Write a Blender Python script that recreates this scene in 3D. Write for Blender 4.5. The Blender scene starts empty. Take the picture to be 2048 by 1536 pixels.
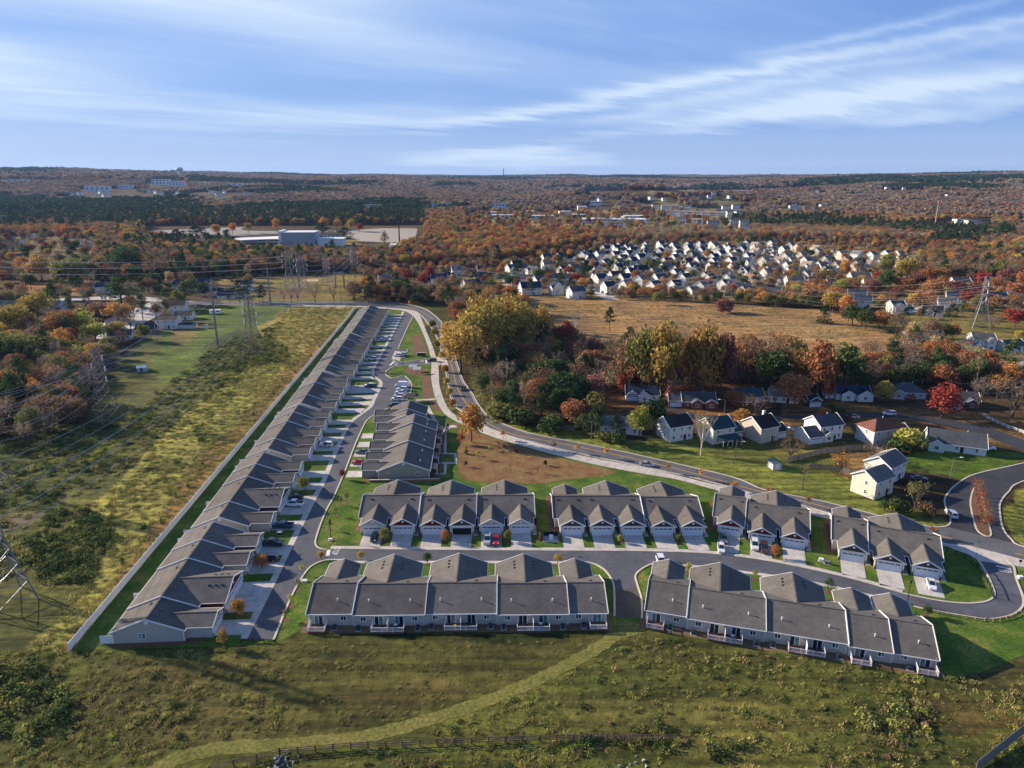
import bpy, math, random
import numpy as np
from mathutils import Vector, Matrix
R=math.radians
rnd=random.Random(7)
NP=np.random.RandomState(11)
SC=bpy.context.scene
COL=SC.collection
# ---------------------------------------------------------------- camera
F=1430.;HOR=347.;H=90.
TH=math.atan((768-HOR)/F)
cd=bpy.data.cameras.new('camera'); cam=bpy.data.objects.new('camera',cd); COL.objects.link(cam)
cam.location=(0,0,H); cam.rotation_euler=(math.pi/2-TH,0,0)
cd.sensor_width=36; cd.lens=36*F/2048; cd.clip_start=1; cd.clip_end=60000
SC.camera=cam
# ---------------------------------------------------------------- sun, sky, exposure
SAZ,SEL=22.,20.      # sun stands to the left and a little beyond the houses
sdir=Vector((-math.cos(R(SAZ))*math.cos(R(SEL)), math.sin(R(SAZ))*math.cos(R(SEL)), math.sin(R(SEL))))
sl=bpy.data.lights.new('sun','SUN'); sl.energy=5.0; sl.angle=R(0.9); sl.color=(1,.85,.66)
so=bpy.data.objects.new('sun',sl); COL.objects.link(so); so.rotation_euler=sdir.to_track_quat('Z','Y').to_euler()
SC.view_settings.view_transform='Standard'; SC.view_settings.look='None'; SC.view_settings.gamma=1
SC.view_settings.exposure=0.86; SC.view_settings.use_curve_mapping=False
W=bpy.data.worlds.new('World'); SC.world=W; W.use_nodes=True
def world():
    nt=W.node_tree; N=nt.nodes; L=nt.links; N.clear()
    def n(t,**k):
        o=N.new(t)
        for a,b in k.items(): setattr(o,a,b)
        return o
    def lk(a,b): L.new(a,b)
    def mth(op,a,b=None,clamp=False):
        m=n('ShaderNodeMath',operation=op,use_clamp=clamp)
        for i,v in enumerate((a,b)):
            if v is None: continue
            if isinstance(v,(int,float)): m.inputs[i].default_value=v
            else: lk(v,m.inputs[i])
        return m.outputs[0]
    def ramp(v,pts,cols=None,interp='EASE'):
        r=n('ShaderNodeValToRGB'); r.color_ramp.interpolation=interp
        e=r.color_ramp.elements
        while len(e)<len(pts): e.new(.5)
        for i,p in enumerate(pts):
            e[i].position=p; c=cols[i] if cols else i/(len(pts)-1)
            e[i].color=(c,c,c,1) if isinstance(c,(int,float)) else (*c,1)
        lk(v,r.inputs[0]); return r.outputs[0]
    sky=n('ShaderNodeTexSky',sky_type='NISHITA',sun_disc=False)
    sky.sun_elevation=R(SEL); sky.sun_rotation=math.atan2(sdir.x,sdir.y)
    sky.air_density=1.0; sky.dust_density=.6; sky.ozone_density=2.5; sky.altitude=100
    tc=n('ShaderNodeTexCoord'); sp=n('ShaderNodeSeparateXYZ'); lk(tc.outputs['Generated'],sp.inputs[0])
    x,y,z=sp.outputs
    zz=mth('ADD',mth('MAXIMUM',z,0.0),.055)
    px=mth('DIVIDE',x,zz); py=mth('DIVIDE',y,zz)
    # clouds lie in long streets; turn the sheet so they run along its second axis
    a=R(36); ca,sa=math.cos(a),math.sin(a)
    u=mth('ADD',mth('MULTIPLY',px,ca),mth('MULTIPLY',py,sa)) # along street
    v=mth('SUBTRACT',mth('MULTIPLY',py,ca),mth('MULTIPLY',px,sa))
    def noise(su,sv,off,det=6,rough=.55,dist=0.,us=u,vs=v):
        c=n('ShaderNodeCombineXYZ'); lk(mth('MULTIPLY',us,su),c.inputs[0]); lk(mth('MULTIPLY',vs,sv),c.inputs[1]); c.inputs[2].default_value=off
        t=n('ShaderNodeTexNoise'); t.inputs['Scale'].default_value=1; t.inputs['Detail'].default_value=det; t.inputs['Roughness'].default_value=rough; t.inputs['Distortion'].default_value=dist
        lk(c.outputs[0],t.inputs['Vector']); return t.outputs[0]
    fine=noise(.22,1.15,8.7,8,.62,.9)
    wisp=noise(.5,3.2,1.3,8,.7,1.2)
    veil=noise(.13,.20,3.1,4,.5,.6)
    A=mth('MULTIPLY',mth('ARCTAN2',x,y),57.296); E=mth('MULTIPLY',mth('ARCSINE',z),57.296)
    wob=mth('MULTIPLY',mth('SUBTRACT',fine,.5),2.8)
    wob2=mth('MULTIPLY',mth('SUBTRACT',wisp,.5),1.0)
    def gau(t,w): q=mth('DIVIDE',t,w); return mth('POWER',2.718,mth('MULTIPLY',mth('MULTIPLY',q,q),-1.))
    def band(a0,e0,sl,w,g,on,off=90):
        t=mth('ADD',mth('SUBTRACT',E,mth('ADD',mth('MULTIPLY',mth('SUBTRACT',A,a0),sl),e0)),mth('ADD',wob,wob2))
        m=mth('MULTIPLY',gau(t,w),g); r=mth('DIVIDE',mth('SUBTRACT',A,on),9.,True); return mth('MULTIPLY',m,r)
    def patch(az,el,waz,wel,tilt=0.):
        da=mth('DIVIDE',mth('SUBTRACT',A,az),waz); ee=mth('SUBTRACT',mth('SUBTRACT',E,el),mth('MULTIPLY',mth('SUBTRACT',A,az),tilt)); de=mth('DIVIDE',ee,wel)
        return mth('POWER',2.718,mth('MULTIPLY',mth('ADD',mth('MULTIPLY',da,da),mth('MULTIPLY',de,de)),-1.))
    parts=[mth('MULTIPLY',ramp(veil,[.34,.64],[0,.55]),1.),
      mth('MULTIPLY',ramp(wisp,[.46,.72],[0,.08]),1.),
      mth('MULTIPLY',patch(-37,6.6,11,1.9,-.10),mth('ADD',mth('MULTIPLY',fine,.9),.10)),
      mth('MULTIPLY',patch(-28,15,28,7),.78), mth('MULTIPLY',patch(-2,15,16,4),.26),
      band(-3,3.9,.145,.5,.40,-9), band(6,3.9,.16,.45,.22,0), band(12,3.4,.16,1.3,.22,-8), band(4,2.2,.12,.7,.34,-16), band(16,7.6,.17,.35,.30,14), band(12,1.6,.11,.8,.3,-8),
      mth('MULTIPLY',patch(-14,3.4,18,1.5),mth('ADD',mth('MULTIPLY',fine,.9),.0))]
    dens=parts[0]
    for q in parts[1:]: dens=mth('ADD',dens,q)
    dens=mth('MINIMUM',dens,1.)
    hz=ramp(z,[0,.03,.10,.22],[.80,.62,.24,0.])
    dens=mth('MAXIMUM',dens,hz)
    cc=ramp(dens,[0,.5,1],[(.050,.142,.41),(.160,.258,.50),(.37,.45,.56)],'LINEAR')
    bg1=n('ShaderNodeMixRGB',blend_type='MULTIPLY'); bg1.inputs[0].default_value=1; bg1.inputs[2].default_value=(.055,.062,.078,1); lk(sky.outputs[0],bg1.inputs[1])
    mx=n('ShaderNodeMixRGB'); lk(mth('ADD',mth('MULTIPLY',dens,.45),ramp(z,[0,.32,.7],[.55,.50,.12],'LINEAR')),mx.inputs[0]); lk(bg1.outputs[0],mx.inputs[1]); lk(cc,mx.inputs[2])
    bg=n('ShaderNodeBackground'); bg.inputs[1].default_value=1.0; lk(mx.outputs[0],bg.inputs[0])
    o=n('ShaderNodeOutputWorld'); lk(bg.outputs[0],o.inputs[0])
world()
# ---------------------------------------------------------------- helpers
def sst(t): t=np.clip(t,0,1); return t*t*(3-2*t)
def fbm(x,y,s,seed=0,oct=4):
    rs=np.random.RandomState(seed+5); o=0*x; a=1.;tot=0
    for k in range(oct):
        for j in range(3):
            an=rs.uniform(0,6.283); ph=rs.uniform(0,6.283); fr=rs.uniform(.7,1.3)/s*2**k
            an2=rs.uniform(0,6.283); ph2=rs.uniform(0,6.283)
            o=o+a*np.sin((x*math.cos(an)+y*math.sin(an))*fr+ph+1.3*np.sin((x*math.cos(an2)+y*math.sin(an2))*fr*.7+ph2))
            tot+=a
        a*=.55
    return o/tot*1.6
def hgt(x,y):
    x=np.asarray(x,float);y=np.asarray(y,float)
    r=np.hypot(x,y); az=np.degrees(np.arctan2(x,y))
    h=38*sst((r-1200)/6500)
    h=h+fbm(x,y,420,3)*20*sst((r-1100)/1800)
    h=h+58*np.exp(-((az+32)/15)**2)*sst((r-1700)/2600)
    h=h+34*np.exp(-((az-38)/14)**2)*sst((r-1500)/2500)
    h=h+44*np.exp(-((x-400)/290)**2-((y-2150)/220)**2)
    h=h+9*np.exp(-((az+22)/8)**2)*sst((r-1500)/300)*(1-sst((r-3000)/1500))
    return np.where(r<1000,0,np.maximum(h,-2))
def G(x,y,z=0.):
    dx=(x-1024)/F; dy=-(y-768)/F
    d=(dx, math.cos(TH)+dy*math.sin(TH), -math.sin(TH)+dy*math.cos(TH))
    t=(z-H)/d[2]; return d[0]*t,d[1]*t
def GT(x,y):
    "point of the terrain seen at photo pixel x,y"
    dx=(x-1024)/F; dy=-(y-768)/F
    d=np.array([dx, math.cos(TH)+dy*math.sin(TH), -math.sin(TH)+dy*math.cos(TH)])
    if d[2]<-.05:
        X,Y=G(x,y)
        if math.hypot(X,Y)<1000: return X,Y,0.
    ts=np.geomspace(500,14000,500); P=d[None]*ts[:,None]; hh=hgt(P[:,0],P[:,1]); k=np.nonzero(P[:,2]+H<hh)[0]
    i=k[0] if len(k) else 499
    return float(P[i,0]),float(P[i,1]),float(hh[i])
def PXv(X,Y,Z=0.):
    X=np.asarray(X,float);Y=np.asarray(Y,float)
    f=Y*math.cos(TH)-(Z-H)*math.sin(TH); u=Y*math.sin(TH)+(Z-H)*math.cos(TH)
    f=np.where(f<1,1,f)
    return 1024+F*X/f, 768-F*u/f
def inpoly(px,py,poly):
    px=np.asarray(px);py=np.asarray(py); c=np.zeros(px.shape,bool); n=len(poly)
    for i in range(n):
        x1,y1=poly[i]; x2,y2=poly[i-1]
        if y1==y2: continue
        t=((y1>py)!=(y2>py))&(px<(x2-x1)*(py-y1)/(y2-y1)+x1); c^=t
    return c
def smooth(pts,n=6,closed=False):
    P=[Vector(p) for p in pts]; out=[]; m=len(P)
    rng=range(m if closed else m-1)
    for i in rng:
        p0=P[i-1] if (closed or i>0) else P[0]; p1=P[i]; p2=P[(i+1)%m]; p3=P[(i+2)%m] if (closed or i+2<m) else P[-1]
        for k in range(n):
            t=k/n; t2=t*t;t3=t2*t
            out.append(.5*((2*p1)+(-p0+p2)*t+(2*p0-5*p1+4*p2-p3)*t2+(-p0+3*p1-3*p2+p3)*t3))
    if not closed: out.append(P[-1])
    return [tuple(o) for o in out]
class MB:
    def __init__(s): s.v=[];s.f=[];s.m=[]
    def add(s,vs,fs,m=0):
        b=len(s.v); s.v+= [tuple(v) for v in vs]; s.f+=[tuple(b+i for i in f) for f in fs]; s.m+=[m]*len(fs); return s
    def box(s,x0,x1,y0,y1,z0,z1,m=0):
        return s.add([(x0,y0,z0),(x1,y0,z0),(x1,y1,z0),(x0,y1,z0),(x0,y0,z1),(x1,y0,z1),(x1,y1,z1),(x0,y1,z1)],
            [(3,2,1,0),(4,5,6,7),(0,1,5,4),(1,2,6,5),(2,3,7,6),(3,0,4,7)],m)
    def poly(s,pts,m=0): return s.add(pts,[tuple(range(len(pts)))],m)
    def slab(s,pts,t,m=0):
        n=len(pts); lo=[(p[0],p[1],p[2]-t) for p in pts]
        return s.add(list(pts)+lo,[tuple(range(n)),tuple(range(2*n-1,n-1,-1))]+[(i,i+n,(i+1)%n+n,(i+1)%n) for i in range(n)],m)
    def beam(s,p,q,w,h,m=0):
        p=Vector(p);q=Vector(q);d=(q-p).normalized(); sd=d.cross(Vector((0,0,1)))
        if sd.length<1e-3: sd=Vector((1,0,0))
        sd.normalize(); up=sd.cross(d); a=sd*w/2;b=up*h/2
        vs=[p-a-b,p+a-b,p+a+b,p-a+b,q-a-b,q+a-b,q+a+b,q-a+b]
        return s.add(vs,[(0,1,2,3),(7,6,5,4),(0,4,5,1),(1,5,6,2),(2,6,7,3),(3,7,4,0)],m)
    def rod(s,p,q,r0,r1=None,n=6,m=0):
        r1=r0 if r1 is None else r1
        p=Vector(p);q=Vector(q);d=(q-p).normalized(); a=d.cross(Vector((0,0,1)))
        if a.length<1e-3: a=Vector((1,0,0))
        a.normalize(); b=a.cross(d)
        vs=[]
        for c,r in ((p,r0),(q,r1)):
            for k in range(n):
                t=2*math.pi*k/n; vs.append(c+(a*math.cos(t)+b*math.sin(t))*r)
        return s.add(vs,[tuple(range(n)),tuple(range(2*n-1,n-1,-1))]+[(i+n,(i+1)%n+n,(i+1)%n,i) for i in range(n)],m)
    def prism(s,prof,a0,a1,ax='x',m=0):
        "closed profile [(h,z)] swept along an axis"
        n=len(prof)
        f=(lambda a,p:(a,p[0],p[1])) if ax=='x' else (lambda a,p:(p[0],a,p[1]))
        return s.add([f(a0,p) for p in prof]+[f(a1,p) for p in prof],[tuple(range(n)),tuple(range(2*n-1,n-1,-1))]+[(i+n,(i+1)%n+n,(i+1)%n,i) for i in range(n)],m)
    def mesh(s,name,mats):
        me=bpy.data.meshes.new(name); me.from_pydata(s.v,[],s.f)
        for m in (mats if isinstance(mats,(list,tuple)) else [mats]): me.materials.append(m)
        if any(s.m): me.polygons.foreach_set('material_index',s.m)
        me.update(); return me
    def build(s,name,mats,parent=None,fix=False):
        o=bpy.data.objects.new(name,s.mesh(name,mats)); COL.objects.link(o)
        if parent is not None: o.parent=parent
        return o
def tag(o,label=None,cat=None,group=None,kind=None):
    if label: o['label']=label
    if cat: o['category']=cat
    if group: o['group']=group
    if kind: o['kind']=kind
    return o
def empty(name,loc=(0,0,0),rz=0,**k):
    o=bpy.data.objects.new(name,None); COL.objects.link(o); o.location=loc; o.rotation_euler=(0,0,rz); return tag(o,**k)
def link(name,data,parent=None,loc=None,rz=None,sc=None):
    o=bpy.data.objects.new(name,data); COL.objects.link(o)
    if parent is not None: o.parent=parent
    if loc is not None: o.location=loc
    if rz is not None: o.rotation_euler=(0,0,rz)
    if sc is not None: o.scale=(sc,)*3 if isinstance(sc,(int,float)) else sc
    return o
KIDS={}
def copy_tree(o,parent=None,kids=None):
    c=o.copy(); COL.objects.link(c); c.parent=parent
    for ch in o.children: copy_tree(ch,c)
    return c
# ---------------------------------------------------------------- materials
MT={}
def mat(name,col,rough=.85,var=.12,scale=3.,bump=0.,bscale=None,metal=0.,stretch=None,col2=None,spec=.3,extra=None,obj=True):
    if name in MT: return MT[name]
    m=bpy.data.materials.new(name); m.use_nodes=True; nt=m.node_tree;N=nt.nodes;L=nt.links
    p=N['Principled BSDF']; p.inputs['Roughness'].default_value=rough; p.inputs['Metallic'].default_value=metal
    p.inputs['Specular IOR Level'].default_value=spec
    tc=N.new('ShaderNodeTexCoord'); src=tc.outputs['Object'] if obj else tc.outputs['Generated']
    if stretch:
        mp=N.new('ShaderNodeMapping'); mp.inputs['Scale'].default_value=stretch; L.new(src,mp.inputs[0]); src=mp.outputs[0]
    nz=N.new('ShaderNodeTexNoise'); nz.inputs['Scale'].default_value=scale; nz.inputs['Detail'].default_value=5; nz.inputs['Roughness'].default_value=.65
    L.new(src,nz.inputs['Vector'])
    cr=N.new('ShaderNodeValToRGB'); e=cr.color_ramp.elements
    c2=col2 or tuple(min(1,c*(1+var)) for c in col); c1=tuple(c*(1-var) for c in col)
    e[0].position=.36;e[0].color=(*c1,1); e[1].position=.64;e[1].color=(*c2,1)
    nb2=N.new('ShaderNodeTexNoise'); nb2.inputs['Scale'].default_value=scale*.13; nb2.inputs['Detail'].default_value=3; L.new(tc.outputs['Object'],nb2.inputs['Vector'])
    av=N.new('ShaderNodeMixRGB'); av.inputs[0].default_value=.42; L.new(nz.outputs[0],av.inputs[1]); L.new(nb2.outputs[0],av.inputs[2])
    L.new(av.outputs[0],cr.inputs[0]); L.new(cr.outputs[0],p.inputs['Base Color'])
    if bump:
        nb=N.new('ShaderNodeTexNoise'); nb.inputs['Scale'].default_value=bscale or scale*4; nb.inputs['Detail'].default_value=4; L.new(src,nb.inputs['Vector'])
        b=N.new('ShaderNodeBump'); b.inputs['Strength'].default_value=bump; b.inputs['Distance'].default_value=.1; L.new(nb.outputs[0],b.inputs['Height']); L.new(b.outputs[0],p.inputs['Normal'])
    MT[name]=m
    if extra: extra(nt,p,cr,tc)
    return m
def courses(axis,size,depth,dark=.72,jit=.0):
    "rows of siding or shingles: a saw profile along an axis, with a darker line at each lap"
    def f(nt,p,cr,tc):
        N=nt.nodes;L=nt.links
        sp=N.new('ShaderNodeSeparateXYZ'); L.new(tc.outputs['Object'],sp.inputs[0])
        d=N.new('ShaderNodeMath');d.operation='DIVIDE';d.inputs[1].default_value=size; L.new(sp.outputs[axis],d.inputs[0])
        fr=N.new('ShaderNodeMath');fr.operation='FRACT'; L.new(d.outputs[0],fr.inputs[0])
        rr=N.new('ShaderNodeValToRGB'); rr.color_ramp.elements[0].position=0; rr.color_ramp.elements[0].color=(dark,)*3+(1,); rr.color_ramp.elements[1].position=.22; rr.color_ramp.elements[1].color=(1,1,1,1)
        L.new(fr.outputs[0],rr.inputs[0])
        mu=N.new('ShaderNodeMixRGB');mu.blend_type='MULTIPLY';mu.inputs[0].default_value=1
        L.new(cr.outputs[0],mu.inputs[1]);L.new(rr.outputs[0],mu.inputs[2]);L.new(mu.outputs[0],p.inputs['Base Color'])
        b=N.new('ShaderNodeBump');b.inputs['Strength'].default_value=.5;b.inputs['Distance'].default_value=depth;L.new(fr.outputs[0],b.inputs['Height']);L.new(b.outputs[0],p.inputs['Normal'])
    return f
def sg(name,col): return mat(name,col,.7,.10,1.2,extra=courses(2,.22,.03))
def roof_extra(nt,p,cr,tc):
    courses(2,.075,.015,.78)(nt,p,cr,tc); N=nt.nodes;L=nt.links
    oi=N.new('ShaderNodeObjectInfo'); mr=N.new('ShaderNodeMapRange'); mr.inputs['To Min'].default_value=.86; mr.inputs['To Max'].default_value=1.14; L.new(oi.outputs['Random'],mr.inputs['Value'])
    st=N.new('ShaderNodeTexNoise'); st.inputs['Scale'].default_value=.55; st.inputs['Detail'].default_value=4; L.new(tc.outputs['Object'],st.inputs['Vector'])
    m2=N.new('ShaderNodeMapRange'); m2.inputs['From Min'].default_value=.35; m2.inputs['From Max'].default_value=.65; m2.inputs['To Min'].default_value=.93; m2.inputs['To Max'].default_value=1.07; L.new(st.outputs[0],m2.inputs['Value'])
    k=N.new('ShaderNodeMath');k.operation='MULTIPLY';L.new(mr.outputs[0],k.inputs[0]);L.new(m2.outputs[0],k.inputs[1])
    src=p.inputs['Base Color'].links[0].from_socket; mu=N.new('ShaderNodeVectorMath');mu.operation='SCALE';L.new(src,mu.inputs[0]);L.new(k.outputs[0],mu.inputs['Scale']);L.new(mu.outputs[0],p.inputs['Base Color'])
def road_extra(nt,p,cr,tc):
    N=nt.nodes;L=nt.links
    def vor(s,w,off=0.):
        mp=N.new('ShaderNodeMapping'); mp.inputs['Location'].default_value=(off,off*.7,0); L.new(tc.outputs['Object'],mp.inputs[0])
        nz=N.new('ShaderNodeTexNoise'); nz.inputs['Scale'].default_value=.5; L.new(mp.outputs[0],nz.inputs[0]); ad=N.new('ShaderNodeVectorMath'); ad.operation='MULTIPLY_ADD'; ad.inputs[1].default_value=(2.5,2.5,0); L.new(nz.outputs['Color'],ad.inputs[0]); L.new(mp.outputs[0],ad.inputs[2])
        v=N.new('ShaderNodeTexVoronoi'); v.feature='DISTANCE_TO_EDGE'; v.inputs['Scale'].default_value=s; L.new(ad.outputs[0],v.inputs['Vector'])
        r=N.new('ShaderNodeMapRange'); r.inputs['From Max'].default_value=w; r.inputs['To Min'].default_value=.66; r.inputs['To Max'].default_value=1; L.new(v.outputs['Distance'],r.inputs['Value']); return r.outputs[0]
    st=N.new('ShaderNodeTexNoise'); st.inputs['Scale'].default_value=.16; st.inputs['Detail'].default_value=6; st.inputs['Roughness'].default_value=.7; L.new(tc.outputs['Object'],st.inputs['Vector'])
    m2=N.new('ShaderNodeMapRange'); m2.inputs['From Min'].default_value=.33; m2.inputs['From Max'].default_value=.62; m2.inputs['To Min'].default_value=.74; m2.inputs['To Max'].default_value=1.14; L.new(st.outputs[0],m2.inputs['Value'])
    k=N.new('ShaderNodeMath');k.operation='MULTIPLY';L.new(vor(.11,.010),k.inputs[0]);L.new(m2.outputs[0],k.inputs[1])
    src=p.inputs['Base Color'].links[0].from_socket; mu=N.new('ShaderNodeVectorMath');mu.operation='SCALE';L.new(src,mu.inputs[0]);L.new(k.outputs[0],mu.inputs['Scale']);L.new(mu.outputs[0],p.inputs['Base Color'])
def stain_extra(nt,p,cr,tc):
    N=nt.nodes;L=nt.links; st=N.new('ShaderNodeTexNoise'); st.inputs['Scale'].default_value=.34; st.inputs['Detail'].default_value=7; st.inputs['Roughness'].default_value=.7; L.new(tc.outputs['Object'],st.inputs['Vector'])
    m2=N.new('ShaderNodeMapRange'); m2.inputs['From Min'].default_value=.30; m2.inputs['From Max'].default_value=.55; m2.inputs['To Min'].default_value=.70; m2.inputs['To Max'].default_value=1.05; L.new(st.outputs[0],m2.inputs['Value'])
    src=p.inputs['Base Color'].links[0].from_socket; mu=N.new('ShaderNodeVectorMath');mu.operation='SCALE';L.new(src,mu.inputs[0]);L.new(m2.outputs[0],mu.inputs['Scale']);L.new(mu.outputs[0],p.inputs['Base Color'])
def roofm(name,col,var=.28): return mat(name,col,.92,var,1.6,extra=roof_extra,spec=.15)
M_ROOF=roofm('roof shingle',(.136,.124,.112),.22)
M_ROOF2=roofm('roof shingle weathered',(.165,.145,.125),.22)
M_SID=sg('siding taupe',(.50,.455,.40)); M_SID2=sg('siding sage',(.31,.315,.26)); M_SIDW=sg('siding white',(.74,.73,.69)); M_SIDC=sg('siding cream',(.70,.65,.54)); M_SIDB=sg('siding pale grey',(.50,.52,.55)); M_SIDN=sg('siding slate blue',(.10,.16,.30))
M_BRK=mat('brick red',(.22,.075,.05),.9,.25,2.,extra=courses(2,.12,.02,.6))
M_BURG=mat('siding burgundy',(.10,.008,.012),.7,.15,2.); M_CHAR=mat('siding charcoal',(.055,.045,.045),.7,.15,2.)
M_TRIM=mat('white trim',(.84,.84,.82),.5,.04,1.); M_DOOR=mat('garage door white',(.66,.72,.80),.45,.04,.7,extra=courses(2,.52,.03,.8))
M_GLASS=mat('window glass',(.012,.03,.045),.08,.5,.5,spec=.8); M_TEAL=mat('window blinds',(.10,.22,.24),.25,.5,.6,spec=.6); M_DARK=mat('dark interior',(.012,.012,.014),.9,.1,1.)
M_STONE=mat('stone veneer',(.20,.15,.11),.9,.4,3.,bump=.3)
M_CONC=mat('concrete',(.52,.485,.44),.9,.12,.8,bump=.1,bscale=6,extra=stain_extra); M_WALK=mat('concrete walk',(.54,.485,.42),.9,.10,.5,bump=.1,bscale=6,extra=stain_extra)
M_KERB=mat('kerb concrete',(.58,.51,.42),.9,.12,.8)
M_ASPH=mat('asphalt',(.098,.102,.118),.85,.14,.5,bump=.12,bscale=9,extra=road_extra); M_ASPH2=mat('asphalt main road',(.118,.118,.125),.85,.14,.4,bump=.12,bscale=9,extra=road_extra); M_ASPH3=mat('asphalt fresh',(.045,.047,.054),.85,.14,.4,bump=.12,bscale=9,extra=road_extra)
M_YEL=mat('paint yellow',(.62,.33,.09),.7,.15,1.); M_WHT=mat('paint white',(.74,.74,.72),.7,.15,1.)
M_METAL=mat('dark metal',(.03,.032,.035),.4,.1,2.,metal=.3); M_STEEL=mat('galvanised steel',(.20,.21,.235),.45,.12,1.,metal=.3); M_ACM=mat('ac unit housing',(.05,.075,.12),.5,.2,6.)
M_DECK=mat('deck boards brown',(.17,.085,.06),.8,.2,2.); M_WOOD=mat('weathered fence wood',(.20,.185,.17),.9,.2,3.,stretch=(1,1,.3)); M_POLE=mat('pole timber',(.16,.11,.075),.9,.25,3.,stretch=(1,1,.2))
M_MULCH=mat('bark mulch',(.17,.085,.048),.95,.3,1.6,bump=.5,bscale=5); M_RUST=mat('weathered steel',(.19,.16,.145),.7,.3,1.)
M_TIMB=mat('retaining block',(.22,.14,.10),.95,.2,1.5,extra=courses(2,.3,.04,.6))
# ground with painted-by-place soil and grass colours, a few darkened to carry shade
def ground_mat():
    m=bpy.data.materials.new('ground'); m.use_nodes=True; nt=m.node_tree;N=nt.nodes;L=nt.links; p=N['Principled BSDF']; p.inputs['Roughness'].default_value=.95; p.inputs['Specular IOR Level'].default_value=.1
    at=N.new('ShaderNodeAttribute'); at.attribute_name='soil'
    tc=N.new('ShaderNodeTexCoord')
    def nz(s,d,r=.6,st=None):
        t=N.new('ShaderNodeTexNoise'); t.inputs['Scale'].default_value=s; t.inputs['Detail'].default_value=d; t.inputs['Roughness'].default_value=r
        if st:
            mp=N.new('ShaderNodeMapping'); mp.inputs['Scale'].default_value=st; mp.inputs['Rotation'].default_value=(0,0,R(6)); L.new(tc.outputs['Object'],mp.inputs[0]); L.new(mp.outputs[0],t.inputs[0])
        else: L.new(tc.outputs['Object'],t.inputs[0])
        return t.outputs[0]
    def rp(v,a,b,ca,cb):
        r=N.new('ShaderNodeValToRGB'); e=r.color_ramp.elements; e[0].position=a;e[1].position=b; e[0].color=(*ca,1);e[1].color=(*cb,1); L.new(v,r.inputs[0]); return r.outputs[0]
    def mx(a,b,t='MULTIPLY',f=1.):
        q=N.new('ShaderNodeMixRGB');q.blend_type=t;q.inputs[0].default_value=f; L.new(a,q.inputs[1]);L.new(b,q.inputs[2]); return q.outputs[0]
    a=rp(nz(.035,5),.36,.66,(.62,.66,.68),(1.35,1.25,1.1))
    b=rp(nz(.42,6,.7),.33,.68,(.50,.52,.5),(1.55,1.5,1.3))
    c=rp(nz(.16,5,.6,(.22,2.6,1)),.38,.62,(.60,.62,.62),(1.42,1.40,1.2))
    col=mx(mx(mx(at.outputs[0],a),b),c)
    L.new(col,p.inputs['Base Color'])
    bp=N.new('ShaderNodeBump'); bp.inputs['Strength'].default_value=.55; bp.inputs['Distance'].default_value=.5; L.new(nz(.8,5,.7),bp.inputs['Height']); L.new(bp.outputs[0],p.inputs['Normal'])
    return m
def lawn_mat(name,c1,c2,c3,sc=.09):
    m=bpy.data.materials.new(name); m.use_nodes=True; nt=m.node_tree;N=nt.nodes;L=nt.links; p=N['Principled BSDF']; p.inputs['Roughness'].default_value=.95; p.inputs['Specular IOR Level'].default_value=.1
    tc=N.new('ShaderNodeTexCoord')
    t=N.new('ShaderNodeTexNoise');t.inputs['Scale'].default_value=sc;t.inputs['Detail'].default_value=5;t.inputs['Roughness'].default_value=.62;L.new(tc.outputs['Object'],t.inputs[0])
    r=N.new('ShaderNodeValToRGB');e=r.color_ramp.elements;e[0].position=.34;e[0].color=(*c1,1);e[1].position=.66;e[1].color=(*c3,1);q=e.new(.5);q.color=(*c2,1);L.new(t.outputs[0],r.inputs[0])
    t2=N.new('ShaderNodeTexNoise');t2.inputs['Scale'].default_value=1.6;t2.inputs['Detail'].default_value=5;L.new(tc.outputs['Object'],t2.inputs[0])
    r2=N.new('ShaderNodeValToRGB');e=r2.color_ramp.elements;e[0].position=.35;e[0].color=(.68,.68,.7,1);e[1].position=.65;e[1].color=(1.25,1.25,1.15,1);L.new(t2.outputs[0],r2.inputs[0])
    mu=N.new('ShaderNodeMixRGB');mu.blend_type='MULTIPLY';mu.inputs[0].default_value=1;L.new(r.outputs[0],mu.inputs[1]);L.new(r2.outputs[0],mu.inputs[2]);L.new(mu.outputs[0],p.inputs['Base Color'])
    b=N.new('ShaderNodeBump');b.inputs['Strength'].default_value=.4;b.inputs['Distance'].default_value=.12;L.new(t2.outputs[0],b.inputs['Height']);L.new(b.outputs[0],p.inputs['Normal'])
    MT[name]=m; return m
M_GROUND=ground_mat()
M_LAWN=lawn_mat('lawn grass',(.050,.100,.016),(.085,.145,.022),(.19,.195,.048),.16)
M_LAWN2=lawn_mat('lawn dormant',(.075,.095,.028),(.125,.130,.040),(.17,.155,.05),.2)
M_MOWN=lawn_mat('mown path grass',(.13,.135,.035),(.18,.17,.045),(.22,.19,.06),.2)
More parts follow.
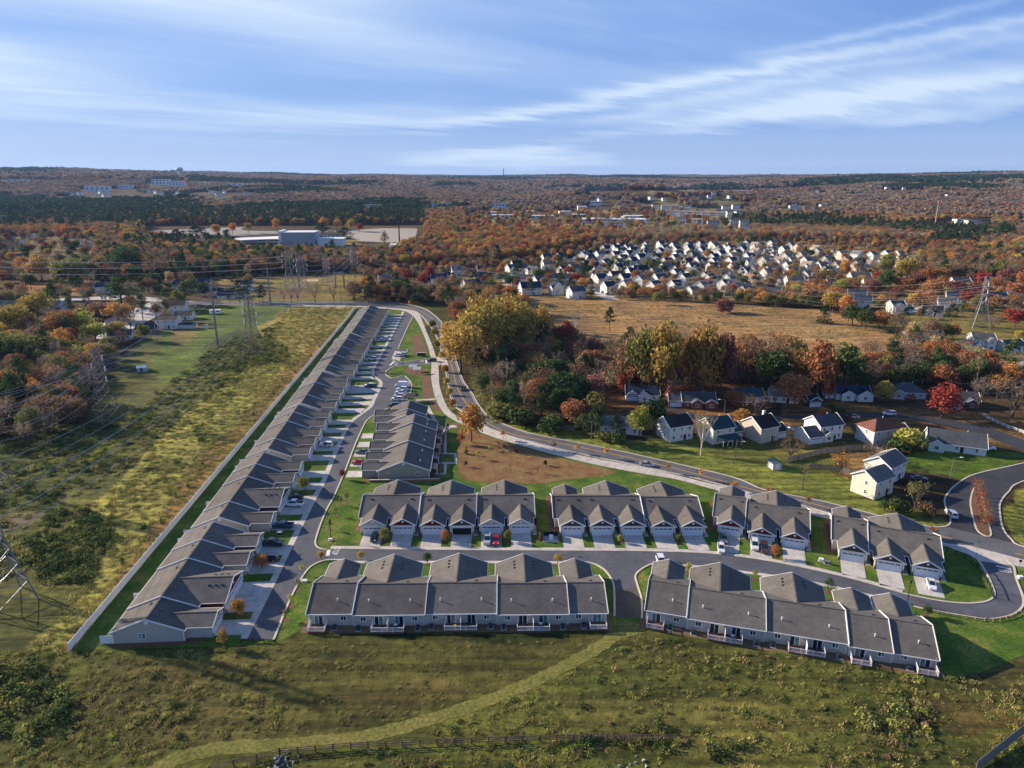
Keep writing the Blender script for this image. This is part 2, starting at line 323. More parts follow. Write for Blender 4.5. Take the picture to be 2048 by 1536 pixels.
def foliage(name,col,var=.33,hue=.014,trans=.25):
    if name in MT: return MT[name]
    m=bpy.data.materials.new(name); m.use_nodes=True; nt=m.node_tree;N=nt.nodes;L=nt.links; p=N['Principled BSDF']; p.inputs['Roughness'].default_value=.8; p.inputs['Specular IOR Level'].default_value=.1
    g=N.new('ShaderNodeNewGeometry'); oi=N.new('ShaderNodeObjectInfo')
    h=N.new('ShaderNodeHueSaturation'); h.inputs['Color'].default_value=(*col,1)
    def mr(s,a,b):
        q=N.new('ShaderNodeMapRange'); q.inputs['To Min'].default_value=a;q.inputs['To Max'].default_value=b; L.new(s,q.inputs['Value']); return q.outputs[0]
    mu=N.new('ShaderNodeMath');mu.operation='MULTIPLY'; L.new(mr(g.outputs['Random Per Island'],1-var,1+var),mu.inputs[0]); L.new(mr(oi.outputs['Random'],.78,1.22),mu.inputs[1])
    L.new(mu.outputs[0],h.inputs['Value'])
    w=N.new('ShaderNodeTexWhiteNoise'); w.noise_dimensions='1D'; L.new(oi.outputs['Random'],w.inputs['W'])
    w2=N.new('ShaderNodeTexWhiteNoise'); w2.noise_dimensions='1D'; L.new(g.outputs['Random Per Island'],w2.inputs['W']); hs=N.new('ShaderNodeMath'); L.new(mr(w.outputs['Value'],.5-hue,.5+hue),hs.inputs[0]); L.new(mr(w2.outputs['Value'],-.016,.016),hs.inputs[1]); L.new(hs.outputs[0],h.inputs['Hue']); L.new(h.outputs[0],p.inputs['Base Color'])
    tr=N.new('ShaderNodeBsdfTranslucent'); L.new(h.outputs[0],tr.inputs[0]); ms=N.new('ShaderNodeMixShader'); ms.inputs[0].default_value=trans
    out=N['Material Output']; L.new(p.outputs[0],ms.inputs[1]); L.new(tr.outputs[0],ms.inputs[2]); L.new(ms.outputs[0],out.inputs[0])
    MT[name]=m; return m
FOL=dict(gold=(.46,.33,.085),orange=(.52,.255,.075),rust=(.37,.175,.075),red=(.33,.075,.05),maroon=(.22,.095,.075),pink=(.42,.19,.14),bronze=(.33,.225,.06),lime=(.40,.39,.09),olive=(.23,.22,.065),green=(.070,.115,.035),pine=(.034,.070,.028),brown=(.26,.165,.095),grey=(.30,.24,.20),tan=(.44,.33,.18),cedar=(.028,.058,.02),weed=(.24,.245,.07),straw=(.42,.35,.13),dkweed=(.072,.105,.034),wlime=(.40,.40,.10),wolive=(.24,.23,.07),wbrown=(.26,.19,.09),wgreen=(.11,.16,.04))
FM={k:foliage('foliage '+k,v) for k,v in FOL.items()}
M_BARK=mat('bark',(.11,.085,.07),.95,.3,4.); M_BARKP=mat('pale bark',(.46,.42,.37),.9,.2,2.)
# ---------------------------------------------------------------- ground
def ground():
    az=np.concatenate([np.linspace(-180,-46,24)[:-1],np.linspace(-46,46,560),np.linspace(46,180,24)[1:-1]])
    az=np.radians(az); rr=np.concatenate([[2,20,50,75],np.geomspace(92,1000,300),np.geomspace(1010,16000,150),[22000,30000]])
    A,Q=np.meshgrid(az,rr); X=Q*np.sin(A);Y=Q*np.cos(A);Z=hgt(X,Y)
    nr,na=X.shape
    co=np.stack([X,Y,Z],-1).reshape(-1,3)
    i=np.arange(nr-1)[:,None]*na; j=np.arange(na)[None,:]; j2=(j+1)%na
    f=np.stack([i+j,i+j2,i+na+j2,i+na+j],-1).reshape(-1,4)[:,::-1]
    me=bpy.data.meshes.new('ground'); me.vertices.add(len(co)); me.vertices.foreach_set('co',co.ravel())
    me.loops.add(f.size); me.loops.foreach_set('vertex_index',f.ravel().astype(np.int32)); me.polygons.add(len(f))
    me.polygons.foreach_set('loop_start',np.arange(0,f.size,4,dtype=np.int32)); me.polygons.foreach_set('use_smooth',np.ones(len(f),bool)); me.update(calc_edges=True)
    x,y=co[:,0],co[:,1]
    jx=fbm(x,y,14,40)*1.6+fbm(x,y,4,41)*.8; jy=fbm(x,y,14,42)*1.6+fbm(x,y,4,43)*.8
    sc=1+np.hypot(x,y)/300
    px,py=PXv(x+jx*sc,y+jy*sc,0)
    r=np.hypot(x,y)
    c=np.tile(np.array([.062,.068,.024]),(len(co),1))
    n1=fbm(x,y,60,50)[:,None]; n2=fbm(x,y,18,51)[:,None]
    c=np.where(n1>.15,np.array([.10,.095,.03]),c); c=np.where(n2>.35,np.array([.045,.060,.020]),c)
    far=np.array([.075,.048,.030])
    c[r>520]=far
    c=np.where((r[:,None]>520)&(n1>.4),np.array([.10,.075,.04]),c)
    def Zn(poly,col):
        k=inpoly(px,py,poly); c[k]=col
    for poly,col in ZONES: Zn(poly,col)
    c[(y<40)]=(.07,.075,.03)
    c=np.clip(c,0,1)
    ca=me.color_attributes.new('soil','FLOAT_COLOR','POINT'); ca.data.foreach_set('color',np.concatenate([c,np.ones((len(c),1))],1).astype(np.float32).ravel())
    me.materials.append(M_GROUND)
    return tag(link('ground',me),kind='structure')
YG=(.29,.27,.080); YG2=(.30,.235,.09); SOIL=(.25,.155,.07); DK=(.075,.088,.030); GRN=(.105,.145,.030); TAN=(.31,.19,.105); TAN2=(.31,.19,.09)
BRN=(.17,.095,.050); LEAF=(.17,.085,.042)
ZONES=[
 # left side, from the far road towards the camera
 ([(-400,600),(560,606),(720,600),(860,640),(700,1000),(560,1300),(-400,1400)],(.10,.105,.035)),
 ([(-600,560),(300,560),(330,640),(240,720),(170,840),(110,890),(-600,1000)],(.060,.042,.026)),
 ([(320,640),(480,606),(570,606),(560,660),(500,690),(440,740),(330,770),(300,740),(330,690)],GRN),
 ([(335,660),(400,630),(420,650),(360,700)],(.16,.13,.06)),
 ([(60,880),(200,830),(230,850),(140,900),(60,915)],(.17,.13,.06)),
 ([(560,620),(712,612),(690,680),(560,830),(430,985),(300,1120),(180,1270),(60,1420),(-300,1700),(-300,1500),(60,1300),(230,1080),(150,1060),(260,960),(390,800),(520,705)],YG),
 ([(560,620),(700,614),(640,690),(570,700),(530,690),(510,660)],YG2),
 ([(400,700),(470,660),(580,690),(560,715),(470,740),(400,735)],DK),
 ([(700,630),(708,640),(560,800),(330,1080),(150,1300),(128,1300),(240,1130),(420,900),(560,750),(650,665)],SOIL),
 ([(560,830),(640,735),(655,742),(470,950)],(.27,.18,.07)),
 ([(-300,1000),(100,850),(240,840),(260,930),(110,1010),(80,1110),(-300,1300)],DK),
 ([(-60,1040),(90,1028),(60,1055),(-60,1075)],(.17,.13,.10)),
 # foreground slope
 ([(-400,1250),(140,1290),(600,1290),(1880,1345),(2500,1300),(2500,1700),(-400,1700)],(.095,.104,.031)),
 ([(560,1275),(1225,1275),(1210,1300),(1120,1340),(1000,1385),(850,1430),(700,1465),(560,1480)],(.085,.082,.030)),
 ([(700,1380),(900,1360),(960,1385),(760,1440)],(.092,.078,.033)),
 ([(1120,1390),(1500,1400),(1700,1440),(1500,1520),(1200,1500)],(.125,.118,.040)),
 ([(1860,1370),(2100,1440),(1950,1480),(1800,1450)],(.12,.090,.036)),
 ([(1900,1290),(2300,1290),(2300,1420),(2000,1400),(1890,1350)],(.055,.055,.024)),  # dark grass colour stands in for shade over this corner
 ([(200,1320),(560,1300),(560,1480),(300,1500),(100,1480)],(.090,.082,.034)),
 # far side of the main road
 ([(880,650),(1000,640),(1200,660),(1500,680),(2400,690),(2400,1120),(1880,1060),(1450,955),(1150,885),(1000,850),(930,760)],(.070,.047,.027)),  # woodland floor darkened to carry the shade under the crowns
 ([(985,845),(1100,850),(1250,880),(1460,880),(1600,910),(1760,985),(1900,1045),(1900,1060),(1760,1036),(1460,955),(1153,888),(1000,855)],(.15,.175,.045)),
 ([(1290,870),(1500,880),(1640,900),(1700,950),(1560,940),(1400,905),(1280,890)],(.11,.125,.036)),
 ([(1480,880),(1740,860),(1780,920),(1600,925)],(.125,.11,.04)),
 ([(1815,905),(1970,895),(2120,930),(2048,925),(1930,960),(1860,945),(1800,955)],(.085,.135,.025)),
 ([(1700,905),(1790,905),(1780,950),(1700,960)],(.22,.135,.065)),
 ([(1200,770),(1500,770),(1560,800),(1480,850),(1200,860)],LEAF),
 ([(1560,800),(1900,820),(2200,870),(2200,960),(2030,900),(1880,850),(1560,850)],(.17,.10,.05)),
 ([(930,730),(985,760),(1010,840),(985,845),(955,800)],(.11,.10,.045)),
 ([(2017,984),(2048,962),(2300,900),(2300,1150),(2048,1094),(2022,1078),(2000,1026)],(.20,.21,.05)),
 # tan field and the power line corridor
 ([(1020,585),(1240,600),(1450,606),(1640,618),(1720,645),(1780,668),(1770,735),(1700,740),(1620,735),(1480,715),(1260,695),(1100,665),(1040,630)],TAN),
 ([(1040,600),(1200,600),(1260,640),(1120,628)],TAN2),
 ([(1480,640),(1700,655),(1730,690),(1600,680)],(.35,.225,.12)),
 ([(440,560),(640,555),(740,545),(770,575),(700,604),(440,604)],(.22,.175,.062)),
 ([(520,580),(600,575),(640,590),(560,600)],(.19,.12,.06)),
 ([(100,583),(340,598),(320,606),(60,592)],(.22,.18,.09)), ([(20,568),(180,562),(210,585),(60,590)],(.26,.12,.05)),
 ([(1740,625),(2200,610),(2200,690),(1960,690),(1740,655)],(.20,.165,.06)),
 ([(1960,690),(2200,690),(2200,760),(1990,740)],(.24,.2,.08)),
 # yards of the far subdivision
 ([(720,548),(1000,545),(1200,500),(1400,480),(1700,490),(1850,500),(1850,560),(1650,610),(1450,600),(1240,600),(1000,590),(760,590)],(.24,.18,.095)),
 ([(1820,560),(2200,555),(2200,640),(1960,640),(1700,610)],(.20,.15,.07)),
 ([(0,470),(300,470),(300,520),(0,540)],(.15,.10,.05)),
 ([(930,424),(1330,424),(1330,472),(930,462)],(.30,.23,.14)),([(1300,412),(1500,416),(1500,470),(1300,470)],(.22,.18,.10)),([(1150,380),(1400,376),(1420,390),(1280,398),(1130,394)],(.19,.15,.08)),
 ([(480,490),(640,490),(640,476),(720,480),(720,500),(480,505)],(.20,.16,.06)),
]
ground()
# ---------------------------------------------------------------- roads, kerbs, walks
def sheet(name,pts,z,m,kind='structure',grid=False,**k):
    "flat area given as plan points"
    b=MB(); b.poly([(p[0],p[1],z) for p in pts])
    o=b.build(name,m)
    import bmesh
    bm=bmesh.new(); bm.from_mesh(o.data); bmesh.ops.triangulate(bm,faces=bm.faces[:]); bm.normal_update()
    for f in bm.faces:
        if f.normal.z<0: f.normal_flip()
    bm.to_mesh(o.data); bm.free()
    return tag(o,kind=kind,**k)
def W_(pts): return [G(*p) for p in pts]
def kerb(name,pts,w=.35,h=.15,m=None,z0=0.,side=0):
    b=MB(); P=[Vector((p[0],p[1])) for p in pts]
    n=len(P); L=[];Rr=[]
    for i in range(n):
        d=(P[min(i+1,n-1)]-P[max(i-1,0)]); d.normalize(); nn=Vector((-d.y,d.x))
        L.append(P[i]+nn*(w/2+side*w/2)); Rr.append(P[i]-nn*(w/2-side*w/2))
    v=[];f=[]
    for i in range(n):
        v+=[(*L[i],z0),(*L[i],h),(*Rr[i],h),(*Rr[i],z0)]
        if i:
            a=4*(i-1);c=4*i
            f+=[(a,a+1,c+1,c),(a+1,a+2,c+2,c+1),(a+2,a+3,c+3,c+2)]
    b.add(v,f); return tag(b.build(name,m or M_KERB),kind='structure')
def strip(pts,w,z,name,m,kind='structure',jag=0,dash=None):
    b=MB(); P=[Vector((p[0],p[1])) for p in pts]; n=len(P); v=[];f=[]
    for i in range(n):
        d=(P[min(i+1,n-1)]-P[max(i-1,0)]); d.normalize(); nn=Vector((-d.y,d.x))
        a=w/2+(rnd.uniform(-jag,jag) if jag else 0); c=w/2+(rnd.uniform(-jag,jag) if jag else 0)
        v+=[(*(P[i]+nn*a),z),(*(P[i]-nn*c),z)]
        if i: f.append((2*i-2,2*i-1,2*i+1,2*i))
    b.add(v,f); o=b.build(name,m); return tag(o,kind=kind)
# whole community lawn
COMM=[(150,1300),(330,1296),(500,1290),(560,1282),(600,1262),(1215,1262),(1230,1255),(1290,1256),(1460,1290),(1700,1330),(1880,1362),(1960,1345),(2100,1290),(2100,1180),(2047,1125),(1965,1120),(1940,1112),(1887,1090),(1760,1056),(1677,1036),(1548,1003),(1479,987),(1358,960),(1212,934),(1065,898),(965,866),(913,843),(893,824),(872,788),(862,750),(866,735),(854,687),(839,651),(826,632),(809,622),(770,615),(722,611),(714,617),(640,697),(560,790),(470,897),(330,1063),(240,1170),(150,1300)]
sheet('lawn',W_(COMM),.02,M_LAWN)
# lighter grass verge between walk and main road
VG_L=[(818,620),(837,627),(856,647),(869,666),(878,687),(884,710),(889,730),(895,763),(904,803),(924,824),(965,850),(989,865),(1065,885),(1135,903),(1241,925),(1358,950),(1404,960),(1479,980),(1548,999),(1600,1010),(1677,1032),(1761,1051),(1887,1086)]
RU=[(300,603),(440,604),(560,605),(640,604),(710,604),(775,605),(818,609),(850,618),(871,632),(887,649),(896,668),(904,692),(914,726),(925,758),(933,771),(945,788),(957,809),(977,832),(1012,850),(1065,868),(1153,885),(1270,909),(1460,953),(1530,980),(1650,1004),(1767,1034),(1834,1049),(1871,1055),(1894,1055)]
RL=[(300,609),(440,610),(560,611),(710,612),(775,616)]+VG_L
road=W_(RL+[(1965,1100),(2048,1119),(2400,1205),(2400,1110),(2048,1094),(2022,1078),(2006,1057),(2000,1026),(2001,1005),(2017,984),(2048,962),(2300,900),(2300,860),(2048,926),(1952,948),(1913,969),(1894,989),(1889,1002),(1894,1020),(1900,1041),(1899,1050)]+RU[::-1])
sheet('main_road',road,.055,M_ASPH2)
sd=[(1894,1054),(1900,1041),(1889,1002),(1894,989),(1913,969),(1952,948),(2048,926),(2300,860),(2300,900),(2048,962),(2017,984),(2001,1005),(2000,1026),(2006,1057),(2022,1078),(2048,1092)]
sheet('side_road',W_(sd),.07,M_ASPH3)
ku=smooth(W_(RU[:-1]),5); kl=smooth(W_(RL),5)
kerb('kerb',ku,.4,.16); kerb('kerb',kl,.45,.16)
kerb('kerb',smooth(W_([(1871,1055),(1894,1052),(1901,1041),(1893,1020),(1889,1002),(1894,989),(1913,969),(1952,948),(2048,926),(2200,885)]),5),.4,.16)
kerb('kerb',smooth(W_([(2200,920),(2048,962),(2017,984),(2001,1005),(2000,1026),(2006,1057),(2022,1078),(2048,1094),(2200,1130)]),5),.4,.16)
# centre lines: two yellow bands midway between the edges
cl=smooth(W_([(300,606),(560,608),(710,608),(790,611),(828,618),(856,631),(873,649),(884,674),(895,710),(904,735),(912,768),(921,789),(932,806),(950,827),(985,852),(1030,870),(1100,883),(1195,902),(1300,925),(1400,950),(1500,978),(1600,1002),(1700,1026),(1800,1052),(1908,1079)]),6)
def off(pts,d):
    P=[Vector(p[:2]) for p in pts]; o=[]
    for i in range(len(P)):
        t=(P[min(i+1,len(P)-1)]-P[max(i-1,0)]).normalized(); o.append(tuple(P[i]+Vector((-t.y,t.x))*d))
    return o
for d in (-.17,.17): strip(off(cl,d),.17,.078,'road_marking',M_YEL)
cl2=W_([(2030,1107),(2130,1132)])
for d in (-.2,.2): strip(off(cl2,d),.17,.085,'road_marking',M_YEL)
strip(off(ku,-.75)[:-40],.13,.076,'road_marking',M_WHT); strip(off(kl,.75)[:-30],.13,.076,'road_marking',M_WHT)
# median island on the side road
isl=smooth(W_([(1941,1010),(1949,1047),(1957,1064),(1973,1073),(1982,1069),(1976,1045),(1966,1005),(1958,979),(1949,976),(1943,990)]),5,True)
sheet('median_bed',isl,.13,M_MULCH); kerb('kerb',isl+[isl[0]],.4,.17)
# community streets
LE=[(495,1278),(550,1168),(600,1064),(632,1000),(653,960),(672,912),(694,862),(700,852),(710,840),(732,824),(745,813),(752,798),(760,781),(765,770),(764,763),(758,757),(750,752),(749,742),(752,733),(780,681),(809,623)]
RE_=[(826,632),(796,698)]
S1=LE+[(826,632),(796,698),(810,697),(817,699),(806,716),(790,716),(787,720),(793,724),(810,723),(854,718),(879,715),(893,716),(897,722),(897,731),(880,730),(861,728),(796,732),(777,739),(772,747),(776,753),(785,756),(807,752),(814,756),(822,767),(822,778),(816,795),(803,815),(777,817),(760,823),(748,830),(737,838),(728,851),(708,895),(691,940),(669,991),(653,1020),(640,1052),(632,1081),(632,1090),(638,1096),(648,1099),(653,1100),
 (760,1099),(1000,1101),(1200,1102),(1290,1103),(1411,1107),(1513,1119),(1616,1138),(1718,1162),(1804,1187),(1872,1201),(1926,1207),(1965,1205),(1982,1199),(1989,1190),(1983,1169),(1975,1151),(1963,1130),(1957,1122),(2012,1124),(2027,1133),(2032,1156),(2043,1185),(2046,1200),(2043,1216),(2025,1230),(1991,1237),(1965,1237),(1913,1229),(1860,1221),(1827,1213),(1753,1192),(1677,1174),(1582,1155),(1479,1141),(1397,1131),(1332,1127),(1305,1128),(1284,1138),(1271,1151),(1274,1168),(1283,1199),(1284,1238),(1229,1234),(1228,1176),(1219,1152),(1202,1135),(1175,1125),(1127,1123),(990,1122),(703,1122),(659,1120),(631,1128),(611,1145),(583,1193),(547,1281)]
sheet('street',W_(S1),.06,M_ASPH)
sheet('street',W_([(1228,1176),(1229,1234),(1284,1238),(1283,1199),(1278,1172),(1250,1178)]),.068,mat('asphalt worn',(.085,.075,.068),.9,.3,.3))
def krb(p,**k): return kerb('kerb',smooth(W_(p),4),.42,.17,**k)
krb([(826,632),(810,666),(796,698)]); krb([(816,699),(806,716),(793,717),(787,721),(794,725),(820,722),(854,718)])
krb([(861,728),(796,732),(777,739),(771,747),(776,753),(785,757),(797,754),(807,751)]); krb([(810,752),(822,765),(823,778),(816,795),(803,815)])
krb([(777,817),(760,823),(737,838),(727,852),(708,895),(691,940),(669,991),(653,1020),(640,1052),(631,1081),(632,1091),(639,1097),(653,1100)])
krb([(1804,1187),(1872,1201),(1926,1207),(1965,1205),(1983,1198),(1989,1188),(1983,1169),(1975,1151),(1963,1130),(1957,1122)])
krb([(2012,1120),(2027,1133),(2032,1156),(2043,1185),(2047,1201),(2043,1216),(2025,1230),(1991,1238),(1965,1238),(1913,1230),(1860,1221),(1827,1213)])
krb([(1332,1127),(1305,1128),(1284,1138),(1271,1151),(1274,1168),(1283,1199),(1284,1238)]); krb([(1229,1234),(1228,1176),(1219,1152),(1202,1135),(1175,1125),(1127,1123)])
krb([(703,1122),(659,1120),(631,1128),(611,1145),(583,1193),(547,1281)])
# concrete walks along the streets
kerb('sidewalk',off(smooth(W_(LE[:7]),4),.75),1.5,.085,M_WALK); kerb('sidewalk',off(smooth(W_(LE[6:]),4),.75),1.5,.085,M_WALK)
kerb('sidewalk',off(smooth(W_([(660,1098),(760,1099),(1000,1101),(1200,1102),(1290,1103),(1411,1107),(1513,1119),(1616,1138),(1718,1162),(1804,1187)]),4),.75),1.4,.085,M_WALK)
kerb('sidewalk',off(smooth(W_([(703,1122),(990,1122),(1127,1123)]),4),-.6),1.1,.085,M_WALK)
kerb('sidewalk',off(smooth(W_([(1332,1127),(1397,1131),(1479,1141),(1582,1155),(1677,1174),(1753,1192)]),4),-.6),1.1,.085,M_WALK)
# wide shared path, laid in slabs with open joints
PL=[(560,612.5),(710,614),(775,618),(809,622),(826,632),(839,651),(854,687),(860,709),(863,730),(862,752),(869,790),(886,824),(913,843),(977,871),(1065,898),(1118,912),(1212,934),(1317,953),(1358,960),(1445,984),(1537,1008),(1633,1033),(1700,1046),(1790,1066),(1887,1092),(1949,1114)]
PR=[(560,611),(710,612),(775,616),(818,620),(837,627),(854,666),(867,698),(876,730),(878,752),(880,776),(895,815),(916,834),(971,853),(1036,877),(1135,905),(1210,921),(1299,938),(1377,957),(1479,981),(1541,998),(1650,1025),(1700,1037),(1770,1053),(1840,1072),(1887,1086),(1975,1108)]
def resamp(P,step=None,n=None):
    P=np.array(P); d=np.r_[0,np.cumsum(np.hypot(*np.diff(P,axis=0).T))]; n=n or int(d[-1]/step)
    t=np.linspace(0,d[-1],n+1); return np.stack([np.interp(t,d,P[:,0]),np.interp(t,d,P[:,1])],1)
sheet('path_base',[*W_(PL),*W_(PR)[::-1]],.05,mat('joint sand',(.22,.18,.14),.95))
wp=empty('sidewalk',kind='structure')
a=resamp(smooth(W_(PL),5),n=230); b_=resamp(smooth(W_(PR),5),n=230)
# pair the edges by nearest point
mid=resamp(smooth([((p[0]+q[0])/2,(p[1]+q[1])/2) for p,q in zip(W_(PL),W_(PR))],5),step=3.2)
for i in range(len(mid)-1):
    def ed(E,m,d):
        n=np.array([-d[1],d[0]]); rel=E-m; al=rel@d; k=np.argmin(np.abs(al)+.05*np.abs(rel@n)); return m+n*(rel[k]@n)
    d=mid[i+1]-mid[i]; L=np.hypot(*d); d=d/L; g=.05
    d0=mid[i]-mid[i-1] if i else d*L; d0=d0/np.hypot(*d0); d1=mid[min(i+2,len(mid)-1)]-mid[i+1] if i+2<len(mid) else d; d1=d1/np.hypot(*d1)
    m0=mid[i]+d*g; m1=mid[i+1]-d*g; da=(d0+d)/2; db=(d+d1)/2
    q=[ed(a,m0,da),ed(b_,m0,da),ed(b_,m1,db),ed(a,m1,db)]
    # keep the slab a sane width
    w=[np.clip(np.hypot(*(v-(m0 if k<2 else m1))),.6,3.2) for k,v in enumerate(q)]
    q=[(m0 if k<2 else m1)+(v-(m0 if k<2 else m1))/max(1e-6,np.hypot(*(v-(m0 if k<2 else m1))))*w[k] for k,v in enumerate(q)]
    o=MB().slab([(*v,.10+rnd.uniform(0,.012)) for v in q],.06).build('slab',M_WALK,wp)
# crossing aprons
sheet('apron',W_([(1887,1087),(1940,1092),(2048,1120),(2100,1134),(2100,1160),(2048,1135),(1957,1122),(1935,1108)]),.09,M_WALK)
sheet('apron',W_([(862,716),(879,714),(893,717),(897,731),(880,731),(863,730)]),.105,M_WALK)
# stop lines and words on the asphalt
def bar(p,q,w,name='road_marking',z=.074): 
    P=W_([p,q]); strip(P,w,z,name,M_WHT)
bar((658,1100),(655,1112),.9); bar((787,724),(780,731),1.0); bar((1992,1132),(2022,1139),.6); bar((852,720),(853,727),.8)
def word(txt,pos,rz,size,z=.075):
    cu=bpy.data.curves.new('w','FONT'); cu.body=txt; cu.align_x='CENTER'; cu.align_y='CENTER'; cu.size=size
    o=bpy.data.objects.new('w',cu); COL.objects.link(o); dg=bpy.context.evaluated_depsgraph_get(); me=bpy.data.meshes.new_from_object(o.evaluated_get(dg)); bpy.data.objects.remove(o)
    me.materials.clear(); me.materials.append(M_WHT); x,y=G(*pos); o=link('road_marking',me,loc=(x,y,z),rz=rz,sc=(1,1.5,1)); tag(o,kind='structure')
word('STOP',(671,1103),R(-90),1.4); word('STOP',(2011,1143),R(-20),1.2); word('STOP',(791,728.5),R(-85),1.5); word('STOP',(845,722.5),R(90),1.5)
# parking lines
for i in range(9):
    t=i/8; p=(794-13*t+6,759+52*t); q=(822-7*t,763+37*t)
    bar((807-23*t,761+50*t),(820-9*t,765+45*t),.14)
for i in range(6): bar((800+i*3.4,768),(803+i*3.6,763),.25)
sheet('parking_bay',W_([(790,702),(806,704),(799,722),(783,718)]),.064,M_WALK)
# beds and banks
sheet('mulch_bank',smooth(W_([(918,862),(935,858),(962,868),(1010,884),(1065,901),(1118,915),(1212,938),(1232,944),(1200,952),(1120,961),(1080,968),(1030,966),(980,965),(935,960),(919,945),(917,910)]),4,True),.035,lawn_mat('bare bank',(.17,.085,.045),(.235,.13,.06),(.24,.185,.075),.22))
sheet('mulch_bed',W_([(824,670),(841,669),(856,708),(829,710)]),.035,M_MULCH); sheet('mulch_bed',W_([(845,750),(860,750),(868,796),(846,798)]),.035,M_MULCH)
sheet('mulch_bed',smooth(W_([(858,802),(872,802),(885,822),(868,820)]),3,True),.035,M_MULCH); sheet('mulch_bed',smooth(W_([(895,845),(915,848),(918,858),(893,855)]),3,True),.04,M_MULCH)
sheet('mulch_bed',smooth(W_([(812,737),(835,733),(852,740),(845,750),(816,748)]),3,True),.035,M_MULCH)
for p in ([(878,866),(884,866),(893,853),(905,850),(914,852),(913,855),(900,856),(893,866),(893,906),(914,907),(914,928),(894,928),(892,949),(868,949),(868,946),(888,946),(888,928),(868,927),(868,925),(909,925),(909,909),(868,908),(868,905),(888,905),(888,889),(868,889),(868,887),(888,887),(888,867),(876,868)],[(850,812),(858,812),(876,846),(882,853),(874,853),(868,844)],[(832,799),(870,797),(871,800),(832,802)]):
    sheet('footpath',W_(p),.055,M_WALK)
strip(smooth(W_([(300,1545),(345,1522),(420,1500),(500,1492),(560,1490),(640,1484),(700,1478),(780,1462),(850,1441),(930,1417),(1000,1392),(1060,1366),(1120,1338),(1175,1308),(1212,1285),(1245,1262),(1262,1250)]),6),2.9,.03,'grass_path',M_MOWN,jag=.25)
sheet('grass_mown',smooth(W_([(1215,1280),(1240,1244),(1290,1250),(1300,1262),(1250,1275)]),4,True),.024,M_MOWN)
# far roads and lots
def fs(name,p,m,z=.04): sheet(name,W_(p),z,m)
fs('cul_de_sac',[(1215,852),(1250,838),(1320,822),(1360,825),(1380,838),(1440,842),(1500,838),(1560,838),(1640,838),(1700,832),(1800,835),(1880,850),(1960,868),(2048,903),(2300,1000),(2300,960),(2048,880),(1970,852),(1890,838),(1820,829),(1700,826),(1640,830),(1500,832),(1400,830),(1350,818),(1300,816),(1235,832),(1200,848)],M_ASPH3)
fs('far_street',[(60,600),(180,594),(260,590),(330,598),(400,604),(400,608),(320,604),(250,598),(180,600),(60,608)],M_CONC)
fs('far_street',[(210,640),(300,605),(330,605),(330,625),(250,665),(190,680)],M_CONC)
fs('far_street',[(1005,560),(1012,540),(1030,540),(1045,560),(1040,585),(1010,585)],M_CONC)
fs('far_street',[(1160,575),(1190,570),(1240,600),(1215,600)],M_CONC,.05)
fs('far_street',[(1860,690),(1985,712),(2048,745),(2300,840),(2300,860),(2040,760),(1975,722),(1850,700)],M_ASPH3)
fs('far_street',[(2000,735),(2048,722),(2100,712),(2100,720),(2048,730),(2015,740)],M_CONC)
fs('far_street',[(1800,620),(1900,604),(2048,600),(2300,600),(2300,608),(2048,607),(1910,612),(1810,628)],M_CONC)
fs('parking_lot',[(300,476),(300,462),(360,459),(540,452),(700,455),(700,462),(540,468),(430,474)],mat('old asphalt',(.26,.24,.22),.95,.12,.02))
fs('parking_lot',[(690,470),(700,456),(835,457),(830,482),(790,486),(720,482)],mat('pale lot',(.36,.31,.25),.95,.12,.02))
fs('far_street',[(755,504),(785,484),(795,485),(785,500),(770,508)],M_CONC)
# ---------------------------------------------------------------- attached houses
S=.385; EV=2.75
def gable(hw,x0=0): return [(x0-hw,0),(x0+hw,0),(x0+hw,EV),(x0,EV+hw*S),(x0-hw,EV)]
WINM={}
def window(par,face,pos,w,h,teal=None,mull=1,trim=None,pname='window'):
    "face: outward direction 'y-','y+','x+','x-'; pos: centre on the wall"
    a=FACE[face]; t=teal or 0
    key=(face,w,h,mull,t)
    if key not in WINM:
        b=MB();fw=.11
        def bx(u0,u1,z0,z1,d0,d1,bb,m=0):
            if face[0]=='y': s=1 if face=='y+' else -1; bb.box(u0,u1,min(s*d0,s*d1),max(s*d0,s*d1),z0,z1,m)
            else: s=1 if face=='x+' else -1; bb.box(min(s*d0,s*d1),max(s*d0,s*d1),u0,u1,z0,z1,m)
        bx(-w/2,w/2,h/2-fw,h/2,0,.09,b); bx(-w/2,w/2,-h/2,-h/2+fw,0,.10,b); bx(-w/2,-w/2+fw,-h/2+fw,h/2-fw,0,.09,b); bx(w/2-fw,w/2,-h/2+fw,h/2-fw,0,.09,b)
        if mull==1: bx(-.045,.045,-h/2+fw,h/2-fw,0,.08,b)
        if mull==2: bx(-w/2+fw,w/2-fw,-.04,.04,0,.08,b)
        if mull==3: bx(-.045,.045,-h/2+fw,h/2-fw,0,.08,b); bx(-w/2+fw,-.05,-.04,.04,0,.08,b); bx(.05,w/2-fw,-.04,.04,0,.08,b)
        g=MB(); bx(-w/2+fw,-.045 if mull in(1,3) else w/2-fw,-h/2+fw,h/2-fw,.005,.03,g,0)
        if mull in (1,3): bx(.045,w/2-fw,-h/2+fw,h/2-fw,.005,.03,g,1)
        WINM[key]=(b.mesh('window',M_TRIM),g.mesh('pane',[M_TEAL if t in(1,3) else M_GLASS,M_TEAL if t in (2,3) else M_GLASS]))
    f=link(pname,WINM[key][0],par,pos); link('pane',WINM[key][1],f); return f
FACE={'y-':0,'y+':1,'x+':2,'x-':3}
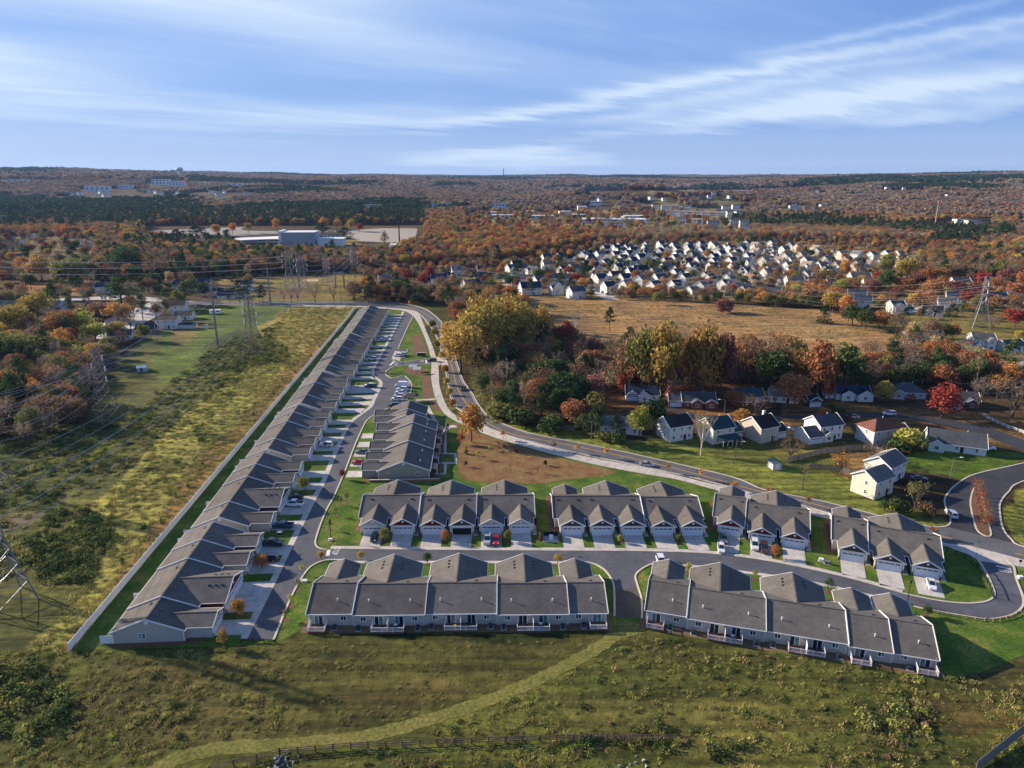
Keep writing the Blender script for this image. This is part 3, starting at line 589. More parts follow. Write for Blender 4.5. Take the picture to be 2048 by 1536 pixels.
def garage(par,cx,y,open_=False,z=0,w=4.88):
    b=MB()
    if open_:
        b.box(-w/2,w/2,-.02,0,0,2.2,0); o=b.build('garage_opening',M_DARK,par)  # flat dark panel paints the unlit inside of the open garage
        o.location=(cx,y-.01,z); b=MB(); b.box(-w/2,w/2,-.05,-.021,1.95,2.2); b.build('pane',M_DOOR,o)
        o['label']='open garage doorway with a dark interior'; return
    if 'gd' not in MT:
        for k in range(4): b.box(-w/2,w/2,-.05,0,.02+k*.55,.545+k*.55,0)
        g=MB()
        for k in range(4): g.box(-w/2+.22+k*1.16,-w/2+1.18+k*1.16,-.075,-.05,1.80,2.08)
        MT['gd']=b.mesh('garage_door',M_DOOR); MT['gp']=g.mesh('pane',M_GLASS)
    o=link('garage_door',MT['gd'],par,(cx,y,z)); link('pane',MT['gp'],o)
def townhouse(name,label,loc,rz,secs,D=14.4,sid=M_SID,rear=None,ends=True,roof=M_ROOF,group=None,vents=True):
    root=empty(name,(loc[0],loc[1],0),rz,label=label,cat='row house',group=group)
    x=0; OH=.35; W0=MB(); T=MB()
    n=len(secs)
    for si,s in enumerate(secs):
        w=s['w'];dy=s.get('dy',0);dz=s.get('dz',0); x0,x1=x,x+w; x+=w
        y0,y1=dy,dy+D; zr=EV+D/2*S+dz; ze=EV+dz; ym=(y0+y1)/2
        W0.prism([(y0,0),(y1,0),(y1,ze-.12),(ym,zr-.17),(y0,ze-.12)],x0+.004*si,x1-.003,'x')
        oa=OH if si==0 else .02; ob=OH if si==n-1 else .02
        a,b=x0-oa,x1+ob; zo=ze-OH*S
        rf=MB()
        rf.slab([(a,y0-OH,zo),(b,y0-OH,zo),(b,ym,zr),(a,ym,zr)],.12); rf.slab([(a,ym,zr),(b,ym,zr),(b,y1+OH,zo),(a,y1+OH,zo)],.12)
        rr=rf.build('roof',roof,root)
        rc=MB(); rc.beam((a+.02,ym,zr+.03),(b-.02,ym,zr+.03),.34,.06); rc.build('ridge_cap',roof,rr)
        # eave gutters and rakes
        T.box(a,b,y0-OH-.12,y0-OH-.003,zo-.17,zo-.01); T.box(a,b,y1+OH+.003,y1+OH+.12,zo-.17,zo-.01)
        for xx,f in ((a-.03,si==0 or secs[si-1].get('dz',0)<dz-.01 or secs[si-1].get('dy',0)!=dy),(b+.03,si==n-1 or secs[si+1].get('dz',0)<dz-.01 or secs[si+1].get('dy',0)!=dy)):
            if f:
                T.beam((xx,y0-OH-.02,zo+.02),(xx,ym,zr+.06),.13,.26); T.beam((xx,ym+.01,zr+.055),(xx,y1+OH+.02,zo+.02),.13,.25)
        # corner boards
        if si==0:
            for yy in (y0+.05,y1-.05): T.box(x0-.04,x0+.1,yy-.1,yy+.1,.1,ze-.12)
        if si==n-1:
            for yy in (y0+.05,y1-.05): T.box(x1-.1,x1+.04,yy-.1,yy+.1,.1,ze-.12)
        # wings
        for wg in s.get('wings',[]):
            cx=x0+wg['c']; hw=wg['hw']; P=wg.get('P',4.7); back=wg.get('back',False); sg_=1 if back else -1
            wm=wg.get('m',sid); Sw=wg.get('S',S); zw=ze+hw*Sw; o2=.3
            yE=(y1 if back else y0); yf=yE+sg_*P; yo=yf+sg_*OH
            # wing ridge dies into the main slope
            run=min((zw-ze)/S,D/2-.05); yv=yE-sg_*(run-.02)
            wl=MB(); yy0,yy1=(yE-1.2,yf) if back else (yf,yE+1.2)
            wl.prism([(cx-hw,0),(cx+hw,0),(cx+hw,ze-.12),(cx,zw-.17),(cx-hw,ze-.12)],yy0,yy1,'y'); wo=wl.build('wing_wall',wm,root)
            r2=MB(); zo2=ze-o2*Sw; yb=yE+sg_*(OH+.02)
            L=[(cx-hw-o2,yo,zo2),(cx,yo,zw),(cx,yv,zw),(cx-hw-o2,yE+sg_*(OH if not back else OH),zo2)]
            Rr=[(cx,yo,zw),(cx+hw+o2,yo,zo2),(cx+hw+o2,yE+sg_*OH,zo2),(cx,yv,zw)]
            if back: L=L[::-1];Rr=Rr[::-1]
            r2.slab([(p[0],p[1],p[2]+.015) for p in L],.12); r2.slab([(p[0],p[1],p[2]+.015) for p in Rr],.12)
            q=r2.build('roof',roof,root)
            q2=MB(); q2.beam((cx,yo-sg_*.03,zw+.045),(cx,yv,zw+.045),.3,.06); q2.build('ridge_cap',roof,q)
            t2=MB(); ys=yo+sg_*.05
            t2.beam((cx-hw-o2-.05,ys,zo2-.02),(cx,ys,zw+.0),.11,.25); t2.beam((cx,ys+sg_*.004,zw-.004),(cx+hw+o2+.05,ys,zo2-.02),.11,.25)
            for xx in (cx-hw-o2-.1,cx+hw+o2+.003):
                t2.box(xx,xx+.1,min(yo,yE+sg_*.4),max(yo,yE+sg_*.4),zo2-.14,zo2+.0)
            if not back and wg.get('front',True):
                # gable face: coloured boards, frieze, round vent, posts
                g=MB(); h0=2.48+dz*.5; g.prism([(cx-hw+.35,h0+.12),(cx+hw-.35,h0+.12),(cx,zw-.42)],yf-.05,yf+.0,'y') 
                g.build('gable_panel',wg.get('gm',M_CHAR),root)
                t2.box(cx-hw+.05,cx+hw-.05,yf-.12,yf-.003,h0-.06,h0+.12)
                v=MB(); v.rod((cx,yf-.06,zw-.95 if hw<5 else zw-1.5),(cx,yf-.13,zw-.95 if hw<5 else zw-1.5),.27,n=12); v.build('gable_vent',M_TRIM,root)
                for xx in (cx-hw+.02,cx+hw-.27): t2.box(xx,xx+.25,yf-.14,yf-.004,.9,h0-.07)
                st=MB()
                for xx in (cx-hw-.04,cx+hw-.34): st.box(xx,xx+.38,yf-.2,yf-.006,0,.9)
                st.build('stone_pier',M_STONE,root)
                for gx in wg.get('doors',[0]):
                    garage(root,cx+gx,yf-.01,open_=wg.get('open',False)); 
                    t2.box(cx+gx-2.6,cx+gx+2.6,yf-.10,yf-.004,2.22,2.37); t2.box(cx+gx-2.6,cx+gx-2.46,yf-.10,yf-.004,.0,2.22); t2.box(cx+gx+2.46,cx+gx+2.6,yf-.10,yf-.004,.0,2.22)
            t2.build('trim',M_TRIM,root)
            if wg.get('vents'):
                for sx in (-1,1):
                    for k in range(3):
                        px_=cx+sx*.35*hw; pz=zw-abs(px_-cx)*Sw; yy=yf-sg_*(1.6+k*1.35)
                        vb=MB(); vb.box(-.22,.22,-.2,.2,-.1,.16); vb.build('roof_vent',M_METAL,root).location=(px_,yy,pz+.02)
        for vx,vs,vk in s.get('rv',[]):
            yy=ym+vs*D/2*.62 if vk=='p' else ym+vs*D/2*.2; zz=zr-abs(yy-ym)*S
            vb=MB()
            if vk=='p': vb.rod((0,0,-.1),(0,0,.55),.09,n=8); vb.rod((0,0,.5),(0,0,.62),.15,n=8)
            else: vb.box(-.3,.3,-.22,.22,-.1,.14)
            vb.build('roof_pipe' if vk=='p' else 'roof_vent',M_TRIM if vk=='p' else M_METAL,root).location=(x0+vx,yy,zz)
    W0.build('wall',sid,root)
    T.build('trim',M_TRIM,root)
    root['len']=x
    return root
def L2W(root,x,y,z=0):
    c,s=math.cos(root.rotation_euler[2]),math.sin(root.rotation_euler[2]); return (root.location.x+c*x-s*y,root.location.y+s*x+c*y,z)
STR=np.array(W_(S1))
def to_street(root,x,y):
    "distance from a garage front along -y to the street"
    a=np.array(L2W(root,x,y)[:2]); b=np.array(L2W(root,x,y-1)[:2]); d=b-a; best=30
    for i in range(len(STR)):
        p=STR[i-1];q=STR[i]; e=q-p; den=d[0]*e[1]-d[1]*e[0]
        if abs(den)<1e-6: continue
        t=((p[0]-a[0])*e[1]-(p[1]-a[1])*e[0])/den; u=((p[0]-a[0])*d[1]-(p[1]-a[1])*d[0])/den
        if 0<=u<=1 and .5<t<best: best=t
    return best
DRV=[]
def driveway(root,x,y,w=5.2,short=1.45):
    L=to_street(root,x,y)-short
    if L>25: L=9
    b=MB(); k=max(1,round(L/3.2)); 
    for i in range(k):
        for j in (0,1):
            xa=x-w/2+j*w/2; b_=MB().slab([(*L2W(root,xa+.02,y-i*L/k-.02)[:2],.085),(*L2W(root,xa+.02,y-(i+1)*L/k+.02)[:2],.085),(*L2W(root,xa+w/2-.02,y-(i+1)*L/k+.02)[:2],.085),(*L2W(root,xa+w/2-.02,y-i*L/k-.02)[:2],.085)][::1],.06)
            b.add(b_.v,b_.f)
    o=tag(b.build('driveway',M_CONC),kind='structure'); DRV.append((root,x,y,L)); return o
def mulchbed(root,x0,x1,y0,y1,z=.035,m=None,n=6):
    p=[]
    for (ax,ay),(bx,by) in (((x0,y0),(x1,y0)),((x1,y0),(x1,y1)),((x1,y1),(x0,y1)),((x0,y1),(x0,y0))):
        k=max(2,int(math.hypot(bx-ax,by-ay)/3))
        for i in range(k): t=i/k; p.append(L2W(root,ax+(bx-ax)*t+rnd.uniform(-.25,.25),ay+(by-ay)*t+rnd.uniform(-.25,.25)))
    sheet('mulch_bed',p,z,m or M_MULCH)
def air_unit(root,x,y,label,grp='air conditioners behind the row houses'):
    if 'acb' not in MT:
        b=MB(); b.box(-.42,.42,-.42,.42,.08,.88); MT['acb']=b.mesh('housing',M_ACM)
        b=MB()
        for k in range(5): b.box(-.43,.43,-.43,.43,.18+k*.13,.22+k*.13)
        MT['acl']=b.mesh('grille',M_METAL)
        b=MB(); b.rod((0,0,.88),(0,0,.94),.34,n=12); MT['acf']=b.mesh('fan_guard',M_METAL)
        b=MB(); b.box(-.6,.6,-.6,.6,0,.08); MT['acp']=b.mesh('pad',M_CONC)
    e=empty('air_conditioner',L2W(root,x,y,.02),root.rotation_euler[2],label=label,cat='air conditioner',group=grp)
    for nme,k in (('housing','acb'),('grille','acl'),('fan_guard','acf'),('pad','acp')): link(nme,MT[k],e)
def deck(par,x0,x1,y0,dep,split=None):
    d=empty('deck'); d.parent=par; zf=.42
    b=MB(); nb=int((dep)/.28)
    for i in range(nb): b.box(x0,x1,y0+i*.28,y0+i*.28+.26,zf-.05,zf)
    b.build('deck_boards',M_DECK,d)
    b=MB(); b.box(x0+.05,x1-.05,y0,y0+dep-.05,.0,zf-.06); b.build('skirt',M_DECK,d)
    b=MB(); y1=y0+dep-.06; xs=[x0+.05,x1-.05]
    n=max(2,round((x1-x0)/2.2)); px_=[x0+.05+(x1-x0-.1)*i/n for i in range(n+1)]
    for p in px_: b.box(p-.06,p+.06,y1-.06,y1+.06,zf,zf+1.12)
    for p in xs: b.box(p-.06,p+.06,y0+.05,y0+.17,zf,zf+1.12)
    for z in (.12,.98): b.box(x0+.05,x1-.05,y1-.035,y1+.035,zf+z,zf+z+.10)
    for p in xs:
        for z in (.12,.98): b.box(p-.035,p+.035,y0+.1,y1,zf+z+.002,zf+z+.102)
    k=x0+.2
    while k<x1-.15: b.box(k-.022,k+.022,y1-.02,y1+.02,zf+.2,zf+1.0); k+=.17
    for p in xs:
        k=y0+.3
        while k<y1-.1: b.box(p-.02,p+.02,k-.022,k+.022,zf+.2,zf+1.0); k+=.17
    b.build('railing',M_TRIM,d)
    if split is not None:
        b=MB(); b.box(split-.04,split+.04,y0+.02,y1-.06,zf,zf+1.9); b.build('privacy_panel',M_TRIM,d)
    return d
# ---- near row facing away: two buildings with patios towards the camera
def back_row(name,label,loc,rz,units,secdz,nm):
    # built with local x running right to left in the picture
    secs=[]
    for i,(w,k) in enumerate(units):
        if k==1: wg=[dict(c=w*.5+(.9),hw=3.35,P=5.0,front=False,vents=False)]
        else: wg=[dict(c=w/2+1.4,hw=6.25,P=5.4,front=False,vents=True)]
        rv=[(w/2-1.0,1,'p')] if k==1 else [(w*.22,1,'p'),(w*.80,1,'p')]
        rv+=[(w*.3,-1,'v')]
        secs.append(dict(w=w,dy=(.35 if i%2 else 0),dz=secdz[i],wings=wg,rv=rv))
    t=townhouse(name,label,loc,rz,secs,D=13.9)
    x=0
    for i,(w,k) in enumerate(units):
        yr=(.35 if i%2 else 0)+13.9
        if k==1:
            outer=(i==len(units)-1); a=x+w-2.1 if outer else x+1.9 
            if nm=='east' and i==1: a=x+w-2.1+.0
            window(t,'y+',(a,yr,1.32),1.85,2.25,teal=rnd.choice([1,2,3,0]),mull=1,pname='patio_door')
            b=x+2.0 if outer else x+w-2.0
            if nm=='east' and i==1: b=x+2
            window(t,'y+',(b,yr,1.75),1.25,1.15,teal=rnd.choice([1,2,0]))
            deck(t,a-1.75,a+1.75,yr+.01,2.7)
            air_unit(t,(a+b)/2-(.9 if outer else -.9)*1.0,yr+1.25,f'blue-grey air conditioner beside the single deck on the {"left" if outer else "right"} end of the {nm} back row' if i in (0,len(units)-1) else f'blue-grey air conditioner beside the inner single deck of the {nm} back row')
        else:
            c=x+w/2
            window(t,'y+',(c-2.1,yr,1.32),1.85,2.25,teal=rnd.choice([1,2,3,0]),pname='patio_door'); window(t,'y+',(c+2.1,yr,1.32),1.85,2.25,teal=rnd.choice([0,1]),pname='patio_door')
            window(t,'y+',(c-5.3,yr,1.75),1.25,1.15,teal=rnd.choice([1,2,0])); window(t,'y+',(c+5.3,yr,1.75),1.25,1.15,teal=rnd.choice([1,2,0]))
            deck(t,c-3.35,c+3.35,yr+.01,2.7,split=c)
            k2=len(units)-1-i
            for sg_,nn in ((-1,'right'),(1,'left')):
                air_unit(t,c+sg_*6.1,yr+1.25,f'blue-grey air conditioner {nn} of the {["first","first","second","third","fourth"][k2]} double deck of the {nm} back row')
        x+=w
    # downspouts
    x=0
    for i,(w,k) in enumerate(units):
        yr=(.35 if i%2 else 0)+13.9
        for xx in (x+.2,x+w-.2): b=MB(); b.box(xx-.05,xx+.05,yr+.0,yr+.1,.1,2.55); b.build('downspout',M_TRIM,t)
        x+=w
    mulchbed(t,-1.0,x+1.0,-1.0,16.6,m=mat('red soil bed',(.16,.10,.055),.95,.35,.8,bump=.3))
    # driveways on the street side
    xx=0
    for i,(w,k) in enumerate(units):
        for g in ([w*.5+.9] if k==1 else [w/2+1.4-3.2,w/2+1.4+3.2]): driveway(t,xx+g,-5.2,short=1.1)
        xx+=w
    return t
A1=back_row('row_house','taupe five-section row house with white decks, left of the asphalt stub in the near row',(19.4,142.9),R(180.8),[(7.8,1),(14.9,2),(14.9,2),(14.9,2),(9.2,1)],[0,.12,.2,.28,.34],'west')
A2=back_row('row_house','taupe five-section row house with white decks, angled away right of the asphalt stub',(83.9,127.7),R(180-16.3),[(7.6,1),(7.8,1),(15.2,2),(15.4,2),(8.2,1)],[-.25,-.1,.1,.22,.34],'east')
# ---- middle row facing the camera
def front_row(label,loc,rz,secs,D=14.4,gms=None,group=None):
    ss=[];gi=0
    for s in secs:
        w,k=s['w'],s['k']; wg=[]
        for j in range(k):
            wg.append(dict(c=w*(j+.5)/k+(.25 if k>1 else .4),hw=3.1,P=4.5,S=.54,gm=gms[gi%len(gms)],open=(s.get('open')==j))); gi+=1
        if k==2: wg.append(dict(c=w/2,hw=6.3,P=3.2,back=True,vents=True))
        else: wg.append(dict(c=w*.5,hw=3.2,P=3.2,back=True))
        ss.append(dict(w=w,dy=s.get('dy',0),dz=s.get('dz',0),wings=wg,rv=[(w*.15,-1,'v'),(w*.85,-1,'v')]))
    t=townhouse('row_house',label,loc,rz,ss,D=D)
    x=0; pb=MB(); dr=MB()
    for s in secs:
        w,k=s['w'],s['k']; dy=s.get('dy',0)
        for j in range(k):
            c=x+w*(j+.5)/k+(.25 if k>1 else .4)
            driveway(t,c,dy-4.55)
            # recessed entry to the right of each garage
            ex=c+3.85
            if ex<x+w+1:
                d=MB(); d.box(ex-.5,ex+.5,dy-.06,dy-.003,.1,2.2); d.build('front_door',mat('door dark',(.05,.012,.012),.5),t)
                window(t,'y-',(c-3.75 if False else ex-.0,dy-.0,2.45) if False else (ex,dy,1.5),.01,.01) if False else None
            e=MB(); e.slab([(*L2W(t,c+2.98,dy-.2)[:2],.10),(*L2W(t,c+2.98,dy-5.2)[:2],.10),(*L2W(t,c+4.1,dy-5.2)[:2],.10),(*L2W(t,c+4.1,dy-.2)[:2],.10)],.08); tag(e.build('footpath',M_CONC),kind='structure')
            pb.box(c+3.05,c+3.13,dy-4.2,dy-3.9,.1,1.0)
            for kk in range(5): pb.box(c+3.1+kk*.25,c+3.13+kk*.25,dy-4.15,dy-4.12,.1,.95)
            pb.box(c+3.05,c+4.3,dy-4.16,dy-4.11,.93,.98)
        x+=w
    pb.build('entry_rail',M_METAL,t)
    mulchbed(t,-1.2,x+1.2,-2.2,19,z=.033)
    return t
B1=front_row('taupe row house with six garages, one of them open, in the middle row',(-40.2,171.4),R(1.0),[dict(w=15.5,k=2,dz=.25),dict(w=15.2,k=2,dz=.12,dy=-.25,open=1),dict(w=15.3,k=2,dz=0)],gms=[M_SID,M_BURG,M_BURG,M_CHAR,M_SID,M_SID])
B2=front_row('taupe row house with five garages and dark gables, second in the middle row',(11.2,171.2),R(.3),[dict(w=7.9,k=1,dz=.2),dict(w=15.8,k=2,dz=.2),dict(w=15.4,k=2,dz=0,dy=-.3)],gms=[M_CHAR])
B3=front_row('taupe row house with three garages under burgundy gables in the middle row',(53.6,172.2),R(-18.5),[dict(w=8.0,k=1,dz=.3),dict(w=15.4,k=2,dz=-.05,dy=-1.4)],gms=[M_BURG])
B4=front_row('taupe row house with three garages nearest the road junction, beside the big end lawn',(79.7,159.5),R(-21),[dict(w=8.0,k=1,dz=.3),dict(w=15.6,k=2,dz=-.1,dy=-1.5)],gms=[M_CHAR])
# ---- long row on the left
LDIR=Vector((-20.9,338.2)).normalized(); LROT=math.atan2(LDIR.y,LDIR.x)
def ridge_pt(Y): return Vector((-72.5-(Y-121.7)*.0618,Y))
LB=[
 ([(122.6,130.2,1,M_CHAR),(130.2,145.4,2,M_BURG),(145.4,153.8,1,M_CHAR),(153.8,162.3,1,M_CHAR)],'nearest building of the long left row, one window in its gable end'),
 ([(166.6,175.2,1,M_CHAR),(175.2,191.4,2,M_CHAR),(191.4,200.4,1,M_CHAR),(200.4,209.0,1,M_SID)],'second building of the long left row, behind the dark pickups'),
 ([(214.0,222.7,1,M_SID),(222.7,239.8,2,M_BURG),(239.8,249.4,1,M_BURG),(249.4,257.5,1,M_CHAR)],'third building of the long left row, its burgundy double gable behind a white car'),
 ([(261.7,272.2,1,M_SID),(272.2,289.0,2,M_CHAR),(289.0,304.5,2,M_CHAR)],'fourth building of the long left row, where the street bends'),
 ([(309.2,318.5,1,M_CHAR),(318.5,336.9,2,M_CHAR),(336.9,353.8,2,M_CHAR),(353.8,370.4,2,M_CHAR),(370.4,383.5,1,M_CHAR)],'fifth building of the long left row, opposite the entrance drive'),
 ([(387.6,407.9,2,M_CHAR),(407.9,427.3,2,M_CHAR),(427.3,444.8,2,M_CHAR),(444.8,459.9,2,M_CHAR),(459.9,470.0,1,M_CHAR)],'farthest building of the long left row, against the main road'),
]
for bi,(ss,lab) in enumerate(LB):
    Y0=ss[0][0]; secs=[]
    for i,(a,b,k,gm) in enumerate(ss):
        w=(b-a)*1.0019; dz=[0,.18,.36,.5,.62][i]-(0 if bi else .0)
        if k==1: wg=[dict(c=w/2+.2,hw=3.1,P=5.2,gm=M_SID if gm is M_SID else M_CHAR,m=M_SID,doors=[0])]
        elif w<16.5 and bi<4: wg=[dict(c=w/2,hw=6.1,P=5.2,gm=gm,m=M_SID,doors=[-3,3],vents=True)]
        else: wg=[dict(c=w*.25,hw=3.1,P=5.2,gm=gm,m=M_SID),dict(c=w*.75,hw=3.1,P=5.2,gm=gm,m=M_SID)]
        # dark entry recess walls
        secs.append(dict(w=w,dz=dz,wings=wg,rv=[(w*.25,-1,'v'),(w*.8,1,'v'),(w*.5,-1,'v')]))
    D=13.9; rp=ridge_pt(Y0); nrm=Vector((LDIR.y,-LDIR.x))   # towards the street
    o=rp+nrm*(D/2)
    t=townhouse('row_house',lab,(o.x,o.y),LROT,secs,D=D)
    x=0
    for i,(a,b,k,gm) in enumerate(ss):
        w=secs[i]['w']
        for wg in secs[i]['wings']:
            for g in wg.get('doors',[0]): driveway(t,x+wg['c']+g,-5.25,w=5.3 if len(wg.get('doors',[0]))==1 else 5.9,short=1.45)
            # porch wall towards the camera, coloured
            if wg['hw']>5 or i%2==1:
                pw=MB(); pw.box(x+wg['c']-wg['hw']-.05,x+wg['c']-wg['hw']-.003,-4.9,-.1,.9,2.6+secs[i]['dz']); pw.build('porch_wall',gm if gm is not M_SID else M_CHAR,t)
            pr=MB(); xx=x+wg['c']-wg['hw']-1.3
            for kk in range(8): pr.box(xx,xx+.04,-4.6+kk*.5,-4.56+kk*.5,.1,1.0)
            pr.box(xx,xx+.05,-4.6,-.9,.98,1.03); pr.build('porch_rail',M_METAL,t)
        x+=w
    if bi==0:
        window(t,'x-',(0,D/2+1.2,1.55),1.5,1.25,mull=3,teal=2)
    v=MB(); v.rod((-.02,D/2,EV+D/2*S-.85),(-.1,D/2,EV+D/2*S-.85),.4,n=14); v.build('gable_vent',M_TRIM,t)
    # white screens at the back corners
    for xx in ([.1]+([secs[0]['w']+secs[1]['w']*.5] if bi<3 else [])):
        sfn=MB(); sfn.box(xx-.05,xx+.05,D+.02,D+2.5,.05,1.85); sfn.build('privacy_panel',M_TRIM,t)
    sfn=MB(); sfn.box(x-.1,x,D+.02,D+2.3,.05,1.85); sfn.build('privacy_panel',M_TRIM,t)
    mulchbed(t,-1.3,x+.9,-3.6,D+.8,z=.033)
# ---- centre row, garages to the west, with covered patios to the east
def mid_row(label,Y0,xr,n_secs,rz=R(-90+2.6)):
    # local x runs towards the camera, front (-y) to the left
    secs=[];tot=0
    for w,k in n_secs:
        wg=[dict(c=w*(j+.5)/k,hw=2.9,P=5.0,gm=M_SID2,m=M_SID2) for j in range(k)]
        secs.append(dict(w=w,wings=wg,rv=[(w*.25,1,'p'),(w*.75,1,'p')])); tot+=w
    return secs,tot
secs,tot=mid_row('',0,0,[(8.6,1),(17.0,2),(16.8,2)])
for i,s in enumerate(secs): s['dz']=[.7,.35,0][i]
Dm=15.6; near=Vector((-33.2,202.6)); dirn=Vector((math.sin(R(2.6))*-1,math.cos(R(2.6)))) # from near to far
o=near+dirn*tot+Vector((-dirn.y,dirn.x))*(Dm/2)
M1=townhouse('row_house','sage green row house on a block retaining wall, in the middle of the site',(o.x,o.y),math.atan2(-dirn.y,-dirn.x),secs,D=Dm,sid=M_SID2)
v=MB(); v.rod((tot+.02,Dm/2,EV+Dm/2*S-.85),(tot+.1,Dm/2,EV+Dm/2*S-.85),.42,n=14); v.build('gable_vent',M_TRIM,M1)
window(M1,'x+',(tot,Dm-3.4,1.55),1.5,1.25,mull=3); window(M1,'x+',(tot,3.0,2.1),1.2,.5,mull=0)
x=0
for s in secs:
    k=len(s['wings'])
    for wg in s['wings']: driveway(M1,x+wg['c'],-5.05,w=5.0,short=1.0)
    for j in range(k):
        c=x+s['w']*(j+.5)/k; dz=s['dz']
        p=MB(); p.slab([(c-2.2,Dm-.6,EV+dz+.02),(c+2.2,Dm-.6,EV+dz+.02),(c+2.2,Dm+2.4,EV+dz-.75),(c-2.2,Dm+2.4,EV+dz-.75)],.12); p.build('porch_roof',M_ROOF,M1)
        p=MB()
        for xx in (c-2.1,c+1.95): p.box(xx,xx+.16,Dm+2.15,Dm+2.3,.1,EV+dz-.8)
        p.box(c-2.2,c+2.2,Dm+2.18,Dm+2.26,.9,1.0)
        for kk in range(12): p.box(c-2.0+kk*.35,c-1.95+kk*.35,Dm+2.2,Dm+2.24,.15,.9)
        p.build('porch_rail',M_TRIM,M1)
        window(M1,'y+',(c-.6,Dm,1.3),1.8,2.1,pname='patio_door',teal=0)
    x+=s['w']
mulchbed(M1,-1,tot+1.6,-4,Dm+3.2,z=.034)
rw=empty('retaining_wall',L2W(M1,0,0,0),M1.rotation_euler[2],label='low brown block retaining wall under the sage green gable end',cat='retaining wall')
b=MB(); b.box(tot+1.7,tot+2.1,-2.5,Dm+3.2,0,.62); b.build('wall_face',M_TIMB,rw)
b=MB(); b.box(tot+1.65,tot+2.15,-2.55,Dm+3.25,.625,.74); b.build('cap',M_WALK,rw)
b=MB(); b.box(-8,tot+1.69,Dm+2.9,Dm+3.2,0,.45); b.build('wall_face',M_TIMB,rw)
# club house at the head of the centre row
secs2=[dict(w=9.5,dz=.2,wings=[dict(c=6.4,hw=2.9,P=5.6,gm=M_SID2,m=M_SID2,front=False)],rv=[]),dict(w=7.2,dz=0,wings=[dict(c=4.0,hw=2.7,P=4.8,gm=M_SID2,m=M_SID2,front=False)],rv=[(4,1,'p')])]
n2=near+dirn*(tot+2.6)+Vector((-dirn.y,dirn.x))*3.6
o2=n2+dirn*16.7+Vector((-dirn.y,dirn.x))*(6.6)
M2=townhouse('club_house','small sage green club house behind the centre row, next to the parking bays',(o2.x,o2.y),math.atan2(-dirn.y,-dirn.x),secs2,D=13.2,sid=M_SID2); M2['category']='building'
v=MB(); v.rod((16.72,6.6,EV+6.6*S-.85),(16.8,6.6,EV+6.6*S-.85),.38,n=14); v.build('gable_vent',M_TRIM,M2); window(M2,'x+',(16.7,3.4,1.6),1.7,1.3,mull=3)
mulchbed(M2,-1,17.3,-3,14.5,z=.036)
# flat-roofed shelter by the parked vans
sx,sy=G(822,803)
sh=empty('shelter',(sx,sy,0),R(2),label='grey hip-roofed pavilion between the parked cars and the path',cat='shelter')
b=MB(); b.add([(-3.2,-2.4,2.6),(3.2,-2.4,2.6),(3.2,2.4,2.6),(-3.2,2.4,2.6),(-1.4,0,3.6),(1.4,0,3.6)],[(0,1,5,4),(1,2,5),(2,3,4,5),(3,0,4),(3,2,1,0)]); b.build('roof',M_ROOF,sh)
for px_ in (-2.9,2.9):
    for py_ in (-2.1,2.1): b=MB(); b.box(px_-.12,px_+.12,py_-.12,py_+.12,0,2.6); b.build('post',M_TRIM,sh)
# ---------------------------------------------------------------- white fence along the left row
fa=Vector(G(139,1303)); fb=Vector(G(713,617)); fd=(fb-fa); FL=fd.length; fd.normalize(); nP=int(FL/2.44)
vf=empty('vinyl_fence',(fa.x,fa.y,0),math.atan2(fd.y,fd.x),label='long white vinyl privacy fence running behind the left row of houses',cat='fence')
b=MB(); b.box(.07,2.37,-.03,.03,.06,1.75); b.box(.07,2.37,-.05,.05,1.75,1.86); b.box(.07,2.37,-.05,.05,.08,.2); pm=b.mesh('panel',M_TRIM)
b=MB(); b.box(-.07,.07,-.07,.07,0,1.95); b.box(-.1,.1,-.1,.1,1.95,2.02); ps=b.mesh('post',M_TRIM)
for i in range(nP):
    link('panel',pm,vf,(i*2.44,0,rnd.uniform(-.02,.02))); link('post',ps,vf,(i*2.44,0,0))
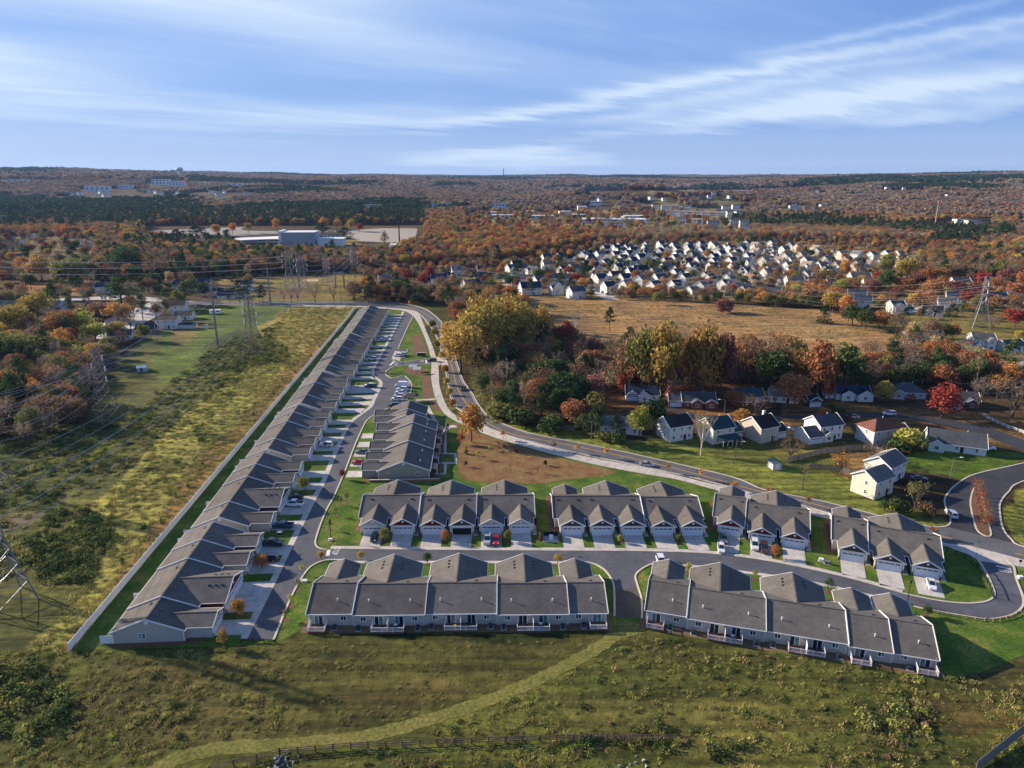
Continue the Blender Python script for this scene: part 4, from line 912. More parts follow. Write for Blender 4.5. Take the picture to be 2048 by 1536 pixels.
# ---------------------------------------------------------------- detached houses
def roofc(n,c): return roofm(n,c)
RC=dict(navy=roofc('roof navy',(.028,.045,.085)),slate=roofc('roof slate',(.085,.09,.10)),teal=roofc('roof teal',(.03,.07,.085)),brown=roofc('roof brown',(.13,.095,.07)),tan=roofc('roof tan',(.28,.225,.17)),red=roofc('roof red brown',(.20,.085,.06)),black=roofc('roof black',(.028,.028,.034)),grey=roofc('roof grey',(.17,.165,.155)),orange=roofc('roof orange',(.33,.17,.10)))
WC=dict(white=M_SIDW,cream=M_SIDC,grey=M_SIDB,brick=M_BRK,blue=M_SIDN,beige=sg('siding beige',(.50,.44,.37)),char=M_CHAR)
def house(name,label,x,y,rz,w=11,d=9,st=2,wall='white',roof='navy',wing=None,gar=None,porch=None,chim=None,sl=.62,rich=True,z=0,cat='house',group=None,hip=False):
    root=empty(name,(x,y,z),R(rz),label=label,cat=cat,group=group)
    wm,rm=WC[wall],RC[roof]; ev=2.8*st; 
    def block(x0,x1,y0,y1,ev,ax='x',nm='wall',zb=0,hp=False,ms=wm):
        b=MB(); r=MB(); t=MB(); o=.35
        if ax=='x':
            ym=(y0+y1)/2; zr=ev+(y1-y0)/2*sl; zo=ev-o*sl
            hh=(y1-y0)/2 if hp else 0
            if hp:
                b.box(x0,x1,y0,y1,zb,ev-.1)
                A=(x0-o,y0-o,zo);B=(x1+o,y0-o,zo);C=(x1+o,y1+o,zo);D=(x0-o,y1+o,zo);E=(x0+hh,ym,zr);Fp=(x1-hh,ym,zr)
                for q in ([A,B,Fp,E],[B,C,Fp],[C,D,E,Fp],[D,A,E]): r.slab(q,.12)
            else:
                b.prism([(y0,zb),(y1,zb),(y1,ev-.1),(ym,zr-.15),(y0,ev-.1)],x0,x1,'x')
                r.slab([(x0-o,y0-o,zo),(x1+o,y0-o,zo),(x1+o,ym,zr),(x0-o,ym,zr)],.12); r.slab([(x0-o,ym,zr),(x1+o,ym,zr),(x1+o,y1+o,zo),(x0-o,y1+o,zo)],.12)
                for xx in (x0-o-.04,x1+o+.04): t.beam((xx,y0-o,zo),(xx,ym,zr+.02),.09,.3); t.beam((xx,ym,zr+.015),(xx,y1+o,zo),.09,.29)
            t.box(x0-o,x1+o,y0-o-.1,y0-o-.003,zo-.16,zo)
            t.box(x0-o,x1+o,y1+o+.003,y1+o+.1,zo-.16,zo)
        else:
            xm=(x0+x1)/2; zr=ev+(x1-x0)/2*sl; zo=ev-o*sl
            b.prism([(x0,zb),(x1,zb),(x1,ev-.1),(xm,zr-.15),(x0,ev-.1)],y0,y1,'y')
            r.slab([(x0-o,y0-o,zo),(xm,y0-o,zr),(xm,y1,zr),(x0-o,y1,zo)],.12); r.slab([(xm,y0-o,zr),(x1+o,y0-o,zo),(x1+o,y1,zo),(xm,y1,zr)],.12)
            t.beam((x0-o,y0-o-.04,zo),(xm,y0-o-.04,zr+.02),.09,.3); t.beam((xm,y0-o-.045,zr+.015),(x1+o,y0-o-.04,zo),.09,.29)
        b.build(nm,ms,root); ro=r.build('roof',rm,root); t.build('trim',M_TRIM,root); return ro,zr
    ro,zr=block(-w/2,w/2,-d/2,d/2,ev,hp=hip)
    wx=[-w*.34,0,w*.34] if w>9 else [-w*.27,w*.27]
    occupied=[]
    if wing:
        for (c,ww,p,s2) in wing:
            ya=-d/2-p; e2=2.8*s2
            run=min(d/2-.3,(ww/2*sl+(e2-ev))/sl) if s2==st else 0
            block(c-ww/2,c+ww/2,ya,-d/2+max(run,0)-(0 if s2==st else .01),e2+.01,'y','wing_wall'); occupied.append((c-ww/2,c+ww/2,s2))
            window(root,'y-',(c,ya,1.5),1.5,1.5,mull=1,teal=rnd.choice([0,1,2])); 
            if s2==2: window(root,'y-',(c,ya,4.3),1.3,1.3,mull=1)
    if gar:
        c,gw,gd,off_=gar
        block(c-gw/2,c+gw/2,-d/2+off_,-d/2+off_+gd,2.8,'x' if abs(c)>w/2-1 else 'y','garage_wall')
        if rich: garage(root,c,-d/2+off_-.01); occupied.append((c-gw/2,c+gw/2,1))
    if rich:
        for s in range(st):
            for xx in wx:
                if any(a-.5<xx<b+.5 and s<s2 for a,b,s2 in occupied): continue
                window(root,'y-',(xx,-d/2,1.5+2.8*s),1.0,1.35,mull=2,teal=rnd.choice([0,0,1]))
        for s in range(st): window(root,'x-',(-w/2,-.8,1.5+2.8*s),.9,1.25,mull=2); window(root,'x+',(w/2,.9,1.5+2.8*s),.9,1.25,mull=2)
        if not gar or st==2:
            db=MB(); db.box(-.5,.5,-.06,0,.1,2.15)
            if not any(a-.5<1.6<b+.5 for a,b,_ in occupied): db.build('front_door',mat('door dark',(.05,.012,.012),.5),root).location=(1.5,-d/2-.003,0)
    if porch:
        c,pw,pd=porch; b=MB(); b.slab([(c-pw/2,-d/2-pd,2.35),(c+pw/2,-d/2-pd,2.35),(c+pw/2,-d/2+.02,3.1),(c-pw/2,-d/2+.02,3.1)],.12); b.build('porch_roof',rm,root)
        for k in range(int(pw/2)+1):
            xx=c-pw/2+.15+(pw-.3)*k/max(1,int(pw/2)); b=MB(); b.box(xx-.07,xx+.07,-d/2-pd+.1,-d/2-pd+.24,0,2.24); b.build('post',M_TRIM,root)
    if chim: b=MB(); b.box(chim-.4,chim+.4,.6,1.3,ev,zr+.9); b.box(chim-.46,chim+.46,.54,1.36,zr+.9,zr+1.05); b.build('chimney',M_SIDW if chim>0 else M_BRK,ro)
    else: b=MB(); b.rod((w*.2,1,zr-1.2),(w*.2,1,zr+.2),.1,n=6); b.build('roof_pipe',M_TRIM,ro)
    return root
def HP(px,py,**k):
    x,y,z=GT(px,py); lab=k.pop('label'); rz=k.pop('rz',0); d=k.get('d',9)
    a=R(rz); x+=-math.sin(a)*d/2; y+=math.cos(a)*d/2
    return house('house',lab,x,y,rz,z=z,**k)
HP(1285,802,rz=-6,w=13.5,d=9,st=1,roof='navy',wing=[(.8,5,1.6,1)],gar=(-4,4.9,3,-.02),label='white one-storey house with navy roof and a central gable behind the round green tree')
HP(1398,816,rz=-3,w=13,d=9,st=1,wall='brick',roof='slate',wing=[(-1,4.4,1.6,1),(4.4,4.6,1.8,1)],gar=(-9,5.4,6,1),label='brick ranch house with slate roof and two small front gables facing the cul-de-sac')
HP(1362,881,rz=22,w=9.5,d=8.5,st=2,roof='black',label='white two-storey house with black roof nearest the bare birch trees')
HP(1446,886,rz=22,w=9,d=9,st=2,wall='cream',roof='teal',gar=(7.2,5.4,7,2),porch=(1.2,8,3.6),label='cream two-storey house with teal roof and a dark screened back porch')
HP(1538,884,rz=26,w=8.3,d=9.5,st=2,wall='beige',roof='black',gar=(6.6,5.2,6,1),chim=2,label='beige two-storey house with black roof, between teal-roofed house and white one with deck')
HP(1661,880,rz=18,w=9.6,d=8.5,st=2,roof='slate',gar=(-7.4,6,8,-1.5),wing=[(-2.2,3.6,1.6,1)],label='white two-storey house with slate roof, side garage and fenced back deck')
HP(1627,812,rz=8,w=4.6,d=5,st=1,wall='char',roof='black',gar=(0,4.9,1.2,-1.2),sl=.55,label='tiny charcoal garage with white door under the russet tree')
HP(1706,800,rz=-4,w=14,d=8,st=1,roof='navy',wing=[(-2.7,5,1.5,1),(4.1,6,2.2,1)],gar=(-8,4.6,5,1.5),label='white ranch house with navy roof and two white front gables')
HP(1772,889,rz=18,w=11.5,d=8.5,st=2,wall='grey',roof='red',gar=(8.4,6,7.5,.8),hip=True,label='pale grey two-storey house with red-brown hipped roof')
HP(1817,797,rz=-10,w=13,d=9.5,st=1,wall='grey',roof='slate',hip=True,wing=[(-4.5,4.4,2,1)],label='low house with slate hipped roof beside the red parked car')
HP(1926,815,rz=-12,w=12,d=9,st=1,wall='brick',roof='slate',wing=[(2.6,4,1.5,1)],gar=(-4,5.4,3,-3.2),label='brick house with white garage door behind the crimson tree')
HP(1912,905,rz=-24,w=17,d=10.5,st=1,roof='slate',wing=[(-6.2,4.6,2.2,1)],label='long white ranch house with slate roof on the bright corner lawn')
HP(1793,962,rz=38,w=10,d=8,st=2,roof='grey',label='white two-storey house with grey roof, behind the cream one by the main road')
HP(1766,993,rz=32,w=9.0,d=7.5,st=2,wall='cream',roof='grey',label='cream two-storey house with grey roof closest to the main road')
HP(1240,868,rz=-14,w=15,d=8.5,st=1,roof='grey',label='white low house with grey roof half hidden by the dark roadside pines')
HP(1500,806,rz=0,w=11,d=8,st=1,wall='grey',roof='teal',label='low house with teal roof in the shade left of the bare white tree')
HP(1567,806,rz=-14,w=11,d=7,st=1,roof='grey',label='white low house hidden behind the big russet tree')
HP(1968,700,rz=-7,w=11,d=9,st=2,roof='grey',gar=(-6.6,6,7,-1.6),wing=[(2.8,4,1.2,2)],label='white two-storey house with grey roof below the right lattice pylon')
HP(2034,703,rz=18,w=13,d=9,st=1,roof='slate',label='white low house with slate roof at the right edge, next to the blue cars')
HP(1846,680,rz=6,w=13,d=9,st=1,roof='slate',wing=[(-3.5,5,2,1),(3,4,1.5,1)],label='white low house with slate roof half hidden by orange trees below the pylon field')
HP(1712,605,rz=-24,w=12,d=9,st=2,roof='navy',sl=.8,label='white two-storey house with navy roof at the right corner of the tan field')
HP(1724,617,rz=-24,w=11,d=7,st=2,roof='navy',sl=.8,label='white house with steep navy roof next to the dark cedar clump on the tan field')
HP(1798,628,rz=3,w=9,d=9,st=2,wall='white',roof='teal',gar=(7.6,7,7,2),wing=[(-.5,6,1,2)],label='white house with teal roof beside the open verge, leftmost of the group there')
HP(1864,632,rz=-28,w=12,d=9,st=1,sl=.8,roof='black',wing=[(-2,5.5,1.5,1)],label='white house with black roof and a dark blue awning on the open verge')
HP(1893,621,rz=-26,w=11,d=9,st=2,roof='slate',label='white house with slate roof, middle of the three by the right lattice pylon')
HP(1909,608,rz=-26,w=11,d=9,st=2,roof='navy',label='white house with navy roof, farthest of the three by the right lattice pylon')
HP(1925,578,rz=2,w=14,d=10,st=2,roof='slate',wing=[(3,8,3,1)],label='large white house with slate roof among the crimson trees near the right pylon')
HP(1995,600,rz=-20,w=12,d=9,st=1,wall='grey',roof='slate',label='grey house with slate roof right of the lattice pylon')
HP(2020,588,rz=-25,w=11,d=9,st=2,wall='white',roof='black',label='white gabled house with black roof among red trees, second from the right edge')
HP(1990,575,rz=-30,w=11,d=9,st=2,wall='white',roof='black',label='white gabled house with black roof behind the right lattice pylon top')
# left neighbourhood
HP(352,628,rz=12,w=12,d=11,st=2,roof='brown',sl=.5,label='white two-storey house with broad blank gable by the left end of the far road')
HP(366,640,rz=5,w=11,d=8,st=1,roof='brown',label='white low house with brown roof just in front of the broad white gable')
HP(333,658,rz=4,w=13,d=8,st=2,roof='brown',sl=.45,label='white two-storey house with brown roof beside the long cream carport')
HP(290,668,rz=14,w=10,d=9,st=1,wall='brick',roof='teal',label='brick house with teal roof at the edge of the left woods')
HP(240,680,rz=18,w=12,d=8,st=1,wall='white',roof='slate',label='white house mostly hidden by yellow trees in the left woods')
HP(190,632,rz=2,w=12.5,d=9,st=2,wall='blue',roof='teal',wing=[(-2,4,1.0,2)],gar=(8.6,5.2,7,1.5),label='blue two-storey house with teal roof among orange trees')
HP(100,628,rz=0,w=14,d=9,st=2,wall='grey',roof='teal',label='grey house with teal roof behind the big yellow tree')
HP(16,628,rz=-5,w=13,d=9,st=2,wall='grey',roof='teal',label='grey house with teal roof at the left edge of the picture')
HP(206,588,rz=10,w=11,d=10,st=2,wall='grey',roof='navy',wing=[(2.5,4,1.4,1)],label='grey two-storey house with navy roof and porch left of the tall pines')
HP(362,584,rz=10,w=12,d=9,st=2,roof='teal',sl=.7,wing=[(4.5,4,2,2)],label='white two-storey house with teal roof behind the tall pines')
HP(408,580,rz=14,w=10,d=9,st=2,roof='navy',sl=.7,gar=(-6,6,7,-1),label='white two-storey house with navy roof, left of the lattice pylons')
HP(452,598,rz=14,w=12,d=11,st=1,roof='teal',sl=.85,label='white house with steep teal roof next to the far road, behind the steel monopole')
HP(482,594,rz=12,w=11,d=8,st=1,roof='teal',sl=.7,label='white house with teal roof, middle of three by the power line corridor')
HP(494,582,rz=14,w=9,d=8,st=2,roof='slate',sl=.7,label='white house with slate roof, farthest of three by the power line corridor')
HP(996,697,rz=6,w=11,d=8,st=1,wall='white',roof='slate',label='white cottage glimpsed under the golden trees')
HP(1068,686,rz=4,w=12,d=8,st=1,wall='grey',roof='navy',label='grey cottage with navy roof right of the golden trees')
for i,(a,b,w,c,r_) in enumerate([(62,480,11,'white','grey'),(38,494,10,'white','grey'),(18,480,12,'grey','grey'),(10,498,11,'grey','grey'),(30,518,13,'grey','slate'),(68,528,12,'white','slate'),(150,476,9,'white','grey'),(165,484,10,'white','tan'),(178,491,10,'white','tan'),(160,494,9,'grey','grey')]):
    HP(a,b,rz=rnd.uniform(-20,20),w=w,d=9,st=2 if i<2 else 1,wall=c,roof=r_,rich=i<6,hip=i>5,label=f'{c} house with {r_} roof, {["upper left","middle","leftmost upper","leftmost lower","lower wide","lower right","topmost","second","third","fourth"][i]} one in the {"far left yellow-tree street" if i<6 else "row of pale roofs far left"}')
# houses in front of the far woods, centre
for (a,b,rz,w,d,st,wl,rf,lab) in [
 (772,572,20,10,9,2,'white','tan','white gabled house with a half tan roof, leftmost beyond the purple thicket'),
 (790,560,-4,13,9,1,'grey','teal','grey house with teal roof just behind the leftmost white gable'),
 (850,574,8,9,8,2,'white','navy','white house with navy roof right of the crimson maples'),
 (878,570,0,13,9,2,'white','navy','wide white house with navy roof above the grey thicket'),
 (915,552,12,9,9,2,'grey','slate','grey house with a round blue window by the small lattice mast'),
 (893,556,24,8,8,1,'white','black','small white house with black roof left of the small lattice mast'),
 (968,552,6,11,10,2,'white','teal','tall white house with teal roof, farthest in the column by the crimson maples'),
 (962,566,8,11,9,2,'white','slate','white house with slate roof, second in the column by the crimson maples'),
 (950,585,30,14,11,2,'white','slate','large white house with steep slate roof over the golden trees'),
 (988,588,-6,14,8,1,'brick','navy','long low brick house with navy roof beside the large white one'),
 (1064,590,14,16,11,2,'white','navy','largest white house with navy roof in front of the cross street'),
 (1158,597,26,12,9,2,'white','slate','white twin-gabled house at the tan field edge behind the white fence'),
 (1052,565,-6,15,9,1,'white','slate','long slate-roofed house behind the largest navy-roofed one'),
 (1045,548,16,10,9,2,'white','slate','white gabled house, front of the stepped pair at the street head'),
 (1036,540,16,10,9,2,'white','black','white gabled house, rear of the stepped pair at the street head'),
 (1128,562,-4,17,9,1,'white','slate','long slate-roofed house, upper of two beside the crimson street trees'),
 (1138,577,-4,17,9,1,'white','slate','long slate-roofed house, lower of two beside the crimson street trees'),
 (1097,540,16,9,10,2,'white','orange','white house with orange roof left of the small dark cedar'),
 (1096,526,16,9,10,2,'white','navy','white house with navy roof behind the orange-roofed one'),
 (1102,552,20,9,8,1,'white','orange','low white house with orange roof near the crimson street trees'),
 (1284,552,10,14,10,2,'white','black','big white house with black roof in the left part of the dense estate'),
 (1592,574,4,14,9,2,'white','tan','white two-storey house with tan roof above the field hedge'),
 (1635,574,-10,13,9,1,'cream','tan','cream low house with tan roof right of the tan-roofed two-storey one'),
 (1666,572,20,8,7,1,'white','slate','small white gabled outbuilding by the lime green tree'),
 (1723,568,2,17,10,2,'white','tan','wide white house with two front gables above the navy-roofed pair'),
 (1742,580,-8,11,8,2,'white','tan','white house with tan roof just right of the two-gabled wide house'),
 (1360,586,26,9,8,1,'white','grey','white gabled house in the hedge left of the small lattice pylon'),
 (1392,588,30,8,8,1,'white','grey','small white gabled house left of the small lattice pylon, behind bare trees'),
 (1482,582,16,11,9,1,'white','tan','pale house with tan roof right of the small lattice pylon'),
 (1500,588,30,9,8,1,'grey','slate','grey gabled house right of the russet tree by the small pylon'),
 (1545,592,-14,12,9,1,'grey','slate','grey-roofed low house in the dark hedge above the tan field')]:
    HP(a,b,rz=rz,w=w,d=d,st=st,wall=wl,roof=rf,label=lab,sl=.75)
# dense estate: six prototypes, copied
HPOS=[]
def protos():
    out=[]
    spec=[(10,9,2,'white','navy',[(2.4,4,1.2,2)],None),(11,9,2,'white','slate',[(-2.4,4,1.2,2)],None),(10,10,2,'cream','tan',[(2.4,4.4,1.4,2)],None),(12,9,1,'white','tan',[(-2.5,5,2,1)],None),(9,10,2,'grey','navy',[(0,4.4,1.4,2)],None),(11,9,2,'beige','orange',[(2,4,1,2)],None),(10,9,2,'white','grey',None,None),(12,10,1,'white','black',[(2.4,5.5,2.4,1)],None)]
    for w,d,st,wl,rf,wg,gr in spec:
        out.append((house('house','',0,0,0,w=w,d=d,st=st,wall=wl,roof=rf,wing=wg,rich=True,sl=.75),wl,rf,st))
    return out
PR_=protos(); used_=set()
rows=[]
xs0=[(1215,1570),(1185,1600),(1175,1640),(1165,1700),(1175,1800),(1180,1850),(1185,1720),(1190,1690),(1195,1560),(1212,1480)]
ys0=[497,503,509,516,524,533,544,556,569,583]
ordn=['first','second','third','fourth','fifth','sixth','seventh','eighth','ninth','tenth','eleventh','twelfth']+[f'{n}'+({1:'st',2:'nd',3:'rd'}.get(n%10,'th') if n>20 else 'th') for n in range(13,60)]
ROWN=['farthest','second farthest','third farthest','fourth farthest','fifth farthest','fifth nearest','fourth nearest','third nearest','second nearest','nearest']
for ri,(xa,xb) in enumerate(xs0):
    yy=ys0[ri]; X,Y,_=GT((xa+xb)/2,yy); step=15.5*1430/math.hypot(X,Y)/1.0
    px=xa+rnd.uniform(0,6); row=[]
    while px<xb:
        py=yy+rnd.uniform(-2,2)-((px-1400)/1000*14 if ri<5 else (px-1400)/1000*5)
        row.append((px,py)); px+=step*rnd.uniform(.85,1.5)
    rows.append(row)
rows.append([(1122,524),(1140,521),(1158,520),(1172,527),(1128,545),(1148,548),(1170,541),(1180,556),(1196,566),(1012,598),(1024,548),(1066,552),(1078,573),(1112,588)])
ROWN.append('loose left-hand')
for ri,row in enumerate(rows):
    for k,(px,py) in enumerate(row):
        if 1268<px<1302 and 535<py<560: continue
        left=px<1500
        ch=rnd.choice([0,0,1,4,7,1,6,0] if left else [2,3,3,2,5,6,2,3,6])
        p,wl,rf,st=PR_[ch]; X,Y,Z=GT(px,py)
        if any((X-a)**2+(Y-b)**2<11.5**2 for a,b in HPOS): continue
        HPOS.append((X,Y))
        if ch in used_: o=copy_tree(p)
        else: o=p; used_.add(ch)
        o.location=(X,Y,Z); o.scale=(.97,.97,1.04); o.rotation_euler=(0,0,R(rnd.choice([34,28,42,38,26,-58,44,30])+rnd.uniform(-8,8)))
        tag(o,f'{ {"white":"white","cream":"cream","grey":"grey","beige":"beige"}[wl]} {"two" if st==2 else "one"}-storey {rf}-roofed house, {ordn[k]} from the left in the {ROWN[ri]} estate row','house','houses of the dense estate beyond the tan field')
for i,(p,*_r) in enumerate(PR_):
    if i not in used_:
        for ch in list(p.children_recursive): bpy.data.objects.remove(ch)
        bpy.data.objects.remove(p)
# ---------------------------------------------------------------- larger far buildings
def block(name,label,px,py,w,d,h,rz,m,roof=None,wins=0,storeys=1,cat='building',gab=False,group=None):
    x,y,z=GT(px,py); q=0 if y<1050 else 2.5 if y<1700 else 4; h=h*(1 if y<1050 else 1.15); r=empty(name,(x,y,z+q),R(rz),label=label,cat=cat,group=group)
    b=MB(); b.box(-w/2,w/2,0,d,-2-q,h); b.build('wall',m,r)
    b=MB()
    if gab: b.slab([(-w/2-.5,-.5,h+.1),(w/2+.5,-.5,h+.1),(w/2+.5,d/2,h+d*.2),(-w/2-.5,d/2,h+d*.2)],.2); b.slab([(-w/2-.5,d/2,h+d*.2),(w/2+.5,d/2,h+d*.2),(w/2+.5,d+.5,h+.1),(-w/2-.5,d+.5,h+.1)],.2)
    else: b.box(-w/2-.2,w/2+.2,-.2,d+.2,h+.003,h+.5)
    b.build('roof',roof or M_TRIM,r)
    for s in range(storeys):
        for k in range(wins):
            xx=-w/2+w*(k+.5)/wins; g=MB(); g.box(xx-w/wins*.28,xx+w/wins*.28,-.12,-.003,h*(s+.35)/storeys,h*(s+.8)/storeys); g.build('window',M_GLASS,r)
    return r
M_WB=mat('white wall',(.78,.78,.76),.7,.04,.2); M_GB=mat('grey ribbed wall',(.34,.37,.42),.6,.1,.1,extra=courses(2,3.2,.1,.7)); M_CB=mat('cream wall',(.62,.56,.48),.8,.08,.2)
r=block('arena','',598,494,42,30,18,4,M_GB,M_WB); tag(r,'large grey ribbed arena hall with white corner tower left of the car park','building')
b=MB(); b.box(-24.5,-21.02,-1,30,-2,20); b.build('corner_tower',M_WB,r)
b=MB(); b.box(-70,-24.6,2,28,0,7.5); b.build('low_wing',M_WB,r); b=MB(); b.slab([(-84,-6,9.3),(-24.6,-3,11),(-24.6,29,11.5),(-84,26,9.8)],1.0); b.build('canopy',M_WB,r)
for k in range(6): b=MB(); b.rod((-80+k*10,-4,0),(-80+k*10,-4,8.4),.4); b.build('post',M_WB,r)
b=MB(); b.box(22,55,6,28,0,9); b.box(21.5,56,5.5,28.5,9.003,9.8); b.build('low_wing',M_WB,r)
b=MB(); b.box(-66,-28,1.7,1.99,1,5.5); b.build('window',M_GLASS,r)
block('school_building','long navy-roofed school block behind the dark pines right of the arena',655,478,34,14,5,2,M_CB,RC['navy'],6)
block('shopping_block','red brick shop with white roof in the far shopping strip',1158,440,26,14,7,3,M_BRK,M_TRIM,4)
for i,(a,b_,w,d,h,l) in enumerate([(1228,448,120,40,5,'long white-roofed shopping building in front of the far red brick shop'),(1270,442,45,25,6,'pale blue-roofed store right of the long white-roofed shopping building'),(1165,426,22,14,9,'white bank-like building above the red brick shop'),(1190,412,30,14,6,'white house-like building beside the grassy hill'),(1005,440,44,20,6,'white-roofed store left of the shopping strip'),(1050,430,40,18,5,'low white store under the far woods'),(985,432,30,16,5,'small white store leftmost in the shopping strip'),(1085,440,46,20,5,'wide pale store between the trees of the strip'),(1130,432,26,12,6,'white shed among orange trees of the strip')]):
    block('shopping_block',l,a,b_,w,d,h,rnd.uniform(-6,6),M_WB,M_TRIM,5)
for i in range(8):
    block('apartment_block',f'white gabled apartment block, {ordn[i]} from the left in the far apartment row',1335+i*15.2,436+i*.6,14,13,10,-25,M_WB if i%3 else M_CB,RC['tan'],4,3,gab=True,group='far apartment blocks')
for i,(a,b_) in enumerate([(1312,422),(1330,424),(1350,425),(1372,425),(1452,425),(1472,422),(1440,434),(1462,436),(1480,436),(1360,452),(1392,455),(1425,458),(1470,455),(1490,458),(1235,462),(1210,456)]):
    block('apartment_block',f'pale apartment block, {ordn[i]} of the scattered ones around the far apartment row',a,b_,18,13,9,rnd.uniform(-30,20),rnd.choice([M_WB,M_CB,M_SIDB]),RC[rnd.choice(['tan','brown','slate'])],4,3,gab=True,group='scattered apartment blocks')
for (a,b_,w,h,l) in [(322,371,72,17,'left half of the long white hospital on the left ridge'),(354,373,62,13,'right half of the long white hospital on the left ridge'),(195,383,86,11,'long cream warehouse below the left ridge'),(30,366,110,6,'flat pale warehouse at the far left edge'),(250,378,60,8,'pale office building between warehouse and hospital'),(480,374,110,7,'long white store on the far ridge right of the hospital'),(410,371,60,6,'low white row of stores right of the hospital'),(1845,362,120,22,'white office block on the far right horizon'),(1895,364,90,10,'low white building on the far right horizon'),(1490,388,80,7,'white-roofed warehouse on the middle horizon right'),(1720,456,36,4,'low grey-roofed shop left of the tan pole'),(1800,458,30,4,'low white shop near the tan pole'),(1590,425,26,9,'cream apartment house among orange trees right of the far apartments'),(1620,430,30,8,'pale apartment house behind the orange trees'),(1925,448,22,5,'white farmhouse on the small meadow far right'),(1950,450,24,4,'long white barn on the small meadow far right'),(940,356,60,7,'tiny white building on the central horizon'),(880,415,60,5,'low pale building before the central woods'),(745,418,50,5,'low white roof in the central woods'),(1000,418,40,7,'grey building beside the far highway')]:
    block('far_building',l,a,b_,w,16,h,rnd.uniform(-8,8),M_WB,M_TRIM if 'warehouse' in l or 'hosp' in l else RC['grey'],5,2 if h>8 else 1)
for i in range(46):
    z_=rnd.random()
    if i<26: a=rnd.uniform(140,240) if i<10 else rnd.uniform(290,500); b_=rnd.uniform(386,402)
    else: a=rnd.uniform(1560,1980) if i<38 else rnd.uniform(1180,1500); b_=rnd.uniform(372,420) if i<38 else rnd.uniform(380,412)
    block('far_house',f'small white far house in the autumn woods, {"on the left" if i<26 else "on the right"} of the picture',a,b_,12,9,4.2,rnd.uniform(-40,40),M_WB,RC['grey'],2,1,gab=True,cat='house',group='far houses in the autumn woods')
# water tower, chimney, masts
x,y,z=GT(361,356); wt=empty('water_tower',(x,y,z-4),label='pale green water tower on the left ridge against the sky',cat='water tower')
mg=mat('pale green paint',(.36,.55,.48),.5,.08,.3); sc=y/2000
b=MB(); b.rod((0,0,0),(0,0,20*sc),5*sc,4.2*sc,16); b.build('column',mg,wt)
b=MB(); 
for z0,z1,r0,r1 in ((18,21,4.2,8.5),(21,24,8.5,9.6),(24,26.5,9.6,8.6),(26.5,28.5,8.6,4),(28.5,29.2,4,.5)): b.rod((0,0,z0*sc),(0,0,z1*sc),r0*sc,r1*sc,20)
b.build('tank',mg,wt)
def pole_at(name,label,px,py,top,m,r,cat='pole',**k):
    x,y,z=GT(px,py); dd=math.hypot(x,y); h=(py-top)*dd/1430*1.02; e=empty(name,(x,y,z),label=label,cat=cat,**k)
    b=MB(); b.rod((0,0,0),(0,0,h),r,r*.6,8); b.build('shaft',m,e); return e,h
e,h=pole_at('smokestack','dark smokestack standing on the central horizon',1007,353,338,M_METAL,9,'chimney')
b=MB(); b.rod((0,0,h*.86),(0,0,h*.9),6.6,6.6,8); b.build('band',M_STEEL,e)
e,h=pole_at('mobile_phone_mast','dark mobile phone mast by the pale car park',799,485,433,M_METAL,1.0,'mast')
for s_ in range(3): b=MB(); a=s_*2.1; b.box(-.6,.6,-.25,.25,h-3,h); o=b.build('antenna',M_METAL,e); o.location=(1.6*math.cos(a),1.6*math.sin(a),0)
e,h=pole_at('tan_mast','tall tan pole among the right-hand woods',1869,458,413,mat('tan paint',(.5,.3,.18)),1.2,'pole'); b=MB(); b.rod((0,0,h-3),(0,0,h),1.8,1.8,8); b.build('cap',M_STEEL,e)
# far blue hills
def hill(pl,pr,top,D,nm='far_hill'):
    n=40; b=MB(); v=[];f=[]
    xa=(pl-1024)/1490*D; xb=(pr-1024)/1490*D; ht=H+(HOR-top)/1490*D
    for i in range(n+1):
        t=i/n; x=xa+(xb-xa)*t; e=math.sin(math.pi*t)**1.2*(1+.15*math.sin(t*9)); v+=[(x,D-1500,-20),(x,D,max(-10,ht*e)),(x,D+1800,-20)]
        if i: a=3*(i-1);c=3*i; f+=[(a,c,c+1,a+1),(a+1,c+1,c+2,a+2)]
    b.add(v,f); tag(b.build(nm,mat('far wooded hill',(.055,.05,.045),.95,.2,.01)),kind='structure')
hill(1085,1205,346,16000); hill(1190,1300,347,16500); hill(1880,1960,343,16000); hill(1400,1900,347.5,17000); hill(520,1000,347.5,17000); hill(-200,700,341,8500)
